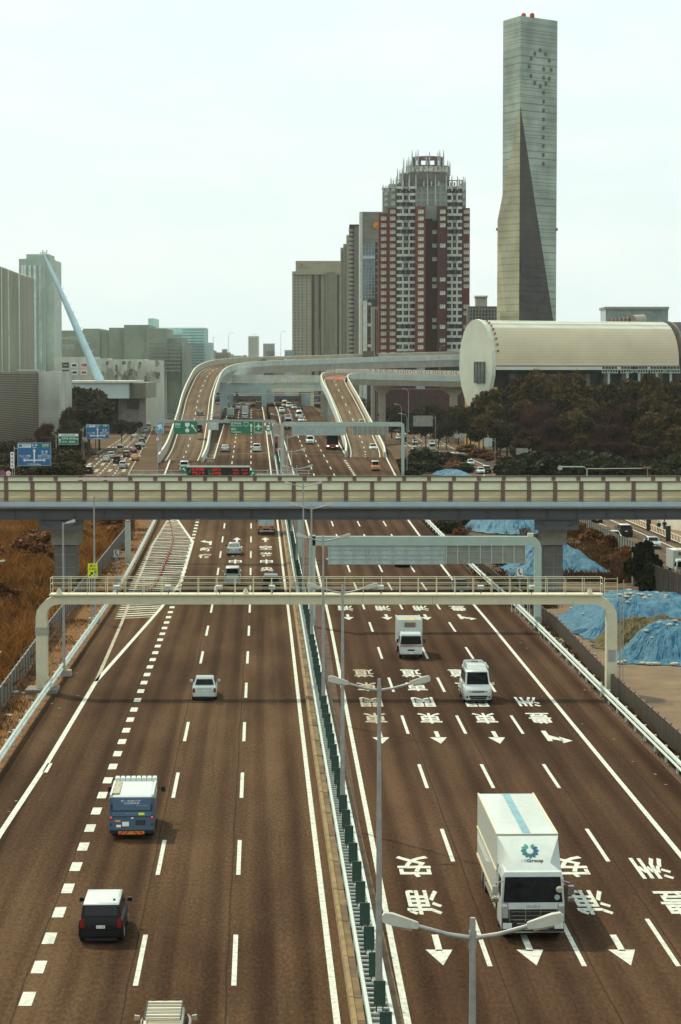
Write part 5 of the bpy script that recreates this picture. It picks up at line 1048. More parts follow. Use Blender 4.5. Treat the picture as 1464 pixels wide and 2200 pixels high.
SR = [(868, 937, P_SED, cSILVER, cWHITE, 'white car first behind the grey lamp in the right queue'), (855, 930, P_SUV, cBLACK, cDARKG, 'dark suv in the right queue'), (846, 922, P_SED, cSILVER, cSILVER, 'silver car deep in the right queue'), (882, 933, VAN, cWHITE, cWHITE, 'white van in the right queue'), (893, 971, P_SED, cSILVER, cWHITE, 'white saloon beside the truck at the right crossing'), (913, 979, P_SUV, cBLACK, cSILVER, 'silver suv at the right crossing stop line'), (893, 955, P_SED, cSILVER, cSILVER, 'silver car behind the truck at the right crossing'), (870, 950, P_SUV, cBLACK, cBLACK, 'black suv left in the right queue'), (857, 945, P_SED, cSILVER, cWHITE, 'white saloon left in the right queue'), (950, 985, P_SED, cSILVER, cWHITE, 'white saloon turning at the right crossing'), (994, 993, P_SED, cSILVER, cWHITE, 'white car turning past the bushes on the right street'), (1013, 1001, P_SED, cSILVER, cSILVER, 'silver saloon second past the bushes on the right street'), (1048, 1018, P_SUV, cBLACK, cBLACK, 'black suv on the right street above the parapet'), (1035, 1019, P_SED, cSILVER, cWHITE, 'white saloon beside the black suv on the right street'), (1087, 1023, VAN, cWHITE, cWHITE, 'white roof low behind the overpass parapet at right')]
for u, v, pr, ba, co, lab in SR: far(pr, ba, co, u, v, lab, False, True, group=gq, rz=None)
far_truck_ = far(P_TRK, cWHITE, cWHITE, 930, 968, 'white box truck waiting at the right crossing', False, True, group=gq)
far(P_SUV, cBLACK, cBLACK, 1340, 1152, 'black suv on the service road by the barrier rail', True, True, rz=.05); far(P_SED, cSILVER, cSILVER, 1408, 1180, 'silver saloon on the service road coming towards us', False, True)
far(P_SED, cSILVER, cWHITE, 1325, 1166, 'white car roof behind the pale corrugated fence', False, True); far(P_TRK, cWHITE, cWHITE, 1462, 1238, 'white box truck at the right frame edge on the service road', False, True, rz=PI + .05); far(P_SED, cSILVER, cBLACK, 1284, 1124, 'black car under the overpass edge on the service road', False, True)
# crash cushion at the ramp nose
cc = thing('crash_cushion', 'red and white crash cushion drum at the nose of the left ramp', 'crash cushion', tuple(R(445, 943)))
MB().tube([(0, 0, 0), (0, 0, 1.1)], .62, 16).build('drum', mRED, cc, world=False, smooth=50); MB().tube([(0, 0, .8), (0, 0, 1.4)], .66, 16).build('white_cap', mWHITE, cc, world=False, smooth=50)
# ------------------------------------------------------------------ buildings
def lines_mat(name, col, col2, w=20, rough=.7, axis=2, lo=.65, hi=1.15):
    """fine cladding lines: relief too small to model at this distance"""
    m = bpy.data.materials.new(name); m.use_nodes = True; t = m.node_tree; b = t.nodes['Principled BSDF']; b.inputs['Roughness'].default_value = rough
    co = t.nodes.new('ShaderNodeTexCoord'); sx = t.nodes.new('ShaderNodeSeparateXYZ'); t.links.new(co.outputs['Object'], sx.inputs[0])
    mo = t.nodes.new('ShaderNodeMath'); mo.operation = 'PINGPONG'; mo.inputs[1].default_value = w / 2; t.links.new(sx.outputs[axis], mo.inputs[0])
    mr = t.nodes.new('ShaderNodeMapRange'); mr.inputs[1].default_value = 0; mr.inputs[2].default_value = w * .12; t.links.new(mo.outputs[0], mr.inputs[0])
    n = t.nodes.new('ShaderNodeTexNoise'); n.inputs['Scale'].default_value = .12; n.inputs['Detail'].default_value = 8; t.links.new(co.outputs['Object'], n.inputs['Vector'])
    mx = t.nodes.new('ShaderNodeMix'); mx.data_type = 'RGBA'; mx.inputs[6].default_value = (*col2, 1); mx.inputs[7].default_value = (*col, 1); t.links.new(mr.outputs[0], mx.inputs[0])
    m2 = t.nodes.new('ShaderNodeMix'); m2.data_type = 'RGBA'; m2.blend_type = 'MULTIPLY'; m2.inputs[0].default_value = .45; t.links.new(mx.outputs[2], m2.inputs[6]); t.links.new(n.outputs[1], m2.inputs[7])
    sub = t.nodes.new('ShaderNodeMath'); r2 = t.nodes.new('ShaderNodeMapRange'); r2.inputs[1].default_value = .3; r2.inputs[2].default_value = .7; r2.inputs[3].default_value = lo; r2.inputs[4].default_value = hi; t.links.new(n.outputs[0], r2.inputs[0])
    m2.inputs[0].default_value = 1; cc_ = t.nodes.new('ShaderNodeCombineColor'); [t.links.new(r2.outputs[0], cc_.inputs[i]) for i in range(3)]; t.links.new(cc_.outputs[0], m2.inputs[7]); t.links.new(m2.outputs[2], b.inputs['Base Color']); return m
def bld(name, label, u, Y, cat='building'): return thing(name, label, cat, (PX(u, Y), Y, 0))
def block(par, u0, u1, v0, v1, Y, dep, mat, name='wall', z0=None):
    return MB().bx(PX(u0, Y), PX(u1, Y), Y, Y + dep, PZ(v1, Y) if z0 is None else z0, PZ(v0, Y)).build(name, mat, par)
def cells(par, u0, u1, v0, v1, Y, nx, nz, mat, fw=.7, fh=.6, name='window', off=.25, skip=0.0, limit=290):
    """grid of separate window panes standing in front of a wall"""
    x0, x1, z0, z1 = PX(u0, Y), PX(u1, Y), PZ(v1, Y), PZ(v0, Y); dx, dz = (x1 - x0) / nx, (z1 - z0) / nz
    me = MB().box((0, 0, 0), (dx * fw, .3, dz * fh)).mesh(name, mat); far_ = MB(); n = 0
    for j in range(nz):
        for i in range(nx):
            if rnd.random() < skip: continue
            c = Vector((x0 + (i + .5) * dx, Y - off + .1, z1 - (j + .5) * dz))
            if n < limit: link(name, me, par, c - Vector(par.location)); n += 1
            else: far_.box(c, (dx * fw, .3, dz * fh))
    if far_.v: tag(far_.build('far_' + name, mat, par), kind='stuff')
# -- tall chimney tower
mCLAD = lines_mat('chimney_cladding', (.34, .42, .35), (.22, .27, .22), 2.2); mCLADW = lines_mat('chimney_sunlit_foot_cladding', (.46, .44, .27), (.28, .26, .17), 2.2); mCLADD = lines_mat('chimney_shaded_cladding', (.050, .044, .034), (.034, .031, .025), 2.2)  # sun yellow and shade dark painted into the wedge facet colours
mDARKGL = M('chimney_dark_glass', (.02, .019, .018), .5, .6, .25)
ch = bld('chimney_tower', 'very tall square grey chimney tower with a folded wedge foot behind the curved hall', 1115, 800, 'tower')
C_ = Vector((PX(1115, 800), 800)); A_ = Vector((PX(1078, 812), 812)); B_ = Vector((PX(1193.5, 812), 812)); D_ = A_ + B_ - C_
ztop = PZ(33, 800)
core = MB(); cc2 = (A_ + B_ + C_ + D_) / 4
sh_ = lambda p, k: cc2 + (p - cc2) * k
core.loft([[(*sh_(p, .993), -1) for p in (A_, C_, B_, D_)], [(*sh_(p, .993), ztop - .3) for p in (A_, C_, B_, D_)]]); core.build('core', mBLACK, ch)
nb = 54
for i in range(nb):
    z0, z1 = ztop * i / nb, ztop * (i + 1) / nb - .10
    MB().loft([[(*p, z0) for p in (A_, C_, B_, D_)], [(*p, z1) for p in (A_, C_, B_, D_)]]).build('cladding_band', mCLAD, ch)
P0 = (*C_, PZ(226, 800)); Cb = (PX(1114, 790), 790, 0); Ct = (PX(1114, 792), 792, PZ(480, 792)); R38 = (PX(1188, 810.9), 810.9, PZ(690, 811)); Rb = tuple(Vector(P0) + (Vector(R38) - Vector(P0)) * (P0[2] / (P0[2] - R38[2])))
a78 = (A_.x - .02, A_.y - .05, PZ(432, 812)); a72 = (PX(1067.5, 806), 806, PZ(474, 806)); a0 = (PX(1067, 805), 805, 0); bk = (D_.x, D_.y - 6, 0)
MB().add([P0, a78, a72, a0, Cb], [(0, 1, 2), (0, 2, 4), (2, 3, 4)]).build('wedge_left', mCLADW, ch)
MB().add([P0, Cb, R38, (B_.x - .05, B_.y - .35, 0)], [(0, 1, 2), (1, 3, 2)]).build('wedge_right', mCLADD, ch)
MB().add([a78, a72, a0, (A_.x, A_.y + 1, 0), (A_.x, A_.y + .5, a78[2])], [(0, 1, 2, 3, 4)]).build('wedge_back', mCLADD, ch)
def on_right(s, z): p = C_.lerp(B_, s); return Vector((p.x, p.y, z))
wme = MB().box((0, 0, 0), (1.0, .5, 1.15), rz=math.atan2(B_.y - C_.y, B_.x - C_.x)).mesh('porthole', M('porthole_glass', (.085, .085, .07), .4, .3, 2)); wfr = MB().box((-.25, -.1, .0), (.5, .5, 1.2), rz=math.atan2(B_.y - C_.y, B_.x - C_.x)).mesh('porthole_reveal', mGREYP)
uv_ = [(1156, 108), (1145, 115), (1137, 126), (1133, 143), (1137, 163), (1145, 178), (1157, 185), (1168, 116), (1176, 130), (1180, 150), (1176, 169), (1169, 180), (1164, 148), (1164, 167)] + [(1164, 199 + i * 19.1) for i in range(9)]
for u, v in uv_:
    s = (u - 1115) / 78.5; p = on_right(s, 0); z = PZ(v, p.y); p.z = z
    o = link('porthole', wme, ch, p - Vector(ch.location)); link('porthole_reveal', wfr, o)
for u in (1122, 1140): MB().tube([(PX(u, 803), 804, ztop - .1), (PX(u, 803), 804, ztop + .9), (PX(u, 803), 804, ztop + 1.3)], [.8, .75, .5], 10).build('roof_beacon', mRED, ch)
for u, Y in ((1066, 805), (1115, 799.4), (1194.5, 812)): MB().box((PX(u, Y), Y - .3, PZ(493, Y)), (.5, .6, .9)).build('aviation_lamp', mRED, ch)
Pv, Cv, Rv = Vector(P0), Vector(Cb), Vector(Rb); wn_ = (Rv - Cv).cross(Pv - Cv).normalized(); wn_ = wn_ if wn_.y < 0 else -wn_
for s0, s1, v0, v1 in ((.06, .14, 552, 590), (.08, .22, 533, 537), (.25, .66, 569, 575), (.70, .86, 569, 575), (.10, .80, 588, 594), (.06, .86, 606, 613), (.10, .88, 622, 626), (.06, .9, 634, 650), (.06, .5, 657, 664), (.55, .92, 660, 672)):
    z0, z1 = PZ(v1, 800), PZ(v0, 800); q = []
    for s_, z in ((s0, z0), (s1, z0), (s1, z1), (s0, z1)): k = z / P0[2]; q.append(Cv.lerp(Pv, k).lerp(Rv.lerp(Pv, k), s_) + wn_ * .12)
    MB().loft([[tuple(x) for x in q], [tuple(x + wn_ * .05) for x in q]]).build('dark_glazing', mDARKGL, ch)
MB().bx(PX(1072, 788), PX(1112, 788), 786, 790, PZ(700, 788), PZ(672, 788)).build('foot_annex', mCLADW, ch)

# -- red brick high-rise with checkered balconies
mBRICK = M('red_brick_cladding', (.165, .040, .029), .8, .15, .5, detail=8); mBRICKD = M('dark_red_and_shade_cladding', (.075, .024, .020), .8, .2, .5, detail=8); mPALEW = M('pale_balcony_white', (.54, .57, .48), .6, .1, .6); mDOPEN = M('balcony_shadow', (.035, .033, .03), .6, .35, .9); mWPANE = M('window_pane_pale', (.50, .54, .44), .2, .5, 1.3, spec=.6); mGREYCL = M('grey_green_cladding', (.26, .29, .25), .6, .1, .5)
rt = bld('red_tower', 'dark red residential high-rise with checkered white balconies and a spiky crown', 910, 1000); RY = 1000
wm = MB()
for k in (-1, 0, 1): wm.box((k * .78, 0, 0), (.66, .12, 1.62))
wme = wm.mesh('window', mWPANE)
nwin = 0; ROW0, DROW = 455.0, 14.55
def red_col(u0, u1, vtop, Y, mat, win=True, gap=0):
    global nwin
    block(rt, u0, u1, vtop, 800, Y, 12, mat, 'red_wall', 0)
    if win:
        j0 = int((vtop + 4 - ROW0) / DROW) if vtop > ROW0 else 0
        for j in range(j0, 22):
            v = ROW0 + j * DROW
            if v < vtop + 5 or v > 765 or rnd.random() < gap: continue
            link('window', wme, rt, Vector(((PX((u0 + u1) / 2 + 1, Y)), Y - .06, PZ(v, Y))) - Vector(rt.location)); nwin += 1
red_col(813, 833.5, 458, 1010, mBRICK); red_col(833.5, 852, 446, 1006, mBRICK); red_col(892, 913.5, 443, 997, mBRICK); red_col(939, 960, 443, 999, mBRICKD, True, .45); red_col(992, 1008.5, 447, 1009, mBRICK, True, .1)
block(rt, 913.5, 940, 446, 800, 1004, 12, mBRICKD, 'red_recess', 0)  # recess shade painted in: darker red than the wall columns
for j in range(21):
    if rnd.random() < .5: link('window', wme, rt, Vector((PX(934, 1004), 1003.9, PZ(ROW0 + j * DROW, 1004))) - Vector(rt.location))
def balcony(u0, u1, vtop, Y):
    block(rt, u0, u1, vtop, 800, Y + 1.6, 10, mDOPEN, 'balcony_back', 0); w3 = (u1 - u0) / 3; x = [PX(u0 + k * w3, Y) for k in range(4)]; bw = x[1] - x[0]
    slab = MB().box((0, 0, 0), (bw * .94, .25, 1.02)).mesh('balcony_front', mPALEW); slabd = MB().box((0, 0, 0), (bw * .94, .25, 1.02)).mesh('balcony_front', mGREYCL); fin = MB().box((0, 0, 0), (.62, .5, 2.72)).mesh('balcony_fin', mPALEW); find = MB().box((0, 0, 0), (.5, .3, 2.72)).mesh('balcony_fin', mDOPEN); glz = MB().box((0, 0, 0), (bw * .30, .1, 1.5)).mesh('balcony_window', M('balcony_glass', (.14, .15, .13), .2, .6, 2))
    j0 = round((vtop - ROW0) / DROW)
    for j in range(j0, 22):
        v = ROW0 + j * DROW + 6; zc = PZ(v, Y); chk = (j < 5) or (7 <= j <= 10 and False) or j in (7, 8, 9, 10) or j >= 17
        for k in range(3): link('balcony_front', slabd if (chk and k == 1 and j % 5 != 0 and j < 17) else slab, rt, Vector(((x[k] + x[k + 1]) / 2, Y - .1, zc)) - Vector(rt.location)); link('balcony_window', glz, rt, Vector(((x[k] + x[k + 1]) / 2 + rnd.uniform(-.7, .7), Y + 1.5, zc + 1.5)) - Vector(rt.location))
        for k in (1, 2): link('balcony_fin', find if (chk and j % 2) else fin, rt, Vector((x[k], Y + .12, zc + 1.4)) - Vector(rt.location))
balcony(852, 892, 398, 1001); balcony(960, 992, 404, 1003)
# grey upper storeys and crown
for u0, u1, v0, Y in ((822, 836, 406, 1012), (836, 853, 395, 1008), (892, 960, 394, 1002.5), (991, 1000, 392, 1012)):
    block(rt, u0, u1, v0, 470, Y, 10, mGREYCL, 'upper_wall')
    n = max(1, round((u1 - u0) / 13)); cells(rt, u0 + 1, u1 - 1, v0 + 4, 445, Y, n, 3, mWPANE if Y > 1003 else M('upper_glass', (.18, .20, .17), .2, .5, 1), .55, .62, 'upper_window', .1)
def ring(par, uc, Y, r, v0, v1, mat, name, n=28, wall=.4, rough=None):
    cx, z0, z1 = PX(uc, Y), PZ(v1, Y), PZ(v0, Y); mb = MB(); R_ = []
    for rr_, z in ((r, z0), (r, z1), (r - wall, z1), (r - wall, z0), (r, z0)): R_.append([(cx + rr_ * math.cos(2 * PI * k / n), Y + rr_ * math.sin(2 * PI * k / n), z) for k in range(n)])
    mb.loft(R_, cap=False); return mb.build(name, mat, par, smooth=50)
YC = 1012
ring(rt, 911, YC, 10.5, 374, 402, M('crown_drum', (.14, .13, .105), .7, .3, .6, detail=8), 'crown_drum'); ring(rt, 918, YC, 8.9, 360, 372, mWPANE, 'glass_ring'); ring(rt, 918, YC, 9.1, 372, 376, mBROWNS, 'ring_beam'); ring(rt, 918, YC, 6.4, 338, 342.5, mBROWNS, 'top_ring', wall=1.0); ring(rt, 918, YC, 9.1, 358, 360.3, mBROWNS, 'ring_beam')
gp = MB().box((0, 0, 0), (.18, .3, 2.3)).mesh('ring_mullion', mBROWNS); pst = MB().box((0, 0, 0), (.8, .8, 4.0)).mesh('crown_post', mBROWNS)
for k in range(28): a = 2 * PI * k / 28; link('ring_mullion', gp, rt, Vector((PX(918, YC) + 9.0 * math.cos(a), YC + 9.0 * math.sin(a), PZ(366, YC))) - Vector(rt.location))
for k in range(10): a = 2 * PI * k / 10 + .2; link('crown_post', pst, rt, Vector((PX(918, YC) + 6.0 * math.cos(a), YC + 6 * math.sin(a), PZ(350, YC))) - Vector(rt.location))
mSPK = M('steel_spike', (.40, .46, .42), .5, .1, 1)
for u, v0, v1 in [(885, 322, 362), (893, 325, 362), (897.5, 320, 372), (922, 325, 360), (915, 332, 360), (940, 325, 360), (944, 321, 362), (952, 322, 358), (867, 339, 374), (874, 342, 374), (878, 336, 372), (882, 344, 374), (961, 344, 374), (965.5, 346, 378), (854, 361, 392), (859, 364, 392), (864, 360, 390), (840, 380, 404), (845, 384, 402), (851, 378, 404), (823, 396, 412), (829, 398, 410), (834, 396, 412), (864, 380, 408), (879, 374, 410), (893, 374, 408), (918, 374, 440), (935, 374, 440), (958, 375, 408), (970, 376, 410), (982, 377, 408), (994, 378, 410), (998, 380, 408), (986, 384, 400), (926, 388, 400), (910, 388, 400), (942, 388, 400)]:
    Y = 1001 if v1 > 398 else 1004; MB().tube([(PX(u, Y), Y, PZ(v1, Y)), (PX(u, Y), Y, PZ((v0 * 2 + v1) / 3, Y)), (PX(u, Y), Y, PZ(v0, Y))], [.33, .30, .08], 5).build('crown_spike', mSPK, rt)
for u0, u1, v0, v1 in ((852, 892, 386, 398), (960, 992, 387, 404), (822, 838, 404, 408)):
    mb = MB(); mb.bx(PX(u0, 1006), PX(u1, 1006), 1005.5, 1006, PZ(v1, 1006), PZ(v1 - 3, 1006)); mb.bx(PX(u0, 1006), PX(u1, 1006), 1005.5, 1006, PZ(v0 + 2, 1006), PZ(v0, 1006)); 
    for k in range(4): u = u0 + (u1 - u0) * k / 3; mb.bx(PX(u, 1006) - .35, PX(u, 1006) + .35, 1005.4, 1006.1, PZ(v1, 1006), PZ(v0, 1006))
    mb.build('roof_frame', mBROWNS, rt)

# -- neighbours of the red tower
sb = bld('office_tower', 'grey office tower with yellow shell emblem and blue glass beside the red tower', 795, 1200); SY = 1200
block(sb, 773, 835, 455, 800, SY, 30, lines_mat('grey_tower_wall', (.20, .19, .15), (.15, .14, .115), 3.0), 'wall', 0); block(sb, 772.5, 779, 456, 800, SY - 1, 31, mPALEW, 'edge_fin', 0)
block(sb, 779, 806, 525, 645, SY - 1.2, 2, M('blue_glass', (.13, .22, .24), .12, .5, .12, spec=.8), 'glass_wall')
for j in range(17): block(sb, 779, 806, 525 + j * 7, 525.8 + j * 7, SY - 1.6, .5, mGREYP, 'glazing_bar')
for i in range(5): block(sb, 779 + i * 6.4, 779.8 + i * 6.4, 525, 645, SY - 1.7, .5, mGREYP, 'glazing_bar')
block(sb, 779, 806, 549, 556, SY - 1.8, .5, M('pale_band', (.38, .48, .48), .3, .1, 1), 'pale_band')
block(sb, 780, 793, 646, 800, SY - 2, 2.5, mPALEW, 'lower_bay', 0)
for j in range(14): block(sb, 806.5, 815, 520 + j * 14, 528 + j * 14, SY - .8, 1, mDOPEN, 'dark_window')
ec = (PX(809.5, SY), SY - .7, PZ(484, SY)); em = []
for k in range(15): a = PI * (k / 14) * 1.24 - .12 * PI; r_ = 1.95 * (1.0 + .05 * math.cos(k * PI)); em.append((ec[0] + r_ * math.cos(a), ec[2] + r_ * math.sin(a) * .95))
em = em + [(ec[0] - .7, ec[2] - 1.55), (ec[0] + .7, ec[2] - 1.55)]
eo = MB().add([(x, ec[1], z) for x, z in em] + [(x, ec[1] + .4, z) for x, z in em], [tuple(range(len(em)))] + [(k, (k + 1) % len(em), len(em) + (k + 1) % len(em), len(em) + k) for k in range(len(em))]).build('shell_emblem', mSRED, sb)
MB().add([(ec[0] + (x - ec[0]) * .84, ec[1] - .02, ec[2] + (z - ec[2]) * .84) for x, z in em], [tuple(range(len(em)))]).build('shell_face', M('emblem_yellow', (.72, .36, .01), .5, .05, 2), eo)
for k in range(7): a = PI * (.12 + .76 * k / 6); MB().tube([(ec[0], ec[1] - .05, ec[2] - 1.1), (ec[0] + 1.5 * math.cos(a), ec[1] - .05, ec[2] + 1.4 * math.sin(a))], .05, 4).build('shell_rib', mSRED, eo)
d1 = bld('low_office', 'dark glazed low office in front of the shell tower', 800, 1100); block(d1, 789, 812, 642, 800, 1100, 10, M('dark_glass_wall', (.05, .05, .045), .3, .3, .3), 'wall', 0)
for j in range(8): block(d1, 790, 798, 650 + j * 15, 656 + j * 15, 1099.6, .5, mWPANE if j % 3 == 0 else mDOPEN, 'window')
d2 = bld('beige_annex', 'narrow beige block against the foot of the red tower', 806, 1060); block(d2, 798, 813, 659, 800, 1060, 10, mCONC, 'wall', 0)
for i in range(2): block(d2, 806 + i * 4, 808 + i * 4, 664, 800, 1059.7, .4, mDOPEN, 'window_strip', 0)
st = bld('slab_tower', 'thin slab tower of stacked balconies between the hotel and the shell tower', 762, 1300); block(st, 761, 773.5, 484, 800, 1300, 25, M('slab_wall', (.16, .145, .12), .8, .1, .3), 'wall', 0); block(st, 750.5, 761.5, 486, 800, 1302, 25, mDOPEN, 'balcony_back', 0)
sl_me = MB().hexa([(-1.6, -1.2, -.9), (1.35, .9, -.9), (1.35, 2.0, -.9), (-1.6, 2, -.9), (-1.6, -1.2, .75), (1.35, .9, .75), (1.35, 2, .75), (-1.6, 2, .75)]).mesh('balcony_slab', mCONC)
for j in range(29): link('balcony_slab', sl_me, st, Vector((PX(756, 1301), 1301, PZ(494 + j * 9.6, 1301))) - Vector(st.location))
block(st, 751, 773.5, 482, 484, 1299, 26, mBROWNS, 'roof_slab')
bt = bld('stepped_tower', 'pale stepped tower edge squeezed left of the slab tower', 741, 1350)
mBEI = M('beige_stone', (.33, .31, .21), .8, .1, .2, detail=8)
for u0, u1, v0 in ((732, 738, 532), (738, 744.5, 524), (744.5, 751, 505)):
    block(bt, u0, u1, v0, 800, 1350 - (u0 - 732) * .5, 20, mBEI, 'wall', 0); block(bt, u0 + 1.6, u0 + 3.6, v0 + 6, 800, 1349.5 - (u0 - 732) * .5, .6, mGREYCL, 'window_strip', 0)
ht = bld('beige_hotel', 'broad beige hotel tower with ribbed curved bay at the end of the motorway', 682, 1500); HY = 1500
block(ht, 636, 733, 560.5, 590, HY + 2, 30, mBEI, 'crown_wall'); mb = MB(); letter(mb, 'GRAND', lambda a, b: (PX(652, HY) + a, HY + 1.9, PZ(574.5, HY) + b), 7.0, 1.1); mb.build('lettering', M('faded_red', (.24, .13, .08), .7, .1), ht)
MB().box((PX(649, HY), HY + 1.9, PZ(568, HY)), (1.0, .2, 1.4)).build('crest', M('crest_red', (.36, .08, .05), .7, .1), ht)
block(ht, 628.5, 733, 583, 800, HY + 4, 30, mBEI, 'wall', 0)
mHW = M('hotel_window', (.13, .16, .14), .25, .5, .8)
for u in (631.5, 639, 647.5, 656.5): cells(ht, u, u + 6, 588, 770, HY + 4, 1, 27, mHW, .62, .55, 'window', .2)
for u0, u1 in ((670, 677), (685, 690), (724, 729)): block(ht, u0, u1, 588, 800, HY + 3.6, .6, mDOPEN, 'recess', 0)
for i in range(11):
    u = 696 + i * 2.75; dy = -3.5 * math.sin(PI * (i + .5) / 11)
    block(ht, u, u + 1.25, 583, 800, HY + 3 + dy, 4, mBEI, 'rib', 0); block(ht, u + 1.25, u + 2.75, 587, 800, HY + 4.2 + dy, 3, M('hotel_glass', (.24, .29, .25), .25, .4, 3.0, stretch=(.1, .1, 6)), 'glass_strip', 0)
for i in range(5): block(ht, 676.5 + i * 1.8, 677.5 + i * 1.8, 583, 800, HY + 2.5, 1.5, mBEI, 'rib', 0)
sm = bld('glass_office', 'dark glazed office with a small roof block between the red tower and the chimney', 1035, 900); block(sm, 1006, 1067, 658, 800, 900, 15, M('dim_glass', (.085, .09, .075), .3, .4, .3), 'wall', 0)
for i in range(9): block(sm, 1008 + i * 6.6, 1009 + i * 6.6, 660, 700, 899.6, .5, mGREYCL, 'mullion')
for j in range(4): block(sm, 1006, 1066, 664 + j * 8, 665 + j * 8, 899.5, .5, mGREYCL, 'transom')
block(sm, 1022, 1046, 637, 660, 903, 8, mCONC, 'roof_block'); block(sm, 1020, 1048, 635, 638, 902, 10, mPALEW, 'roof_cap')
fr_ = bld('glass_block', 'long pale glass block showing above the right end of the curved hall roof', 1368, 1000); block(fr_, 1300, 1434, 664, 760, 1000, 20, M('sea_glass', (.20, .27, .24), .2, .3, .2, spec=.7), 'wall', 0); block(fr_, 1298, 1436, 659, 664.5, 999, 22, mGREYCL, 'roof_edge')
for i in range(14): block(fr_, 1304 + i * 9.6, 1305.2 + i * 9.6, 665, 700, 999.6, .5, mGREYP, 'mullion')
# stadium-like ribbed thing peeking above the hall roof
for u in (): pass
rb = bld('roof_cluster', 'round ribbed roof fans peeking over the right half of the curved hall', 1355, 800)
for i in range(12): block(rb, 1308 + i * 4.2, 1310.3 + i * 4.2, 685 - i * .45, 700, 800, 2, mCONC if i % 2 else mBROWNS, 'rib')
MB().tube([(PX(1357, 800), 800, PZ(690, 800)), (PX(1382, 800), 803, PZ(688, 800))], 2.0, 14).build('fan', mCONC, rb, smooth=50)
rb2 = bld('brick_block', 'brown block with grey bands behind the right end of the curved hall', 1455, 760); block(rb2, 1438, 1475, 692, 730, 760, 12, mCONCD, 'upper_wall'); block(rb2, 1428, 1480, 724, 750, 756, 12, M('brown_wall', (.10, .085, .07), .8, .2, .3), 'wall'); block(rb2, 1424, 1480, 748, 766, 752, 12, mGREYCL, 'band'); block(rb2, 1424, 1480, 766, 840, 756, 8, mDOPEN, 'void', 0); block(rb2, 1424, 1480, 810, 830, 751, 8, mCONC, 'band')
# -- curved hall
mHALL = M('hall_roof_metal', (.60, .64, .52), .4, .07, .15, stretch=(.3, 3, 3)); mHALLB = lines_mat('hall_roof_shingle', (.64, .56, .37), (.50, .43, .28), .8, lo=.90, hi=1.06); mHEND = M('hall_end_plate', (.60, .64, .50), .6, .08, .12, detail=8); mYELL = M('hall_yellow_wall', (.56, .38, .12), .8, .12, .3)
hl_ = thing('curved_hall', 'long vault-roofed hall with a leaf-shaped pale end wall above the dark wood', 'building', (PX(1028, 709), 709, 0))
U_ = Vector((.905, .425)); Nn = Vector((.425, -.905)); O_ = Vector((PX(1028, 709), 709)); LEN = 63
def hp(t_, s, z): q = O_ + U_ * t_ + Nn * s; return (q.x, q.y, z)
zT = PZ(688, 709); zE = PZ(788, 700); half = 9.8
def prof(a): return (half * math.sin(a), zE + (zT - zE) * max(0, math.cos(a)) ** .85)     # a: 0 top .. pi/2 eave
def vault(a0, a1, off, mat, name, t0=0, t1=LEN, n=8):
    mb = MB(); rg = []
    for i in range(n + 1): s, z = prof(a0 + (a1 - a0) * i / n); k = 1 + off / 12; rg.append([hp(t0, s * k, zE + (z - zE) * k), hp(t1, s * k, zE + (z - zE) * k)])
    mb.loft(rg, cap=False, closed=False); return mb.build(name, mat, hl_, smooth=60)
vault(-PI / 2, .62, 0, mHALL, 'roof_crown', n=16); vault(.62, PI / 2 * .995, .0, mHALLB, 'roof_side'); 
for a in (.25, .44): vault(a, a + .02, .12, mBROWNS, 'roof_joint', n=1)
s_, z_ = prof(PI / 2); MB().loft([[hp(.3, s_ - .3, z_ - .9), hp(.3, s_ + .25, z_ - .9), hp(.3, s_ + .25, z_ + .5), hp(.3, s_ - .3, z_ + .5)], [hp(LEN, s_ - .3, z_ - .9), hp(LEN, s_ + .25, z_ - .9), hp(LEN, s_ + .25, z_ + .5), hp(LEN, s_ - .3, z_ + .5)]]).build('eave', mHALL, hl_)
MB().loft([[hp(.3, s_ + .26, z_ + .1), hp(.3, s_ + .32, z_ + .1), hp(.3, s_ + .32, z_ + .4), hp(.3, s_ + .26, z_ + .4)], [hp(LEN, s_ + .26, z_ + .1), hp(LEN, s_ + .32, z_ + .1), hp(LEN, s_ + .32, z_ + .4), hp(LEN, s_ + .26, z_ + .4)]]).build('gutter', mBROWNS, hl_)
def leaf(t0, t1, k, mat, name):
    pts = []
    for i in range(13): s, z = prof(-PI / 2 + PI * i / 12); pts.append((s * k, z + .3))
    zb = PZ(884, 709); low = [(half * k * .98, zE - 2.5), (half * k * .86, zE - 6), (half * k * .62, zE - 10), (half * k * .30, zE - 13), (half * .1, zb)]
    pts = pts + low + [(-s, z) for s, z in low[::-1][1:]]
    return MB().loft([[hp(t0, s, z) for s, z in pts], [hp(t1, s, z) for s, z in pts]]).build(name, mat, hl_)
lf = leaf(-1.0, .2, 1.03, mHEND, 'end_wall'); leaf(LEN + 1.6, LEN + 2.4, 1.02, mCONCD, 'far_end_wall')
wz0, wz1 = PZ(823, 705), PZ(777, 705); wn = MB().loft([[hp(-1.5, .0, wz0), hp(-.9, .0, wz0), hp(-.9, .0, wz1), hp(-1.5, 0, wz1)], [hp(-1.5, 6.0, wz0), hp(-.9, 6.0, wz0), hp(-.9, 6.0, wz1), hp(-1.5, 6, wz1)]]).build('end_window', M('hall_dark_glass', (.10, .11, .095), .25, .3, .3), lf)
for i in range(4): MB().loft([[hp(-1.56, i * 2 - .06, wz0), hp(-1.5, i * 2 - .06, wz0), hp(-1.5, i * 2 - .06, wz1), hp(-1.56, i * 2 - .06, wz1)], [hp(-1.56, i * 2 + .06, wz0), hp(-1.5, i * 2 + .06, wz0), hp(-1.5, i * 2 + .06, wz1), hp(-1.56, i * 2 + .06, wz1)]]).build('window_bar', mBLACK, wn)
pg = MB().box((0, 0, 0), (.5, .5, .5)).mesh('roof_peg', mBROWNS)
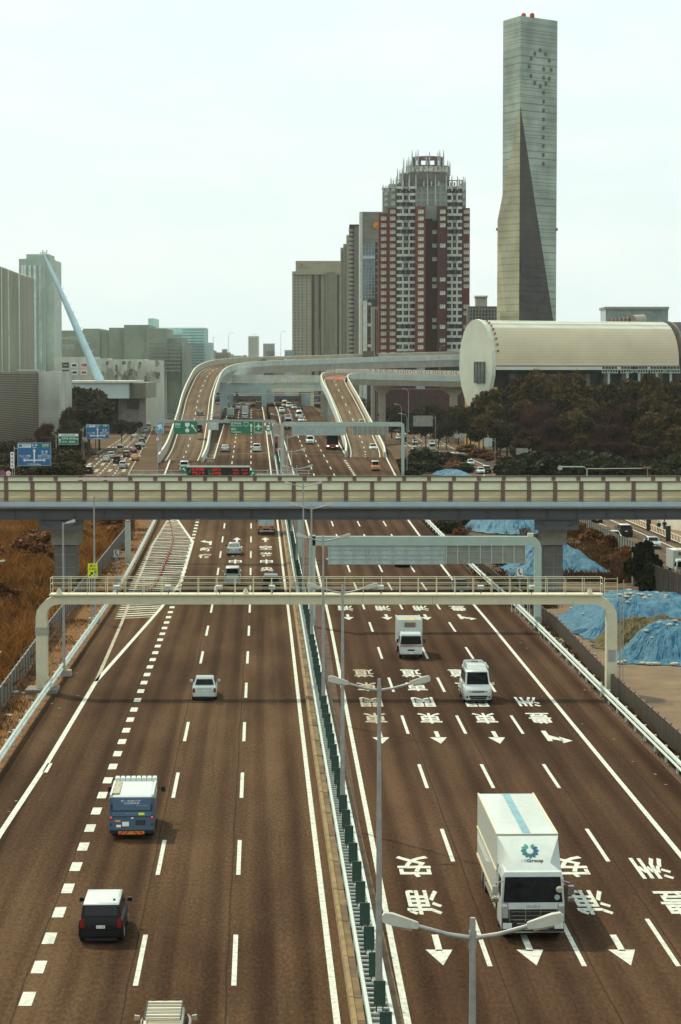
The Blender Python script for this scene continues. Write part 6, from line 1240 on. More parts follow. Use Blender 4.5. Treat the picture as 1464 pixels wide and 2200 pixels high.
for i in range(9): s, z = prof(.15 + i * .145); link('roof_peg', pg, hl_, Vector(hp(1.2, s * 1.03, z + .35)) - Vector(hl_.location))
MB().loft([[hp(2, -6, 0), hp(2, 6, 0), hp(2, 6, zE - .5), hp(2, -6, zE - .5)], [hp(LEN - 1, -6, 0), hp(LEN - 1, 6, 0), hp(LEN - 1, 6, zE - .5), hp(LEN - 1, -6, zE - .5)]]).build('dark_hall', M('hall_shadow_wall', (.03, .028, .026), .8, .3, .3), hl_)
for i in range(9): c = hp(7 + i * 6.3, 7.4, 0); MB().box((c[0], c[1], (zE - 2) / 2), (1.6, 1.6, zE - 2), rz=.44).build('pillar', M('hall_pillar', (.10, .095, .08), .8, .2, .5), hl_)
MB().loft([[hp(.4, -9.2, 0), hp(.4, 4.5, 0), hp(.4, 4.5, zE - 2), hp(.4, -9.2, zE - 2)], [hp(2.0, -9.2, 0), hp(2.0, 4.5, 0), hp(2.0, 4.5, zE - 2), hp(2, -9.2, zE - 2)]]).build('yellow_wall', mYELL, hl_)
MB().loft([[hp(.6, 6.2, 6), hp(3.0, 6.2, 6), hp(3.0, 8.6, 6), hp(.6, 8.6, 6)], [hp(.6, 6.2, PZ(832, 700)), hp(3.0, 6.2, PZ(832, 700)), hp(3.0, 8.6, PZ(832, 700)), hp(.6, 8.6, PZ(832, 700))]]).build('yellow_wall', mYELL, hl_)
for i, (u, v0, v1) in enumerate(((1308, 798, 832), (1348, 798, 832), (1373, 800, 830), (1411, 799, 833), (1441, 798, 836))):
    q = thing('toll_sensor_post', ['pale sensor post with box truss head, leftmost before the hall', 'second pale sensor post from the left before the hall', 'third and shortest pale sensor post before the hall', 'fourth pale sensor post from the left before the hall', 'rightmost pale sensor post before the hall'][i], 'post', (PX(u, 672), 672, 0), group='sensor posts in front of the curved hall')
    MB().bx(PX(u, 672) - .28, PX(u, 672) + .28, 672, 672.6, 0, PZ(v0, 672)).build('post', mMINT, q); mb = MB(); w_ = PX(u + 19, 672) - PX(u, 672)
    for z in (PZ(792, 672), PZ(801, 672)): mb.box((PX(u + 2, 672), 672, z), (2 * w_ * .9, .8, .22))
    for k in range(7): mb.box((PX(u + 2, 672) + (k / 6 - .5) * 2 * w_ * .86, 672, PZ(796.5, 672)), (.14, .7, 1.2))
    mb.build('truss_head', mMINT, q)
    for k in range(5): MB().box((PX(u - 12 + k * 6.5, 672), 671.6, PZ(790, 672)), (.62, .6, .5)).build('sensor', mBLACK, q)

# -- left side: towers and mall with haze painted into paler colours, slanted mast, louvred block
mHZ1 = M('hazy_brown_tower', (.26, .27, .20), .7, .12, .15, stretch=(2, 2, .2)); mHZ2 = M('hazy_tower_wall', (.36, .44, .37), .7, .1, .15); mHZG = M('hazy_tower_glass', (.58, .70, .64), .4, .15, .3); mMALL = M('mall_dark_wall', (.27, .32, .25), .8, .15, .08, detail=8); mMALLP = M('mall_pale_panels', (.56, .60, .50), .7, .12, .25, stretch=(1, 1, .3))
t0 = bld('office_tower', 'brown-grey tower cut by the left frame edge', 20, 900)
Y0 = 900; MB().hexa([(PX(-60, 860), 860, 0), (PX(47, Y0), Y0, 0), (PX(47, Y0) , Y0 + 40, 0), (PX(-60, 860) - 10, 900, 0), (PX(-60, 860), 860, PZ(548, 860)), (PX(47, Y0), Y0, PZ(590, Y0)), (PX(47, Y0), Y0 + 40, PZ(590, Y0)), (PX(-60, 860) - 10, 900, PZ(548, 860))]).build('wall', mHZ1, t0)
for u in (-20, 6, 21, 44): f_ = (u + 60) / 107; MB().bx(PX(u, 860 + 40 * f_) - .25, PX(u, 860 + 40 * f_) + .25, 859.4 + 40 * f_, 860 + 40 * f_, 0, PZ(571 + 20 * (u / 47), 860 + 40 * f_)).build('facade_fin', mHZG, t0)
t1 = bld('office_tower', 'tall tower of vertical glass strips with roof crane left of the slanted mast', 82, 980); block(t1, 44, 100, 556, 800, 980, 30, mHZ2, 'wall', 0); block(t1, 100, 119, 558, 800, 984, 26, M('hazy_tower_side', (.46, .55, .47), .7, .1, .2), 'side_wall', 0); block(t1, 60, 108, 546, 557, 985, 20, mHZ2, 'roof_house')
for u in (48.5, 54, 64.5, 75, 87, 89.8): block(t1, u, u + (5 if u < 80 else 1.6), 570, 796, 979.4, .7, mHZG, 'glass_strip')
for i in range(4): MB().tube([(PX(88 + i * 5, 985), 985, PZ(548, 985)), (PX(92 + i * 4, 985), 985, PZ(541 - (i % 2) * 4, 985))], .25, 4).build('roof_crane', mHZG, t1)
ms = thing('slanted_mast', 'pale blue slanted mast leaning from the tower top down to the low white hall', 'mast', D(222, 822, 880)[:])
mMAST = M('mast_paint', (.46, .64, .66), .6, .06, .2); a, c = D(219, 826, 880), D(104, 566, 900); MB().tube([tuple(a), tuple(a.lerp(c, .4)), tuple(c)], [1.6, 1.35, .65], 10).build('mast_tube', mMAST, ms, smooth=60); MB().tube([tuple(c), tuple(D(92, 540, 902))], [.5, .2], 6).build('mast_tip', mMAST, ms)
for k in range(14): p = a.lerp(c, .12 + k * .065); MB().tube([tuple(p), (p.x + 2.0 - k * .07, p.y, p.z + 1.1)], .12, 4).build('mast_rung', mMAST, ms)
ml = bld('shopping_mall', 'long hazy dark mall block behind the pale shop facade', 250, 1050)
for u0, u1, v0 in ((118, 240, 710), (180, 216, 706), (236, 330, 704), (268, 322, 698), (316, 360, 706), (340, 392, 727), (392, 402, 742)): block(ml, u0, u1, v0, 800, 1050 + (u0 % 7) * 1.5, 40, mMALL, 'wall', 0)
cells(ml, 322, 390, 735, 800, 1049, 8, 8, M('mall_bands', (.22, .24, .19), .6, .3, .5), .85, .45, 'storey_band', .2)
for s, v, w_ in (('DiverCity', 727, 8.5), ('TOKYO', 745, 5.0)): mb = MB(); letter(mb, s, lambda a, b: (PX(149, 1048) + a, 1048.0, PZ(v, 1048) + b), w_, 1.9); mb.build('lettering', mPALEW, ml)
sf = bld('shop_facade', 'pale patchwork shop facade carrying six brand boards below the dark mall', 230, 960)
for u0, u1, v0 in ((118, 206, 767), (206, 232, 770), (232, 312, 772), (312, 346, 774)): block(sf, u0, u1, v0, 840, 960 + (u0 % 5), 20, mMALLP, 'wall', 0)
for i in range(46):
    u = rnd.uniform(208, 340) if i < 30 else rnd.uniform(120, 340); v = rnd.choice((776, 784, 792, 800, 808)) + rnd.uniform(-2, 2)
    if 128 < u < 196 and v < 812: continue
    block(sf, u, u + rnd.uniform(4, 8), v, v + rnd.choice((8, 14)), 959.2 - rnd.random() * .4, .6, (mMALLP, M('facade_patch', (.30, .31, .25), .7, .15, 1), M('facade_dark_patch', (.17, .17, .13), .7, .15, 1))[i % 3], 'facade_panel')
for i, (u, v, mt, s, mt2) in enumerate(((142, 784.5, mDOPEN, '', None), (161, 784.5, mSWHITE, '', None), (181.5, 784, mSWHITE, 'H&M', mSRED), (142, 800, mDOPEN, '', None), (161.5, 800, mSWHITE, '', None), (181.5, 800, mSWHITE, '', None))):
    o = block(sf, u - 7, u + 7, v - 5.5, v + 5.5, 957.8, .5, mt, 'brand_board')
    if s: mb = MB(); letter(mb, s, lambda a, b: (PX(u, 957) + a, 957.7, PZ(v, 957) + b), 2.2, 1.3, .03); mb.build('lettering', mt2, o)
    elif mt is mSWHITE: block(sf, u - 4.5, u + 4.5, v - 2, v + 2.2, 957.6, .1, (mGREYP, mSBLK, mSRED)[i % 3], 'brand_mark')
    else: block(sf, u - 5, u + 5, v - 1.6, v + 1.6, 957.6, .1, mGALV, 'brand_mark')
bb = bld('glass_office', 'pale blue-green office with a small roof tower in the left haze', 385, 1150); mBBL = M('hazy_blue_office', (.40, .58, .54), .5, .1, .1)  # haze painted pale into the office walls and window bands too
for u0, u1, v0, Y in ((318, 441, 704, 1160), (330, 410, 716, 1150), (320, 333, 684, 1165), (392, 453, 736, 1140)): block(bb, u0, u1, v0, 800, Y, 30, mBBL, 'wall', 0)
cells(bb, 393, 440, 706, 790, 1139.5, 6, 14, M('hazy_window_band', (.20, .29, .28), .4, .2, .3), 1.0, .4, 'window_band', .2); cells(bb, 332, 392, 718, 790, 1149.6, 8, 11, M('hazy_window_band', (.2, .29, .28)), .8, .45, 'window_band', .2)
lw = bld('low_hall', 'low white flat-roofed hall under the foot of the slanted mast', 220, 860); block(lw, 130, 277, 822, 856, 860, 50, M('low_hall_wall', (.46, .56, .54), .7, .06, .1), 'wall'); block(lw, 128, 284, 818.5, 822.5, 859, 54, mPALEW, 'roof_edge'); block(lw, 277, 316, 822, 856, 866, 44, M('low_hall_side', (.26, .27, .20), .7, .1, .2), 'side_wall')
for i in range(8): block(lw, 279 + i * 4.6, 280 + i * 4.6, 823, 856, 865.5, .6, mCONCD, 'louvre_post')
block(lw, 255, 300, 856, 900, 870, 30, mCONCD, 'plinth', 0); block(lw, 274, 300, 860, 878, 869.3, .7, mDOPEN, 'dark_opening'); block(lw, 140, 256, 856, 900, 885, 20, mDOPEN, 'undercroft', 0)
lv = bld('louvred_block', 'near dark louvred block with pale side wall at the left frame edge', 60, 650)
lx1, ly1, lx0, ly0 = PX(84, 650), 650.0, PX(-60, 588), 588.0; z1 = PZ(800, 650)
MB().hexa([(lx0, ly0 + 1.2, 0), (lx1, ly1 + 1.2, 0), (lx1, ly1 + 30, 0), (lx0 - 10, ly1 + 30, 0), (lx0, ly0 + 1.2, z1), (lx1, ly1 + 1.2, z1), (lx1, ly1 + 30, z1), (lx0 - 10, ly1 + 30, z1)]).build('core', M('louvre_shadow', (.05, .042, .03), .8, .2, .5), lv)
block(lv, 83.5, 129, 798, 990, 650, 30, lines_mat('pale_rib_wall', (.50, .51, .43), (.44, .45, .38), .8), 'pale_wall', 0)
ex, ey = lx1 - lx0, ly1 - ly0
lo = MB().hexa([(-ex, -ey, -.17), (0, 0, -.17), (0, .9, -.1), (-ex, .9 - ey, -.1), (-ex, .15 - ey, .06), (0, .15, .06), (0, .9, .0), (-ex, .9 - ey, .0)]).mesh('louvre', M('louvre_metal', (.25, .215, .15), .5, .15, .2, stretch=(.3, .3, 3)))
for j in range(48): link('louvre', lo, lv, Vector((lx1, ly1, z1 - .2 - j * .46)) - Vector(lv.location))
for u in (10, 45, 70, 95, 115): MB().box((PX(u, 655), 655, PZ(797, 655)), (.5, .5, .6)).build('roof_vent', mGREYP, lv)
MB().bx(PX(40, 652), PX(84, 652), 651, 653, PZ(796, 652), PZ(794, 652)).build('roof_duct', mPALEW, lv)
# -- distant skyline behind the bend of the ramp
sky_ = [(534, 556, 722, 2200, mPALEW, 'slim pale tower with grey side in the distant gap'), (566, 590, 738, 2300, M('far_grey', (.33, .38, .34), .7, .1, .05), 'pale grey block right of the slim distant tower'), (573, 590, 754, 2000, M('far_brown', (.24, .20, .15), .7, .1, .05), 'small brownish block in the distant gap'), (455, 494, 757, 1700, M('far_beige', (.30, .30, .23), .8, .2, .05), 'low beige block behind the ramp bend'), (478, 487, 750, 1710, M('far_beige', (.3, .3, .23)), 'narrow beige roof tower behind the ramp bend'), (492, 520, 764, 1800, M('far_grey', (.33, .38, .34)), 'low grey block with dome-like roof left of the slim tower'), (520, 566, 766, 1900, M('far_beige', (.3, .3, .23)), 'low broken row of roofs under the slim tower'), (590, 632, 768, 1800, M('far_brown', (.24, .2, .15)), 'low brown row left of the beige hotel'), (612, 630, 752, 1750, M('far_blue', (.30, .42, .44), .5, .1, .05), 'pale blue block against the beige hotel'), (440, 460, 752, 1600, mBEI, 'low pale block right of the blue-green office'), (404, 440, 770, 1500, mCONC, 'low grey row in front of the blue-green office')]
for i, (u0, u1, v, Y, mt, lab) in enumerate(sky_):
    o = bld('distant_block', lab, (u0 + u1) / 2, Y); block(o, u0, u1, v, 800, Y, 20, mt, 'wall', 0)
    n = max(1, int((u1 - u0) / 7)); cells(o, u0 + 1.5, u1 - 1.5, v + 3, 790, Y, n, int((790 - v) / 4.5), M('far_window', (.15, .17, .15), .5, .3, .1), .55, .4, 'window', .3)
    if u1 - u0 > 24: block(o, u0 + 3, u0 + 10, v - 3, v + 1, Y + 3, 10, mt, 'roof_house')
rbk = bld('brick_terrace', 'dark red brick terrace half hidden by trees under the right viaduct', 885, 880); block(rbk, 815, 965, 836, 885, 880, 20, mBRICKD, 'wall', 0); cells(rbk, 825, 960, 841, 868, 880, 12, 2, mDOPEN, .5, .5, 'window', .2)
from mathutils import noise as mnoise
# ------------------------------------------------------------------ trees and undergrowth
rs = np.random.RandomState(5)
def leaf_mat(name, dark, mid, light, scale=.35):
    m = bpy.data.materials.new(name); m.use_nodes = True; MATS[name] = m; t = m.node_tree; b = t.nodes['Principled BSDF']; b.inputs['Roughness'].default_value = .75; b.inputs['Specular IOR Level'].default_value = .15
    co = t.nodes.new('ShaderNodeTexCoord'); n = t.nodes.new('ShaderNodeTexNoise'); n.inputs['Scale'].default_value = scale; n.inputs['Detail'].default_value = 5; n.inputs['Roughness'].default_value = .7; t.links.new(co.outputs['Object'], n.inputs['Vector'])
    oi = t.nodes.new('ShaderNodeObjectInfo'); ad = t.nodes.new('ShaderNodeMath'); ad.operation = 'MULTIPLY_ADD'; ad.inputs[1].default_value = .22; t.links.new(oi.outputs['Random'], ad.inputs[0]); t.links.new(n.outputs[0], ad.inputs[2])
    r = t.nodes.new('ShaderNodeValToRGB'); e = r.color_ramp.elements; e[0].position = .38; e[0].color = (*dark, 1); e[1].position = .82; e[1].color = (*light, 1); q = e.new(.58); q.color = (*mid, 1)
    t.links.new(ad.outputs[0], r.inputs[0]); t.links.new(r.outputs[0], b.inputs['Base Color']); return translucent(m, .32 if 'grass' in name else .14) if 'mound' not in name else m
mLEAF = leaf_mat('evergreen_leaves', (.018, .0115, .006), (.052, .034, .012), (.135, .088, .026)); mLEAF2 = leaf_mat('dull_leaves', (.018, .016, .008), (.042, .036, .014), (.085, .070, .027)); mBUSH = leaf_mat('bush_leaves', (.014, .018, .008), (.03, .034, .014), (.06, .06, .025))
mTWIG = leaf_mat('bare_twigs', (.030, .011, .009), (.060, .024, .017), (.095, .042, .027), .5); mBARK = M('bark', (.05, .035, .025), .95, .2, 4); mRUST = leaf_mat('rusty_scrub_leaves', (.07, .028, .010), (.15, .062, .020), (.25, .115, .036), .5); mGRASS = leaf_mat('dry_grass_blades', (.085, .034, .010), (.22, .098, .024), (.42, .235, .070), .13); mGRASS2 = leaf_mat('dark_grass_blades', (.035, .018, .008), (.085, .042, .015), (.15, .085, .03), .3)
def quads(C, size, up=.35):
    """leaf clumps: one bent quad per centre, random facing"""
    n = len(C); a = rs.normal(size=(n, 3)); a /= np.linalg.norm(a, axis=1)[:, None]; b = rs.normal(size=(n, 3)); b[:, 2] += up; b -= a * (a * b).sum(1)[:, None]; b /= np.linalg.norm(b, axis=1)[:, None]
    s = size * rs.uniform(.6, 1.35, (n, 1)); V = np.stack([C - a * s - b * s * .6, C + a * s - b * s * .5, C + a * s * .8 + b * s * .6, C - a * s * .7 + b * s * .7], 1).reshape(-1, 3)
    return V, np.arange(4 * n).reshape(-1, 4)
def crown_pts(n, lobes, shell=.55):
    out_ = []
    w = np.array([l[3] ** 2 for l in lobes]); w = w / w.sum()
    for l, k in zip(lobes, rs.multinomial(n, w)):
        d = rs.normal(size=(k, 3)); d /= np.linalg.norm(d, axis=1)[:, None]; r = l[3] * (shell + (1 - shell) * rs.rand(k, 1) ** .6) * (1 + .16 * np.sin(d[:, :1] * 7 + l[0]) * np.cos(d[:, 2:] * 6 + l[1]))
        out_.append(np.array(l[:3]) + d * r * np.array([1, 1, .85]))
    return np.concatenate(out_)
def tree_proto(name, label, nleaf, size, mat, seed, h=14., r=5., trunk=True, bare=False, cat='tree'):
    global rs
    rs = np.random.RandomState(seed); g = thing(name, label, cat)
    lobes = []
    for k in range(9 if not bare else 6):
        a = rs.rand() * 2 * PI; q = r * .62 * math.sqrt(rs.rand()); z = h * (.50 + .34 * rs.rand()) if trunk else h * (.3 + .3 * rs.rand())
        lobes.append((q * math.cos(a), q * math.sin(a), z, r * rs.uniform(.34, .56)))
    lobes.append((0, 0, h * .82, r * .45))
    mb = MB()
    if trunk:
        mb.tube([(0, 0, -.5), (.1, .05, h * .25), (-.1, .1, h * .6), (0, 0, h * .85)], [h * .022, h * .017, h * .010, h * .003], 7); mb.build('trunk', mBARK, g, smooth=60)
        lb = MB()
        for l in lobes[:7]: lb.tube([(0, 0, h * .32), (l[0] * .5, l[1] * .5, h * .5), (l[0], l[1], l[2])], [h * .008, h * .006, h * .002], 5)
        lb.build('limbs', mBARK, g)
    if not bare:
        V, Fq = quads(crown_pts(nleaf, lobes), size); nbuild('crown', V, Fq, mat, g)
    else:                                     # bare crown: sprays of twigs
        base = crown_pts(nleaf // 7, lobes, .2); P = np.repeat(base, 7, 0); d = rs.normal(size=P.shape); d[:, 2] = np.abs(d[:, 2]) * 1.1 + .35; d /= np.linalg.norm(d, axis=1)[:, None]
        L_ = rs.uniform(.5, 1.5, (len(P), 1)) * size * 2.4; sd = np.cross(d, rs.normal(size=P.shape)); sd /= np.linalg.norm(sd, axis=1)[:, None]; w = .045
        V = np.stack([P - sd * w, P + sd * w, P + d * L_ + sd * w * .3, P + d * L_ - sd * w * .3], 1).reshape(-1, 3); nbuild('crown', V, np.arange(len(V)).reshape(-1, 4), mat, g)
    return g
EV = [tree_proto('evergreen_tree', 'x', 5200, .34, mLEAF, 3 + k, 14 + k, 5.0 + .5 * k) for k in range(3)]
DL = [tree_proto('evergreen_tree', 'x', 5200, .36, mLEAF2, 13 + k, 14, 5.4) for k in range(2)]
BR = [tree_proto('bare_tree', 'x', 7000, .62, mTWIG, 23 + k, 13, 4.8, bare=True) for k in range(2)]
BU = [tree_proto('bush', 'x', 2200, .20, mBUSH, 33, 3.0, 2.0, False, cat='bush'), tree_proto('bush', 'x', 2200, .19, mRUST, 34, 2.6, 2.0, False, cat='bush')]
used = set()
def plant(pr, x, y, h, label, group=None, z=0., rz=None, wide=1.0, base=14.):
    k = h / base; rz = rnd.uniform(0, 6.28) if rz is None else rz
    if pr.name in used: return dup(pr, (x, y, z), rz, label, group, scale=(k * wide, k * wide, k))
    used.add(pr.name); pr.location = (x, y, z); pr.rotation_euler = (0, 0, rz); pr.scale = (k * wide, k * wide, k); pr['label'] = label
    if group: pr['group'] = group
    return pr
gw = 'trees of the dark wood below the curved hall'
LBE = 'dark evergreen crown among others in the wood below the curved hall'; LBB = 'reddish bare crown among the evergreens of the wood below the hall'
# the wood at right: crown top (u, v) and distance
BACK = [(1012, 878, 690), (1040, 858, 680), (1068, 846, 672), (1096, 832, 668), (1126, 820, 665), (1152, 812, 662), (1180, 811, 660), (1208, 812, 660), (1236, 815, 660), (1264, 821, 660), (1290, 832, 658), (1318, 838, 655), (1345, 832, 650), (1372, 824, 648), (1398, 820, 650), (1424, 826, 645), (1450, 822, 640), (1478, 828, 640), (1505, 834, 640)]
i = 0; cnt = {}
def nth(key):
    cnt[key] = cnt.get(key, 0) + 1; return ORD[cnt[key] - 1]
for u, v, Y in BACK:
    h = PZ(v, Y); pr = EV[i % 3]; plant(pr, PX(u, Y), Y, h, nth('b') + ' evergreen crown from the left along the top edge of the wood below the hall', gw, wide=.80 if h > 17 else 1.0); i += 1
for u, v, Y, kind in [(1030, 905, 640, 0), (1062, 880, 632, 0), (1090, 872, 628, 0), (1120, 862, 624, 0), (1150, 868, 618, 1), (1180, 858, 620, 1), (1212, 852, 622, 0), (1240, 858, 618, 0), (1268, 872, 615, 0), (1296, 868, 612, 1), (1324, 878, 610, 1), (1352, 860, 606, 1), (1382, 862, 604, 0), (1412, 858, 600, 0), (1440, 862, 598, 0), (1470, 858, 598, 0),
                      (1075, 920, 588, 0), (1110, 910, 584, 0), (1140, 918, 580, 1), (1170, 905, 578, 1), (1200, 898, 576, 1), (1232, 892, 574, 0), (1262, 905, 572, 0), (1292, 908, 570, 1), (1322, 912, 566, 1), (1354, 905, 564, 1), (1386, 895, 562, 0), (1418, 890, 560, 0), (1450, 888, 558, 0), (1480, 888, 558, 0),
                      (1120, 952, 548, 0), (1152, 950, 544, 0), (1186, 948, 540, 1), (1218, 945, 538, 1), (1250, 938, 536, 0), (1284, 948, 534, 1), (1316, 950, 532, 1), (1350, 946, 530, 1), (1384, 934, 528, 0), (1418, 930, 526, 0), (1452, 928, 524, 0), (1484, 928, 524, 0),
                      (1180, 980, 508, 0), (1216, 978, 505, 0), (1250, 974, 502, 0), (1286, 978, 500, 1), (1322, 980, 498, 0), (1358, 974, 496, 0), (1394, 968, 494, 0), (1430, 962, 492, 0), (1466, 960, 490, 0)]:
    h = PZ(v, Y) + rnd.uniform(-.5, .8); plant(BR[i % 2] if kind else EV[i % 3], PX(u, Y), Y, h, (lambda row: nth((row, kind)) + (' reddish bare crown' if kind else ' dark evergreen') + ' from the left in the ' + row + ' row of the wood')('second' if Y > 592 else 'third' if Y > 553 else 'fourth' if Y > 515 else 'front'), gw, wide=.95 if not kind else 1.1); i += 1
for u, Y in [(1085, 500), (1105, 482), (1128, 490), (1150, 478), (1172, 486), (1194, 474), (1216, 482), (1238, 470), (1260, 478), (1282, 468), (1304, 476), (1326, 466), (1348, 474), (1370, 464), (1392, 472), (1414, 462), (1436, 470), (1458, 460), (1480, 466)]:
    plant(BU[0], PX(u, Y), Y, rnd.uniform(4.2, 6.2), nth('un') + ' dark bush from the left along the front foot of the wood', 'dark bushes along the foot of the wood', wide=1.25, base=3.0)
wf = MB().quad((24, 470, -.02), (120, 445, -.02), (130, 715, -.02), (36, 700, -.02)).build('wood_floor', M('wood_floor_litter', (.030, .019, .012), 1, .3, .4, detail=8)); tag(wf, kind='structure')
# left cluster beside the louvred block
gl = 'dark trees between the louvred block and the left street'
for u, v, Y in [(150, 832, 700), (172, 828, 690), (192, 832, 700), (214, 852, 680), (165, 872, 640), (190, 868, 630), (146, 900, 600), (176, 905, 690), (206, 905, 690), (262, 900, 720), (282, 905, 760), (300, 905, 860), (322, 872, 980), (338, 880, 1050)]:
    plant(DL[i % 2], PX(u, Y), Y, PZ(v, Y), nth('lc') + ' dark tree of the clump between the louvred block and the left street' if u < 255 else nth('ls') + ' small dark tree lining the far left street', gl if u < 255 else 'small trees along the far left street', wide=1.0); i += 1
for u, v, Y in [(20, 945, 560), (60, 940, 560), (100, 935, 550), (132, 930, 540), (162, 952, 640), (180, 950, 640), (10, 972, 500), (50, 968, 500), (90, 965, 490), (125, 962, 480), (155, 965, 470), (15, 995, 450), (60, 990, 446), (105, 988, 440), (140, 990, 440)]:
    plant(DL[i % 2], PX(u, Y), Y, max(3.5, PZ(v, Y)), nth('th') + ' low dark tree of the thicket behind the blue direction signs', 'low thicket trees behind the blue signs', wide=1.6 if PZ(v, Y) < 8 else 1.15); i += 1
for u, v, Y in [(100, 905, 610), (92, 915, 600)]: plant(BR[i % 2], PX(u, Y), Y, PZ(v, Y), ['leafless tree against the pale side of the louvred block', 'smaller leafless tree against the louvres'][i % 2], wide=.8); i += 1
# under the right viaduct and beside the right street
for u, v, Y in [(842, 868, 800), (862, 880, 760), (905, 872, 800), (925, 868, 790), (945, 878, 760), (965, 872, 760), (980, 885, 740), (1003, 872, 690), (985, 868, 730), (890, 892, 720), (915, 905, 700), (942, 908, 690), (960, 902, 680)]:
    plant(DL[i % 2], PX(u, Y), Y, PZ(v, Y), nth('rv') + ' dark tree from the left in the belt under the right viaduct', 'dark belt of trees under the right viaduct', wide=1.0); i += 1
for u, v, Y in [(420, 850, 1250), (400, 842, 1230), (455, 846, 1280), (520, 858, 1200), (545, 852, 1220), (570, 860, 1210), (600, 858, 1230), (625, 855, 1240), (655, 862, 1200), (690, 862, 1200), (730, 858, 1200), (770, 858, 1150), (800, 862, 1100)]:
    plant(DL[i % 2], PX(u, Y), Y, PZ(v, Y) + 1, nth('fv') + ' far dark tree from the left seen beneath the viaducts', 'far trees beneath the viaducts', wide=1.9); i += 1
for u, v, Y, k in [(885, 985, 520, 0), (905, 965, 540, 0), (872, 1000, 500, 0), (925, 990, 530, 0), (950, 996, 545, 1), (966, 985, 555, 1), (975, 1000, 535, 1), (940, 978, 560, 1), (990, 985, 590, 0), (1000, 1002, 530, 0), (960, 972, 600, 0), (1030, 985, 620, 1), (1060, 990, 600, 1), (1090, 1000, 570, 1), (1120, 1005, 550, 0), (1010, 975, 660, 1)]:
    g_ = G(u, min(v + 26, 1040), 0); plant(BU[k], PX(u, Y), Y, max(2., PZ(v, Y)) if k == 0 else 2.4, nth(('rb', k)) + (' dark green bush' if k == 0 else ' rusty red bush') + ' between the motorway and the right street', ('green' if k == 0 else 'rusty') + ' bushes beside the right street', wide=1.9 if k == 0 else 2.4, base=3.0); i += 1
for u, v, h in [(1385, 1255, 4.6), (1372, 1238, 3.6), (1398, 1268, 3.0)]: p = G(u, v + 10, 0); plant(BU[0], p.x, p.y, h, 'dark shrub at the gap in the corrugated fence by the service road', 'shrubs at the fence gap', wide=.75, base=3.0)
for u, v, h, k in [(1345, 1200, 1.6, 1), (1310, 1180, 1.9, 1), (1270, 1165, 2.0, 1), (1365, 1222, 1.6, 1), (1385, 1290, .9, 1), (1250, 1150, 1.8, 1), (1395, 1548, .8, 1), (960, 1150, 2.6, 0), (985, 1165, 2.0, 1), (1010, 1180, 1.6, 0), (1070, 1215, 1.3, 1), (1050, 1200, 1.4, 1), (970, 1135, 2.6, 1), (1000, 1130, 2.2, 0), (1195, 1172, 2.2, 1), (1300, 1215, 1.2, 1)]:
    p = G(u, v, 0); plant(BU[k], p.x, p.y, h, nth(('ty', k)) + (' dark' if k == 0 else ' reddish brown') + ' scrub bush among the tarpaulin mounds', ('dark' if k == 0 else 'reddish') + ' scrub in the tarpaulin yard', wide=1.3, base=3.0)
# dry field at left: tufts of tall grass as one mass, scrub bushes as things
def blades(name, polys, n, hmin, hmax, mat, w=.05, clump=.35, lab=None):
    """polys: ground quads to scatter in"""
    allP = []
    for (a, b, c, d), k in zip(polys, np.full(len(polys), n // len(polys))):
        nc = max(1, k // 26); s, t_ = rs.rand(nc, 1), rs.rand(nc, 1); a, b, c, d = map(np.array, (a, b, c, d)); C = (a * (1 - s) + b * s) * (1 - t_) + (d * (1 - s) + c * s) * t_
        sc = rs.uniform(.35, 1.2, (nc, 1)) * (.6 + .8 * (np.sin(C[:, :1] * .55 + np.cos(C[:, 1:2] * .21) * 2) * np.cos(C[:, 1:2] * .17) > -.25)); P = np.repeat(C, 26, 0); H = np.repeat(sc, 26, 0); P = P + rs.normal(size=P.shape) * clump; allP.append(np.concatenate([P, H], 1))
    A_ = np.concatenate(allP); m = len(A_); P = np.concatenate([A_[:, :2], np.full((m, 1), -.1)], 1); h = A_[:, 2:3] * rs.uniform(hmin, hmax, (m, 1)); lean = rs.normal(size=(m, 3)) * .33; lean[:, 2] = 1
    sd = rs.normal(size=(m, 3)); sd[:, 2] = 0; sd /= np.linalg.norm(sd, axis=1)[:, None]; V = np.stack([P - sd * w, P + sd * w, P + lean * h * .6 + sd * w * .9, P + lean * h * [[1.25, 1.25, 1]]], 1).reshape(-1, 3)
    o = nbuild(name, V, np.arange(4 * m).reshape(-1, 4), mat); tag(o, lab, None, None, 'stuff'); return o
fl = lambda y, o: (L1(y) - 20.6 - o, y)
rs = np.random.RandomState(50)
blades('dry_grass', [(fl(a, 0.4), fl(a, 34), fl(a + 20, 36), fl(a + 20, .4)) for a in range(140, 345, 20)], 150000, .5, 1.5, mGRASS, .045, .42)
blades('verge_grass', [((L1(a) - 19.8, a), (L1(a) - 18.2, a), (L1(a + 30) - 18.2, a + 30), (L1(a + 30) - 19.8, a + 30)) for a in range(110, 340, 30)], 14000, .08, .28, mGRASS2, .03, .5)
blades('scrub_grass', [((21, 255), (40, 255), (40, 262), (22, 262)), ((30, 262), (34, 262), (33.5, 345), (20, 345)), ((8, 335), (24, 335), (20, 380), (4, 380)), ((16.5, 228), (20, 228), (18, 265), (15, 265))], 36000, .25, .9, mGRASS2, .04, .5)
blades('fence_weeds', [((L2(a) + 18.1, a), (L2(a) + 18.9, a), (L2(a + 25) + 18.9, a + 25), (L2(a + 25) + 18.1, a + 25)) for a in range(115, 215, 25)], 9000, .1, .45, mGRASS2, .03, .35)
for k in range(26):
    y = rnd.uniform(225, 330); o = rnd.uniform(2, 26); p = fl(y, o); plant(BU[1], p[0], p[1], rnd.uniform(1.6, 3.0), 'rusty dry scrub bush standing in the tall dry grass field', 'scrub bushes in the dry field', wide=rnd.uniform(1.2, 1.9), base=2.6)
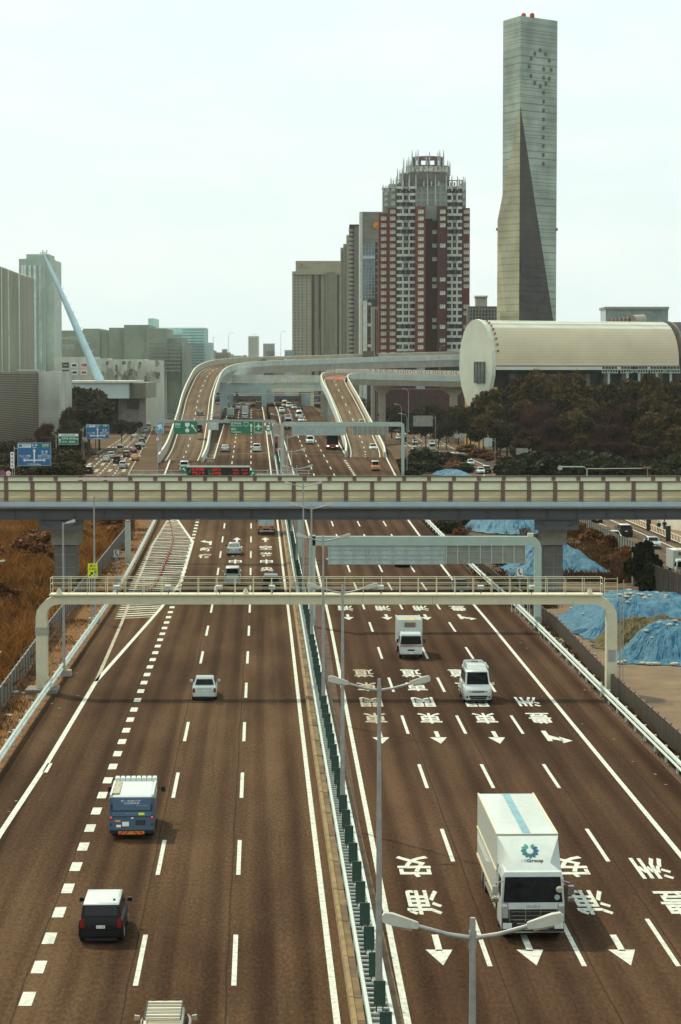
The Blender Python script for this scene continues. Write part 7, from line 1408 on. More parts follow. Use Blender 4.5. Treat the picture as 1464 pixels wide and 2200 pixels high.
# grassy bank far along the left street
blades('street_grass', [((-64, 600), (-60, 600), (-80, 760), (-86, 760)), ((-40, 430), (-30, 430), (-36, 520), (-46, 520))], 12000, .2, .6, mGRASS2, .05, .5)

# ------------------------------------------------------------------ streets beside the motorway
mLINE = mPAINTOLD
def road_poly(name, left, right, mat, dz=.0):
    Ls = [G(*p) for p in left]; Rs = [G(*p) for p in right]; n = 28; ys = np.linspace(max(Ls[0].y, Rs[0].y), min(Ls[-1].y, Rs[-1].y), n)
    xl = np.interp(ys, [p.y for p in Ls], [p.x for p in Ls]); xr = np.interp(ys, [p.y for p in Rs], [p.x for p in Rs])
    mb = MB(); mb.v = [p for a, b, y in zip(xl, xr, ys) for p in ((a, y, dz), (b, y, dz))]; mb.uv = [q for a, b, y in zip(xl, xr, ys) for q in ((0, y), (b - a, y))]; mb.f = [(2 * i, 2 * i + 1, 2 * i + 3, 2 * i + 2) for i in range(n - 1)]
    o = mb.build(name, mat); tag(o, kind='structure'); return o, (lambda y, s: float(np.interp(y, ys, xl) * (1 - s) + np.interp(y, ys, xr) * s)), ys[0], ys[-1]
ls, lx, y0, y1 = road_poly('left_street', [(90, 1046), (147, 1021), (205, 975), (252, 949), (285, 920), (312, 890), (330, 872)], [(270, 1046), (279, 1021), (315, 952), (326, 930), (334, 900), (341, 872)], mROAD_S)
for s in (.02, .97):
    mb = MB(); ribbon(mb, [(lx(y, s), y) for y in np.arange(y0 + 5, 1100, 12)], .25, zf=lambda y: 0); mb.build('edge_line', mLINE, ls)
for s in (.27, .5, .74):
    for y in np.arange(460, 1000, 13.):
        if 640 < y < 700: continue
        mb = MB(); ribbon(mb, [(lx(y, s), y), (lx(y + 6, s), y + 6)], .3, zf=lambda y: 0); mb.build('lane_dash', mWHITE, ls)
for y in np.arange(455, 620, 36.):                                         # long worn arrows
    for s in (.14, .39, .62, .86): mb = MB(); ribbon(mb, [(lx(y + 8, s), y + 8), (lx(y + 22, s), y + 22)], .8, zf=lambda y: 0); mb.build('road_arrow', mLINE, ls)
for k in range(11): mb = MB(); x = lx(632, .06) + k * 1.15; mb.quad((x, 629, .016), (x + .5, 629, .016), (x + .3, 636, .016), (x - .2, 636, .016)); mb.build('crossing_bar', mWHITE, ls)
for k in range(11): mb = MB(); x = lx(705, .04) + k * 1.05; mb.quad((x, 703, .016), (x + .5, 703, .016), (x + .3, 710, .016), (x - .2, 710, .016)); mb.build('crossing_bar', mWHITE, ls)
cs = thing('cross_street_left', 'x', 'road', (0, 0, 0)); bpy.data.objects.remove(cs)
cs = MB().quad((-130, 655, .004), (lx(655, 0) + .02, 655, .004), (lx(690, 0) + .02, 690, .004), (-130, 690, .004)).build('cross_street', mROAD_S); tag(cs, kind='structure')
rsd, rx, r0, r1 = road_poly('right_street', [(1010, 1046), (985, 1008), (930, 985), (872, 955), (838, 915), (815, 890)], [(1120, 1046), (1075, 1012), (1022, 990), (985, 968), (905, 925), (850, 890)], mROAD_S)
for y in np.arange(500, 980, 14.): mb = MB(); ribbon(mb, [(rx(y, .5), y), (rx(y + 6, .5), y + 6)], .3, zf=lambda y: 0); mb.build('lane_dash', mWHITE, rsd)
for s in (.03, .97): mb = MB(); ribbon(mb, [(rx(y, s), y) for y in np.arange(480, 1000, 12)], .25, zf=lambda y: 0); mb.build('edge_line', mWHITE, rsd)
for k in range(9): mb = MB(); x = 22 + k * 1.4; mb.quad((x, 655, .02), (x + .7, 655, .02), (x + .5, 663, .02), (x - .2, 663, .02)); mb.build('crossing_bar', mWHITE, rsd)
for k in range(9): mb = MB(); x = 19 + k * 1.4; mb.quad((x, 715, .02), (x + .7, 715, .02), (x + .5, 722, .02), (x - .2, 722, .02)); mb.build('crossing_bar', mWHITE, rsd)
cs = MB().quad((17, 668, .006), (60, 668, .006), (60, 708, .006), (15, 708, .006)).build('cross_street', mROAD_S); tag(cs, kind='structure')
# service road under the right end of the overpass
sv = strip('service_road', lambda y: 35.4 - (y - 288) * .028, lambda y: 43.9 - (y - 310) * .03, list(np.arange(200, 420, 6.)), lambda y: 0, mROAD_S); tag(sv, kind='structure')
mb = MB(); ribbon(mb, [(42.2 - (y - 310) * .03, y) for y in range(240, 400, 6)], .2, zf=lambda y: 0); mb.build('edge_line', mWHITE, sv)
for y in (268, 288, 308, 328, 348): mb = MB(); ribbon(mb, [(39.5 - (y - 310) * .029, y), (39.3 - (y - 304) * .029, y + 7)], .18, zf=lambda y: 0); mb.build('lane_dash', mWHITE, sv)
side = strip('footpath', lambda y: 43.95 - (y - 310) * .03, lambda y: 60 - (y - 310) * .03, list(np.arange(240, 400, 8.)), lambda y: .1, M('footpath_brown', (.16, .095, .055), .9, .15, 1)); tag(side, kind='structure')
pf = thing('pipe_railing', 'pale zigzag pipe railing along the far edge of the service road', 'railing', (44.2, 262, 0))
fx = lambda y: 44.2 - (y - 310) * .03
for z in (.95, .12): MB().tube([(fx(y), y, z) for y in range(250, 392, 12)], .06, 6).build('rail', mCREAM, pf)
for y in np.arange(250, 388, 2.4): MB().tube([(fx(y), y, .12), (fx(y + 1.2), y + 1.2, .95)], .035, 4).build('brace', mCREAM, pf); MB().tube([(fx(y + 1.2), y + 1.2, .95), (fx(y + 2.4), y + 2.4, .12)], .035, 4).build('brace', mCREAM, pf)
fence('tall pale corrugated fence with slanting braces along the service road', [(32.6, 372), (33.6, 347), (35.3, 288), (35.5, 280)], 1.9, mCORR, mBROWNS, 2.2, braces=1)
fence('dark corrugated fence behind the blue tarpaulins at the right frame edge', [(31.2, 243), (32.8, 230), (35.6, 212), (38, 196)], 3.0, mCORRD, mBROWNS, 1.8, braces=1)
fence('low sagging sheet between the two corrugated fences', [(35.4, 276), (33.8, 262), (31.6, 246)], 1.0, mMESHF, mBROWNS, 2.2)
gp_ = thing('gate_post', 'pale gate post at the end of the tall corrugated fence', 'post', (30.8, 252, 0)); MB().bx(30.5, 31.3, 251.6, 252.4, 0, 3.4).build('post', mCORR, gp_, bevel=.04)
ww = thing('white_wall', 'low white wall behind the two walkers at the right frame edge', 'wall', (46.5, 336, 0)); MB().hexa([(45.3, 345, 0), (52, 318, 0), (52.4, 318, 0), (45.7, 345, 0), (45.3, 345, 3.0), (52, 318, 3.0), (52.4, 318, 3.0), (45.7, 345, 3.0)]).build('wall', M('white_render', (.66, .64, .52), .8, .1, .3), ww)
for i_, (u, v, h) in enumerate(((1394, 1139, 2.2), (1436, 1163, 2.0))):
    p = G(u, v, .1); q = thing('bollard', ['dark square bollard left of the two walkers', 'dark square bollard nearest the right frame edge'][i_], 'bollard', tuple(p), group='bollards on the footpath'); MB().box((0, 0, h / 2), (.62, .5, h)).build('body', mBLACK, q, world=False, bevel=.04); MB().box((0, 0, h + .05), (.7, .58, .1)).build('cap', mGREYP, q, world=False)

# two walkers on the footpath
def walker(label, x, y, jac, trs, stride, rz):
    P = thing('person', label, 'person', (x, y, .1), rz)
    def skin(name, joints, edges, radii, mat, sub=1):
        me = bpy.data.meshes.new(name); me.from_pydata(joints, edges, []); o = link(name, me, None); m = o.modifiers.new('s', 'SKIN'); sv_ = me.skin_vertices or None
        if not me.skin_vertices: me.attributes
        for i, r in enumerate(radii): me.skin_vertices[0].data[i].radius = (r, r)
        me.skin_vertices[0].data[0].use_root = True
        o.modifiers.new('d', 'SUBSURF').levels = sub; dg = bpy.context.evaluated_depsgraph_get(); nm = bpy.data.meshes.new_from_object(o.evaluated_get(dg)); bpy.data.objects.remove(o); nm.materials.clear(); nm.materials.append(mat); nm.shade_smooth(); nm.name = name; return link(name, nm, P)
    s = stride; J = [(0, 0, .92), (0, 0, 1.15), (0, .01, 1.40), (0, .02, 1.50), (0, .03, 1.58), (0, .05, 1.70), (-.10, 0, .88), (-.10, .10 * s, .50), (-.10, .02 * s + .05, .08), (-.10, .18 * s + .1, .04), (.10, 0, .88), (.10, -.04 * s, .50), (.10, -.22 * s, .10), (.10, -.12 * s, .04), (-.20, 0, 1.40), (-.25, -.06 * s, 1.14), (-.23, .08, .92), (.20, 0, 1.40), (.25, .08 * s, 1.14), (.23, .18, .95)]
    E = [(0, 1), (1, 2), (2, 3), (3, 4), (4, 5), (0, 6), (6, 7), (7, 8), (8, 9), (0, 10), (10, 11), (11, 12), (12, 13), (2, 14), (14, 15), (15, 16), (2, 17), (17, 18), (18, 19)]
    skin('body', J, E, [.13, .14, .15, .06, .075, .09, .09, .065, .045, .04, .09, .065, .045, .04, .065, .048, .038, .065, .048, .038], M('skin', (.35, .22, .15), .6, .1, 5))
    skin('jacket', [J[0][:2] + (.82,), J[1], J[2], J[14], J[15], (-.232, .05, .97), J[17], J[18], (.235, .15, .99)], [(0, 1), (1, 2), (2, 3), (3, 4), (4, 5), (2, 6), (6, 7), (7, 8)], [.19, .175, .18, .085, .07, .06, .085, .07, .06], jac)
    skin('trousers', [J[0], J[6], J[7], (-.10, .02 * s + .05, .12), J[10], J[11], (.10, -.21 * s, .14)], [(0, 1), (1, 2), (2, 3), (0, 4), (4, 5), (5, 6)], [.145, .11, .085, .065, .11, .085, .065], trs)
    MB().ico((0, .03, 1.69), (.105, .115, .11), 2).build('hair', mBLACK, P, world=False, smooth=80)
p = G(1416, 1146, .1); walker('walker in a dark coat and dark trousers, left of the pair by the white wall', p.x, p.y, M('coat_dark', (.02, .02, .025), .8, .1, 5), M('trousers_dark', (.018, .018, .02), .8, .1, 5), 1.0, .1)
p = G(1428, 1144, .1); walker('walker in a long black coat, right of the pair against the white wall', p.x, p.y, M('coat_black', (.014, .012, .013), .8, .1, 5), M('trousers_brown', (.03, .022, .02), .8, .1, 5), -1.0, .1)

# ------------------------------------------------------------------ blue tarpaulins on spoil mounds
mTARP = bpy.data.materials.new('blue_tarpaulin'); mTARP.use_nodes = True; t = mTARP.node_tree; b = t.nodes['Principled BSDF']; b.inputs['Roughness'].default_value = .5; b.inputs['Specular IOR Level'].default_value = .2
co = t.nodes.new('ShaderNodeTexCoord'); n1 = t.nodes.new('ShaderNodeTexNoise'); n1.inputs['Scale'].default_value = .8; n1.inputs['Detail'].default_value = 8; n1.inputs['Distortion'].default_value = 1.5; t.links.new(co.outputs['Object'], n1.inputs['Vector'])
n2 = t.nodes.new('ShaderNodeTexNoise'); n2.inputs['Scale'].default_value = 3.5; n2.inputs['Detail'].default_value = 7; n2.inputs['Roughness'].default_value = .7; n2.inputs['Distortion'].default_value = 2.2; t.links.new(co.outputs['Object'], n2.inputs['Vector'])
r = t.nodes.new('ShaderNodeValToRGB'); r.color_ramp.elements[0].position = .3; r.color_ramp.elements[0].color = (.009, .088, .165, 1); r.color_ramp.elements[1].position = .75; r.color_ramp.elements[1].color = (.050, .215, .305, 1); t.links.new(n1.outputs[0], r.inputs[0]); t.links.new(r.outputs[0], b.inputs['Base Color'])
bp = t.nodes.new('ShaderNodeBump'); bp.inputs['Strength'].default_value = .75; bp.inputs['Distance'].default_value = .16; t.links.new(n2.outputs[0], bp.inputs['Height']); t.links.new(bp.outputs[0], b.inputs['Normal'])
def mound(name, label, outline, top, h, seed, mat, cat='tarpaulin', wrinkle=.07, flat=.5, n=240, m=50):
    """draped sheet: rings from the outline (irregular hem) up to a rounded top, with folds running down the slope"""
    q = np.random.RandomState(seed); cx, cy = top; ang = []; O = [Vector(p) for p in outline]; per = []
    for i in range(len(O)):
        a, c = O[i], O[(i + 1) % len(O)]; k = max(1, int(n / len(O))); per += [a.lerp(c, j / k) for j in range(k)]
    N_ = len(per); ph = q.rand(8) * 6.28; V = []; Fq = []
    for j in range(m + 1):
        t_ = j / m
        for i, p in enumerate(per):
            s = 1 - t_; x = cx + (p.x - cx) * s; y = cy + (p.y - cy) * s; zz_ = h * min(1, (t_ / flat)) ** 1.0; u = min(1, t_ / flat); zz_ = h * (u * u * (3 - 2 * u)) ** .8
            a_ = i / N_ * 2 * PI; f = sum(math.sin(a_ * k + ph[e] + t_ * (2 + e)) / (1.5 + e * .5) for e, k in enumerate((7, 13, 23, 37))) * wrinkle * (.25 + s) + .10 * math.sin(x * 1.9 + ph[4]) * math.cos(y * 1.3 + ph[5]) * h * .5
            if j == 0: f = abs(f) * .3; x += .35 * math.sin(a_ * 17 + ph[6]); y += .5 * math.sin(a_ * 11 + ph[7])
            nv = mnoise.noise(Vector((x * .9 + seed * 7, y * .5, 0))) * .20 + (abs(mnoise.noise(Vector((x * 2.1 + seed, y * 1.1, 3 + a_)))) - .25) * .22 + (abs(mnoise.noise(Vector((x * 4.3, y * 2.2, seed)))) - .25) * .11
            nv += (abs(math.sin(a_ * 29 + ph[2] + 3 * mnoise.noise(Vector((x * .6, y * .4, 5))) * 2 + t_ * 3)) - .5) * .16 * s * min(1, t_ * 8) * (.15 + 1.1 * abs(mnoise.noise(Vector((x * .5, y * .4, 21))))) + (abs(math.sin(a_ * 57 + ph[3] + 4 * mnoise.noise(Vector((x * .5, y * .3, 9))))) - .5) * .09 * s
            f += nv * (1 if wrinkle > 0 else 0)
            V.append((x, y, max(.0, zz_ + f * min(1, t_ * 6 + .15)) + .02))
    for j in range(m):
        for i in range(N_): k = (i + 1) % N_; Fq.append((j * N_ + i, j * N_ + k, (j + 1) * N_ + k, (j + 1) * N_ + i))
    o = thing(name, label, cat, (cx, cy, 0)); mb = MB(); mb.add(V, Fq); mb.build('sheet', mat, o, smooth=50); return o, V
g3p = lambda *ps: [tuple(G(u, v, 0))[:2] for u, v in ps]
mSAND = M('sandbag_cloth', (.38, .37, .29), .9, .2, 4)
sbm = MB(); sbm.ico((0, 0, .10), (.36, .24, .13), 2); sb_me = sbm.mesh('sandbag', mSAND, smooth=60)
def bags(V, n, label, group, seed, hem=False, zmin=.4):
    q = random.Random(seed); P = [v for v in V if (v[2] > zmin)]
    for k in range(n):
        v = q.choice(P); o = link('sandbag', sb_me, None, (v[0], v[1], v[2] - .02), q.uniform(0, 3)); s = q.uniform(.55, 1.0); o.scale = (s, s, s); tag(o, label, 'sandbag', group)
mm, V = mound('blue_tarpaulin', 'nearest domed blue tarpaulin, its hem towards us at the right edge', [(21.0, 185.5), (23.5, 183.6), (27, 183.4), (31, 185), (32, 192), (28, 199), (24.5, 198), (21.8, 191)], (26.6, 191.5), 2.3, 1, mTARP, flat=.62); bags(V, 10, 'white sandbag on the nearest domed blue tarpaulin', 'sandbags on the nearest tarpaulin', 1, zmin=1.6)
rim = [v for v in V if v[2] < .12 and v[1] < 188]
for k in range(14): v = rnd.choice(rim); o = link('sandbag', sb_me, None, (v[0], v[1], .0), rnd.uniform(0, 3)); tag(o, 'white sandbag along the front hem of the nearest blue tarpaulin', 'sandbag', 'sandbags on the front hem')
mm, V = mound('blue_tarpaulin', 'large sloping blue tarpaulin behind the nearest one, reaching left to the fence', [(19.4, 219), (19.4, 212), (20.4, 202), (21.4, 200), (25, 203), (31, 204), (34, 212), (33, 224), (27, 227), (22.5, 226)], (27, 215), 2.3, 2, mTARP, flat=.55); bags(V, 34, 'white sandbag on the large sloping blue tarpaulin', 'sandbags on the large tarpaulin', 2, zmin=.8)
mm, V = mound('grassy_mound', 'olive earth mound showing between the two near tarpaulins', [(20.6, 196), (22, 192), (27, 194), (31, 200), (30, 206), (24, 205), (21, 201)], (25.5, 200), 1.75, 9, leaf_mat('mound_grass', (.04, .032, .012), (.085, .07, .022), (.13, .11, .035), 1.2), 'mound', .08, .6)
mm, V = mound('blue_tarpaulin', 'peaked blue tarpaulin right of the bridge pier', [(18.2, 268), (20, 264.5), (25, 263.5), (30.6, 264), (29.5, 270), (27, 282), (22, 286), (18.5, 278)], (23.6, 274), 3.3, 3, mTARP, flat=.95, wrinkle=.10); bags(V, 8, 'white sandbag on the peaked blue tarpaulin', 'sandbags on the peaked tarpaulin', 3, zmin=2.2)
mm, V = mound('blue_tarpaulin', 'far blue tarpaulin under the overpass girder', [(17.2, 340), (20, 333), (24, 330), (28, 331), (29, 345), (24, 362), (18, 358)], (23.5, 346), 3.0, 4, mTARP, flat=.6); bags(V, 9, 'white sandbag on the far blue tarpaulin under the girder', 'sandbags on the far tarpaulin', 4, zmin=1.2)
mm, V = mound('blue_tarpaulin', 'small blue tarpaulin among red bushes just above the parapet', [(19.5, 520), (24, 512), (28, 516), (27, 535), (22, 540)], (24, 526), .7, 5, mTARP, flat=.6)
mm, V = mound('blue_tarpaulin', 'low blue tarpaulin edge behind the right gantry leg', [(17.4, 252), (19.8, 250), (20.6, 256), (18.6, 262), (17.2, 259)], (18.9, 256), .9, 6, mTARP, flat=.5)
yard = MB().quad((19.2, 100, -.03), (60, 100, -.03), (38, 236, -.03), (18.2, 236, -.03)).build('yard_dirt', M('yard_soil', (.15, .105, .058), .98, .22, .28, bump=.5, detail=10)); tag(yard, kind='structure')
y2 = MB().quad((17.5, 236.1, -.03), (38, 236.1, -.03), (33, 268, -.03), (16, 268, -.03)).build('yard_track', M('yard_track_soil', (.11, .068, .036), .98, .25, .4, bump=.5, detail=10)); tag(y2, kind='structure')
lit_me = [MB().box((0, 0, .05), (.35, .2, .12)).mesh('litter', mSAND), MB().box((0, 0, .04), (.5, .12, .08)).mesh('litter', mCONC)]
rub = MB()
for k in range(130):
    zone = rnd.choice((0, 0, 1, 2)); 
    if zone == 0: y = rnd.uniform(245, 275); x = rnd.uniform(28, 34) 
    elif zone == 1: y = rnd.uniform(180, 225); x = L2(y) + rnd.uniform(18.9, 20.5)
    else: y = rnd.uniform(120, 330); x = L1(y) - rnd.uniform(17.6, 20)
    rub.box((x, y, .06), (rnd.uniform(.1, .6), rnd.uniform(.08, .35), rnd.uniform(.05, .2)), rz=rnd.uniform(0, 3), rx=rnd.uniform(-.3, .3))
tag(rub.build('scattered_rubble', mCONC), kind='stuff')
rub = MB()
for k in range(46):
    s_ = rnd.choice((0, 1)); y = rnd.uniform(85, 240); x = (L2(y) + rnd.uniform(14.6, 17.2)) if s_ else (L1(y) + rnd.uniform(-16.8, -14.9)) if y < 180 else L1(y) + rnd.uniform(.5, 2.4); rub.box((x, y, .03), (rnd.uniform(.05, .22), rnd.uniform(.03, .09), .015), rz=rnd.uniform(0, 3))
tag(rub.build('road_debris', mSAND), kind='stuff')
wb = thing('barrier_stack', 'stack of white plastic barriers behind the right guard rail under the gantry beam', 'barrier', (16.6, 224, 0))
for k in range(4): mb = MB(); x = 15.9 + k * .55; mb.bx(x, x + .45, 224, 224.3, .75, 1.0); mb.bx(x, x + .08, 224, 224.3, 0, .75); mb.bx(x + .37, x + .45, 224, 224.3, 0, .75); mb.build('barrier_unit', mSTEELW, wb, bevel=.02)

# ------------------------------------------------------------------ roadside signs
def sign_post(name, label, x, y, z0, h, cat='sign'):
    g = thing(name, label, cat, (x, y, z0)); MB().tube([(x, y, z0), (x, y, z0 + h)], .07, 8).build('post', mGALV, g); return g
p = G(204, 1338); g = thing('yellow_sign', 'bright yellow height-limit sign with black arrow beside the left lamp', 'sign', (p.x - .15, p.y - .6, 0)); MB().tube([(p.x - .2, p.y - .5, 0), (p.x - .2, p.y - .5, 5.2)], .05, 8).build('post', mGALV, g)
yy = p.y - .6; cx, cz = PX(198, yy), PZ(1226, yy); o = board(g, 'sign_board', cx, yy, cz, .86, 1.24, mSYEL)
put(o, [('t', '高さ', cx, cz + .44, .52, .24, mSBLK), ('t', '3.8m', cx, cz + .16, .66, .20, mSBLK), ('t', '超', cx + .24, cz - .10, .24, .22, mSBLK), ('p', arrow_p(cx - .16, cz - .33, .56, .26, -.65), mSBLK), ('r', cx + .23, cz - .40, .13, 0, mSCY), ('t', '2', cx + .23, cz - .40, .08, .14, mSWHITE)], yy)
def phone(label, u, v0, v1, Y, w):
    cx, z0, z1 = PX(u, Y), PZ(v1, Y), PZ(v0, Y); g = sign_post('phone_sign', label, cx, Y, 0, z1); h = z1 - z0; cz = (z0 + z1) / 2
    o = board(g, 'sign_board', cx, Y - .1, cz + h * .12, w, h * .72, mSWHITE, mDGREEN, .05); put(o, [('p', [(cx - .12 * w, cz + h * .36), (cx - .02 * w, cz + h * .38), (cx, cz + h * .26), (cx - .08 * w, cz + h * .22), (cx - .04 * w, cz + h * .08), (cx + .10 * w, cz + h * .0), (cx + .18 * w, cz + h * .06), (cx + .26 * w, cz - .02 * h), (cx + .16 * w, cz - .12 * h), (cx - .06 * w, cz - .06 * h), (cx - .2 * w, cz + .12 * h), (cx - .22 * w, cz + .28 * h)], mSBLK)], Y - .1)
    o2 = board(g, 'sign_plate', cx, Y - .1, cz - h * .38, w, h * .22, mDGREEN); put(o2, [('t', 'SOS', cx, cz - h * .38, w * .55, h * .12, mSWHITE)], Y - .1)
    MB().box((cx, Y - .2, 1.0), (.5, .4, .9)).build('phone_box', mGALV, g, bevel=.03)
phone('handset sign of an emergency phone on the left verge below the pier', 250, 1180, 1204, 246, .72); phone('handset sign of an emergency phone beside the right gantry leg', 1118.5, 1218, 1246, 231, .75)
g = thing('speed_sign', 'round red-rimmed sign half hidden by the overpass girder on the gantry post', 'sign', (PX(273, 280), 280.6, 4)); o = MB().tube([(PX(273, 280), 280.7, PZ(1114, 280)), (PX(273, 280), 280.6, PZ(1114, 280))], .45, 18).build('sign_disc', mSRED, g); put(o, [('r', PX(273, 280), PZ(1114, 280), .33, 0, mSWHITE)], 280.65)
def guide(label, u0, u1, v0, v1, Y):
    cx, cz = PX((u0 + u1) / 2, Y), PZ((v0 + v1) / 2, Y); w, h = PX(u1, Y) - PX(u0, Y), PZ(v0, Y) - PZ(v1, Y); g = sign_post('direction_sign', label, PX(u0, Y) - .6, Y + .15, 0, cz + h * .35); MB().tube([(PX(u0, Y) - .6, Y + .15, cz + h * .25), (cx, Y + .1, cz + h * .25)], .07, 6).build('arm', mGALV, g)
    o = board(g, 'sign_board', cx, Y, cz, w, h, mSBLUE, mSWHITE, .035); k = w / 5.8; K = lambda a, b: (cx + a * k, cz + b * k)
    put(o, [('p', [K(-2.75, 1.15), K(-.55, 1.15), K(-.55, 1.8), K(-2.75, 1.8)], mSWHITE), ('p', [K(-2.65, 1.25), K(-2.1, 1.25), K(-2.1, 1.7), K(-2.65, 1.7)], mSBLUE), ('t', '首都高湾岸線', K(-1.3, 0)[0], K(0, 1.58)[1], 1.3 * k, .26 * k, mSBLUE), ('t', 'Bayshore', K(-1.3, 0)[0], K(0, 1.3)[1], 1.2 * k, .18 * k, mSBLUE), ('t', '台 場', cx + .05 * k, K(0, 1.6)[1], .95 * k, .42 * k, mSWHITE), ('t', 'Daiba', cx + .05 * k, K(0, 1.2)[1], .7 * k, .22 * k, mSWHITE),
            ('p', [K(.95, 1.15), K(2.7, 1.15), K(2.7, 1.8), K(.95, 1.8)], mSGREEN), ('t', '首都高', K(1.95, 0)[0], K(0, 1.6)[1], 1.1 * k, .28 * k, mSWHITE), ('t', 'Bayshore', K(1.9, 0)[0], K(0, 1.3)[1], 1.0 * k, .17 * k, mSWHITE), ('t', '芝 浦', K(1.75, 0)[0], K(0, .45)[1], 1.1 * k, .42 * k, mSWHITE), ('t', 'Shibaura', K(1.75, 0)[0], K(0, .06)[1], 1.0 * k, .22 * k, mSWHITE),
            ('t', 'フェリー埠頭', K(-1.65, 0)[0], K(0, -.28)[1], 2.0 * k, .36 * k, mSWHITE), ('t', 'Ferry Wharf', K(-1.5, 0)[0], K(0, -.66)[1], 1.3 * k, .22 * k, mSWHITE), ('t', '有明テニスの森', K(1.65, 0)[0], K(0, -.28)[1], 2.1 * k, .36 * k, mSWHITE), ('t', 'Ariake Tennis Park', K(1.65, 0)[0], K(0, -.66)[1], 2.1 * k, .22 * k, mSWHITE),
            ('p', [K(-.12, -1.4), K(.12, -1.4), K(.12, .55), K(-.12, .55)], mSWHITE), ('p', [K(-.3, .5), K(.3, .5), K(0, 1.0)], mSWHITE), ('p', [K(-1.6, -1.12), K(1.6, -1.12), K(1.6, -.92), K(-1.6, -.92)], mSWHITE), ('p', [K(-1.6, -1.3), K(-1.6, -.74), K(-2.0, -1.02)], mSWHITE), ('p', [K(1.6, -1.3), K(2.0, -1.02), K(1.6, -.74)], mSWHITE), ('t', 'この先300m', cx, K(0, -1.72)[1], 2.3 * k, .32 * k, mSWHITE)], Y)
guide('nearer blue direction sign with white crossroads arrow at left edge of the thicket', 38, 110, 951, 1001, 420); guide('farther smaller blue direction sign above the left street', 185.5, 235, 912, 943, 600)
cx, cz, Y = PX(147.5, 500), PZ(944, 500), 500; g = sign_post('expressway_sign', 'green expressway sign with white top band between the two blue signs', PX(126, Y) - .5, Y + .15, 0, cz + 1); MB().tube([(PX(126, Y) - .5, Y + .15, cz + .5), (cx, Y + .1, cz + .5)], .07, 6).build('arm', mGALV, g); o = board(g, 'sign_board', cx, Y, cz - .2, 4.1, 1.75, mSGREEN, mSWHITE, .035); o2 = board(g, 'top_band', cx, Y, cz + .9, 4.1, .5, mSWHITE)
put(o2, [('t', '首都高速道路', cx, cz + .9, 2.8, .30, mSGREEN)], Y); put(o, [('t', '湾岸線 湾岸線', cx, cz + .2, 2.8, .42, mSWHITE), ('p', arrow_p(cx - 1.75, cz - .3, .9, .35, 0), mSWHITE), ('p', arrow_p(cx + 1.7, cz + .1, .55, .3, -PI / 2), mSWHITE), ('t', '空港中央', cx - .85, cz - .5, 1.0, .32, mSWHITE), ('t', '東関東道', cx + .7, cz - .5, 1.3, .32, mSWHITE)], Y)
for u, v0, v1, Y, s in ((26.5, 971, 1006, 415, '東京湾岸'), (176.5, 921, 942, 600, '青海')):
    cx, cz = PX(u, Y), PZ((v0 + v1) / 2, Y); h = PZ(v0, Y) - PZ(v1, Y); g = sign_post('name_board', 'narrow white upright name board ' + ('left of the nearer blue sign' if u < 100 else 'left of the farther blue sign'), cx, Y + .1, 0, cz); o = board(g, 'sign_board', cx, Y, cz, .62, h, mSWHITE)
    put(o, [('t', c_, cx, cz + h * (.36 - .72 * k / max(1, len(s) - 1)), .34, h * .15, mSBLK) for k, c_ in enumerate(s)], Y)
for u, mt, lab in ((5, mSBLUE, 'round no-parking sign at the left frame edge above the parapet'), (18, mSWHITE, 'round 60 limit sign beside the no-parking sign')):
    Y = 400; cx, cz = PX(u, Y), PZ(1017, Y); g = sign_post('round_sign', lab, cx, Y + .1, 0, cz); o = MB().tube([(cx, Y + .08, cz), (cx, Y - .05, cz)], .50, 20).build('sign_disc', mSRED, g); put(o, [('r', cx, cz, .38, 0, mt)] + ([('t', '60', cx, cz, .42, .34, mSBLUE)] if u > 10 else [('p', [(cx - .3, cz + .22), (cx - .22, cz + .3), (cx + .3, cz - .22), (cx + .22, cz - .3)], mSRED)]), Y)
def arm_sign(label, pu, pv0, pv1, Y, discs, v):
    px_ = PX(pu, Y); zt_ = PZ(pv0, Y); g = thing('arm_sign', label, 'sign', (px_, Y, 0)); MB().tube([(px_, Y, 0), (px_, Y, zt_ - .5), (px_ - .5 * (1 if discs[0] < pu else -1), Y, zt_), (PX(discs[-1], Y), Y, zt_)], .11, 8).build('post_arm', mMINT, g)
    for u in discs: o = MB().tube([(PX(u, Y), Y - .02, PZ(v, Y)), (PX(u, Y), Y - .12, PZ(v, Y))], .5 * Y / 500, 18).build('sign_disc', mSGREYBACK, g); MB().box((PX(u, Y), Y - .15, PZ(v, Y)), (.1, .05, .9 * Y / 500)).build('disc_rib', mGALV, o)
arm_sign('curved pole with two pale discs above the right crossing', 1020, 935, 965, 640, (992, 982), 937); arm_sign('long arm with a single pale disc in front of the dark wood', 1262, 1003, 1010, 430, (1204,), 1005)
g = thing('signal_arm', 'long brown signal arm reaching across the dark wood above the parapet', 'signal', (PX(1392, 428), 428, 0)); MB().tube([(PX(1392, 428), 428, 0), (PX(1392, 428), 428, PZ(1006, 428)), (PX(1262, 428), 428, PZ(1007, 428))], .08, 6).build('pole', mCREAM, g); MB().box((PX(1390, 428), 427.8, PZ(1005, 428)), (1.6, .4, .4)).build('signal_head', mBROWNS, g)
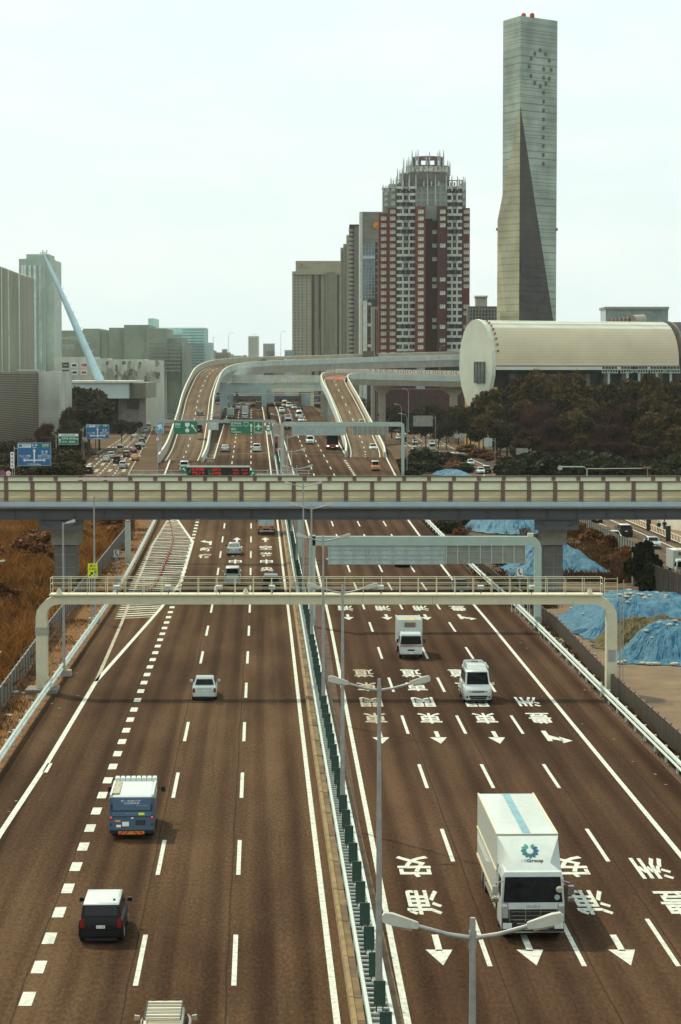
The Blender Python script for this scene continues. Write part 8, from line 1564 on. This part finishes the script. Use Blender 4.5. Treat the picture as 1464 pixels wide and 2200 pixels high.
for i_, (u0, u1, v0, v1, Y, mt, lab) in enumerate(((1040, 1058, 941, 959, 560, mSGREYBACK, 'small pale sign back on a thin post before the dark wood'), (1109, 1135, 963, 977, 520, mSB2, 'dim grey sign back on a thin post before the dark wood'), (888, 930, 893, 916, 640, mSB2, 'large dim sign back under the right viaduct'))):
    g = sign_post('blank_sign', lab, PX(u1 + 6, Y), Y, 0, PZ(v0, Y)); o = MB().bx(PX(u0, Y), PX(u1, Y), Y - .2, Y - .1, PZ(v1, Y), PZ(v0, Y)).build('sign_board', mt, g); MB().tube([(PX(u1 + 6, Y), Y, PZ(v0 + 5, Y)), (PX(u0, Y), Y, PZ(v0 + 5, Y))], .06, 5).build('arm', mGALV, g)
    for k in range(3): MB().box((PX(u0 + (u1 - u0) * (k + .5) / 3, Y), Y - .23, PZ((v0 + v1) / 2, Y)), (.1, .05, PZ(v0, Y) - PZ(v1, Y))).build('sign_rib', mGALV, o)
# red delineator posts along the hatched nose, and beyond the far gantry
dl_me = MB().tube([(0, 0, 0), (0, 0, .8)], .05, 7).mesh('delineator_post', M('delineator_red', (.50, .07, .03), .5, .1, 4)); db_me = MB().tube([(0, 0, .5), (0, 0, .62)], .056, 7).mesh('reflector_band', mSWHITE); df_me = MB().tube([(0, 0, 0), (0, 0, .05)], .13, 8).mesh('post_foot', mBLACK)
def delin(loc, label, group):
    o = tag(link('delineator', dl_me, None, loc), label, 'post', group); link('reflector_band', db_me, o); link('post_foot', df_me, o)
DP = [(363, 1118), (366, 1128), (369, 1140), (371, 1152), (373, 1164), (370, 1178), (366, 1190), (362, 1200), (358, 1210), (354, 1220), (350, 1230), (344, 1244), (338, 1256), (331, 1266), (322, 1276), (311, 1282)]
for (u, v), (u2, v2) in zip(DP, DP[1:]):
    for k in range(2): p = R(u + (u2 - u) * k / 2, v + (v2 - v) * k / 2); delin((p.x, p.y, p.z), 'red flexible post in the curving row through the white hatching', 'red posts in the hatched nose')
for k in range(14): p = R(744 + rnd.uniform(-.4, .4), 974 - k * 3); delin(tuple(p), 'red flexible post in the short row before the right ramp nose', 'red posts before the right ramp')
# ------------------------------------------------------------------ thin sea haze
hm = bpy.data.materials.new('haze_air'); hm.use_nodes = True; t = hm.node_tree; t.nodes.clear(); mo = t.nodes.new('ShaderNodeOutputMaterial'); pv = t.nodes.new('ShaderNodeVolumePrincipled')
pv.inputs['Color'].default_value = (.86, 1, .97, 1); pv.inputs['Density'].default_value = .00004; pv.inputs['Anisotropy'].default_value = .5; t.links.new(pv.outputs[0], mo.inputs['Volume'])
hz = MB().bx(-3100, 3100, -320, 5100, -1.2, 240).build('haze', hm); tag(hz, kind='stuff')
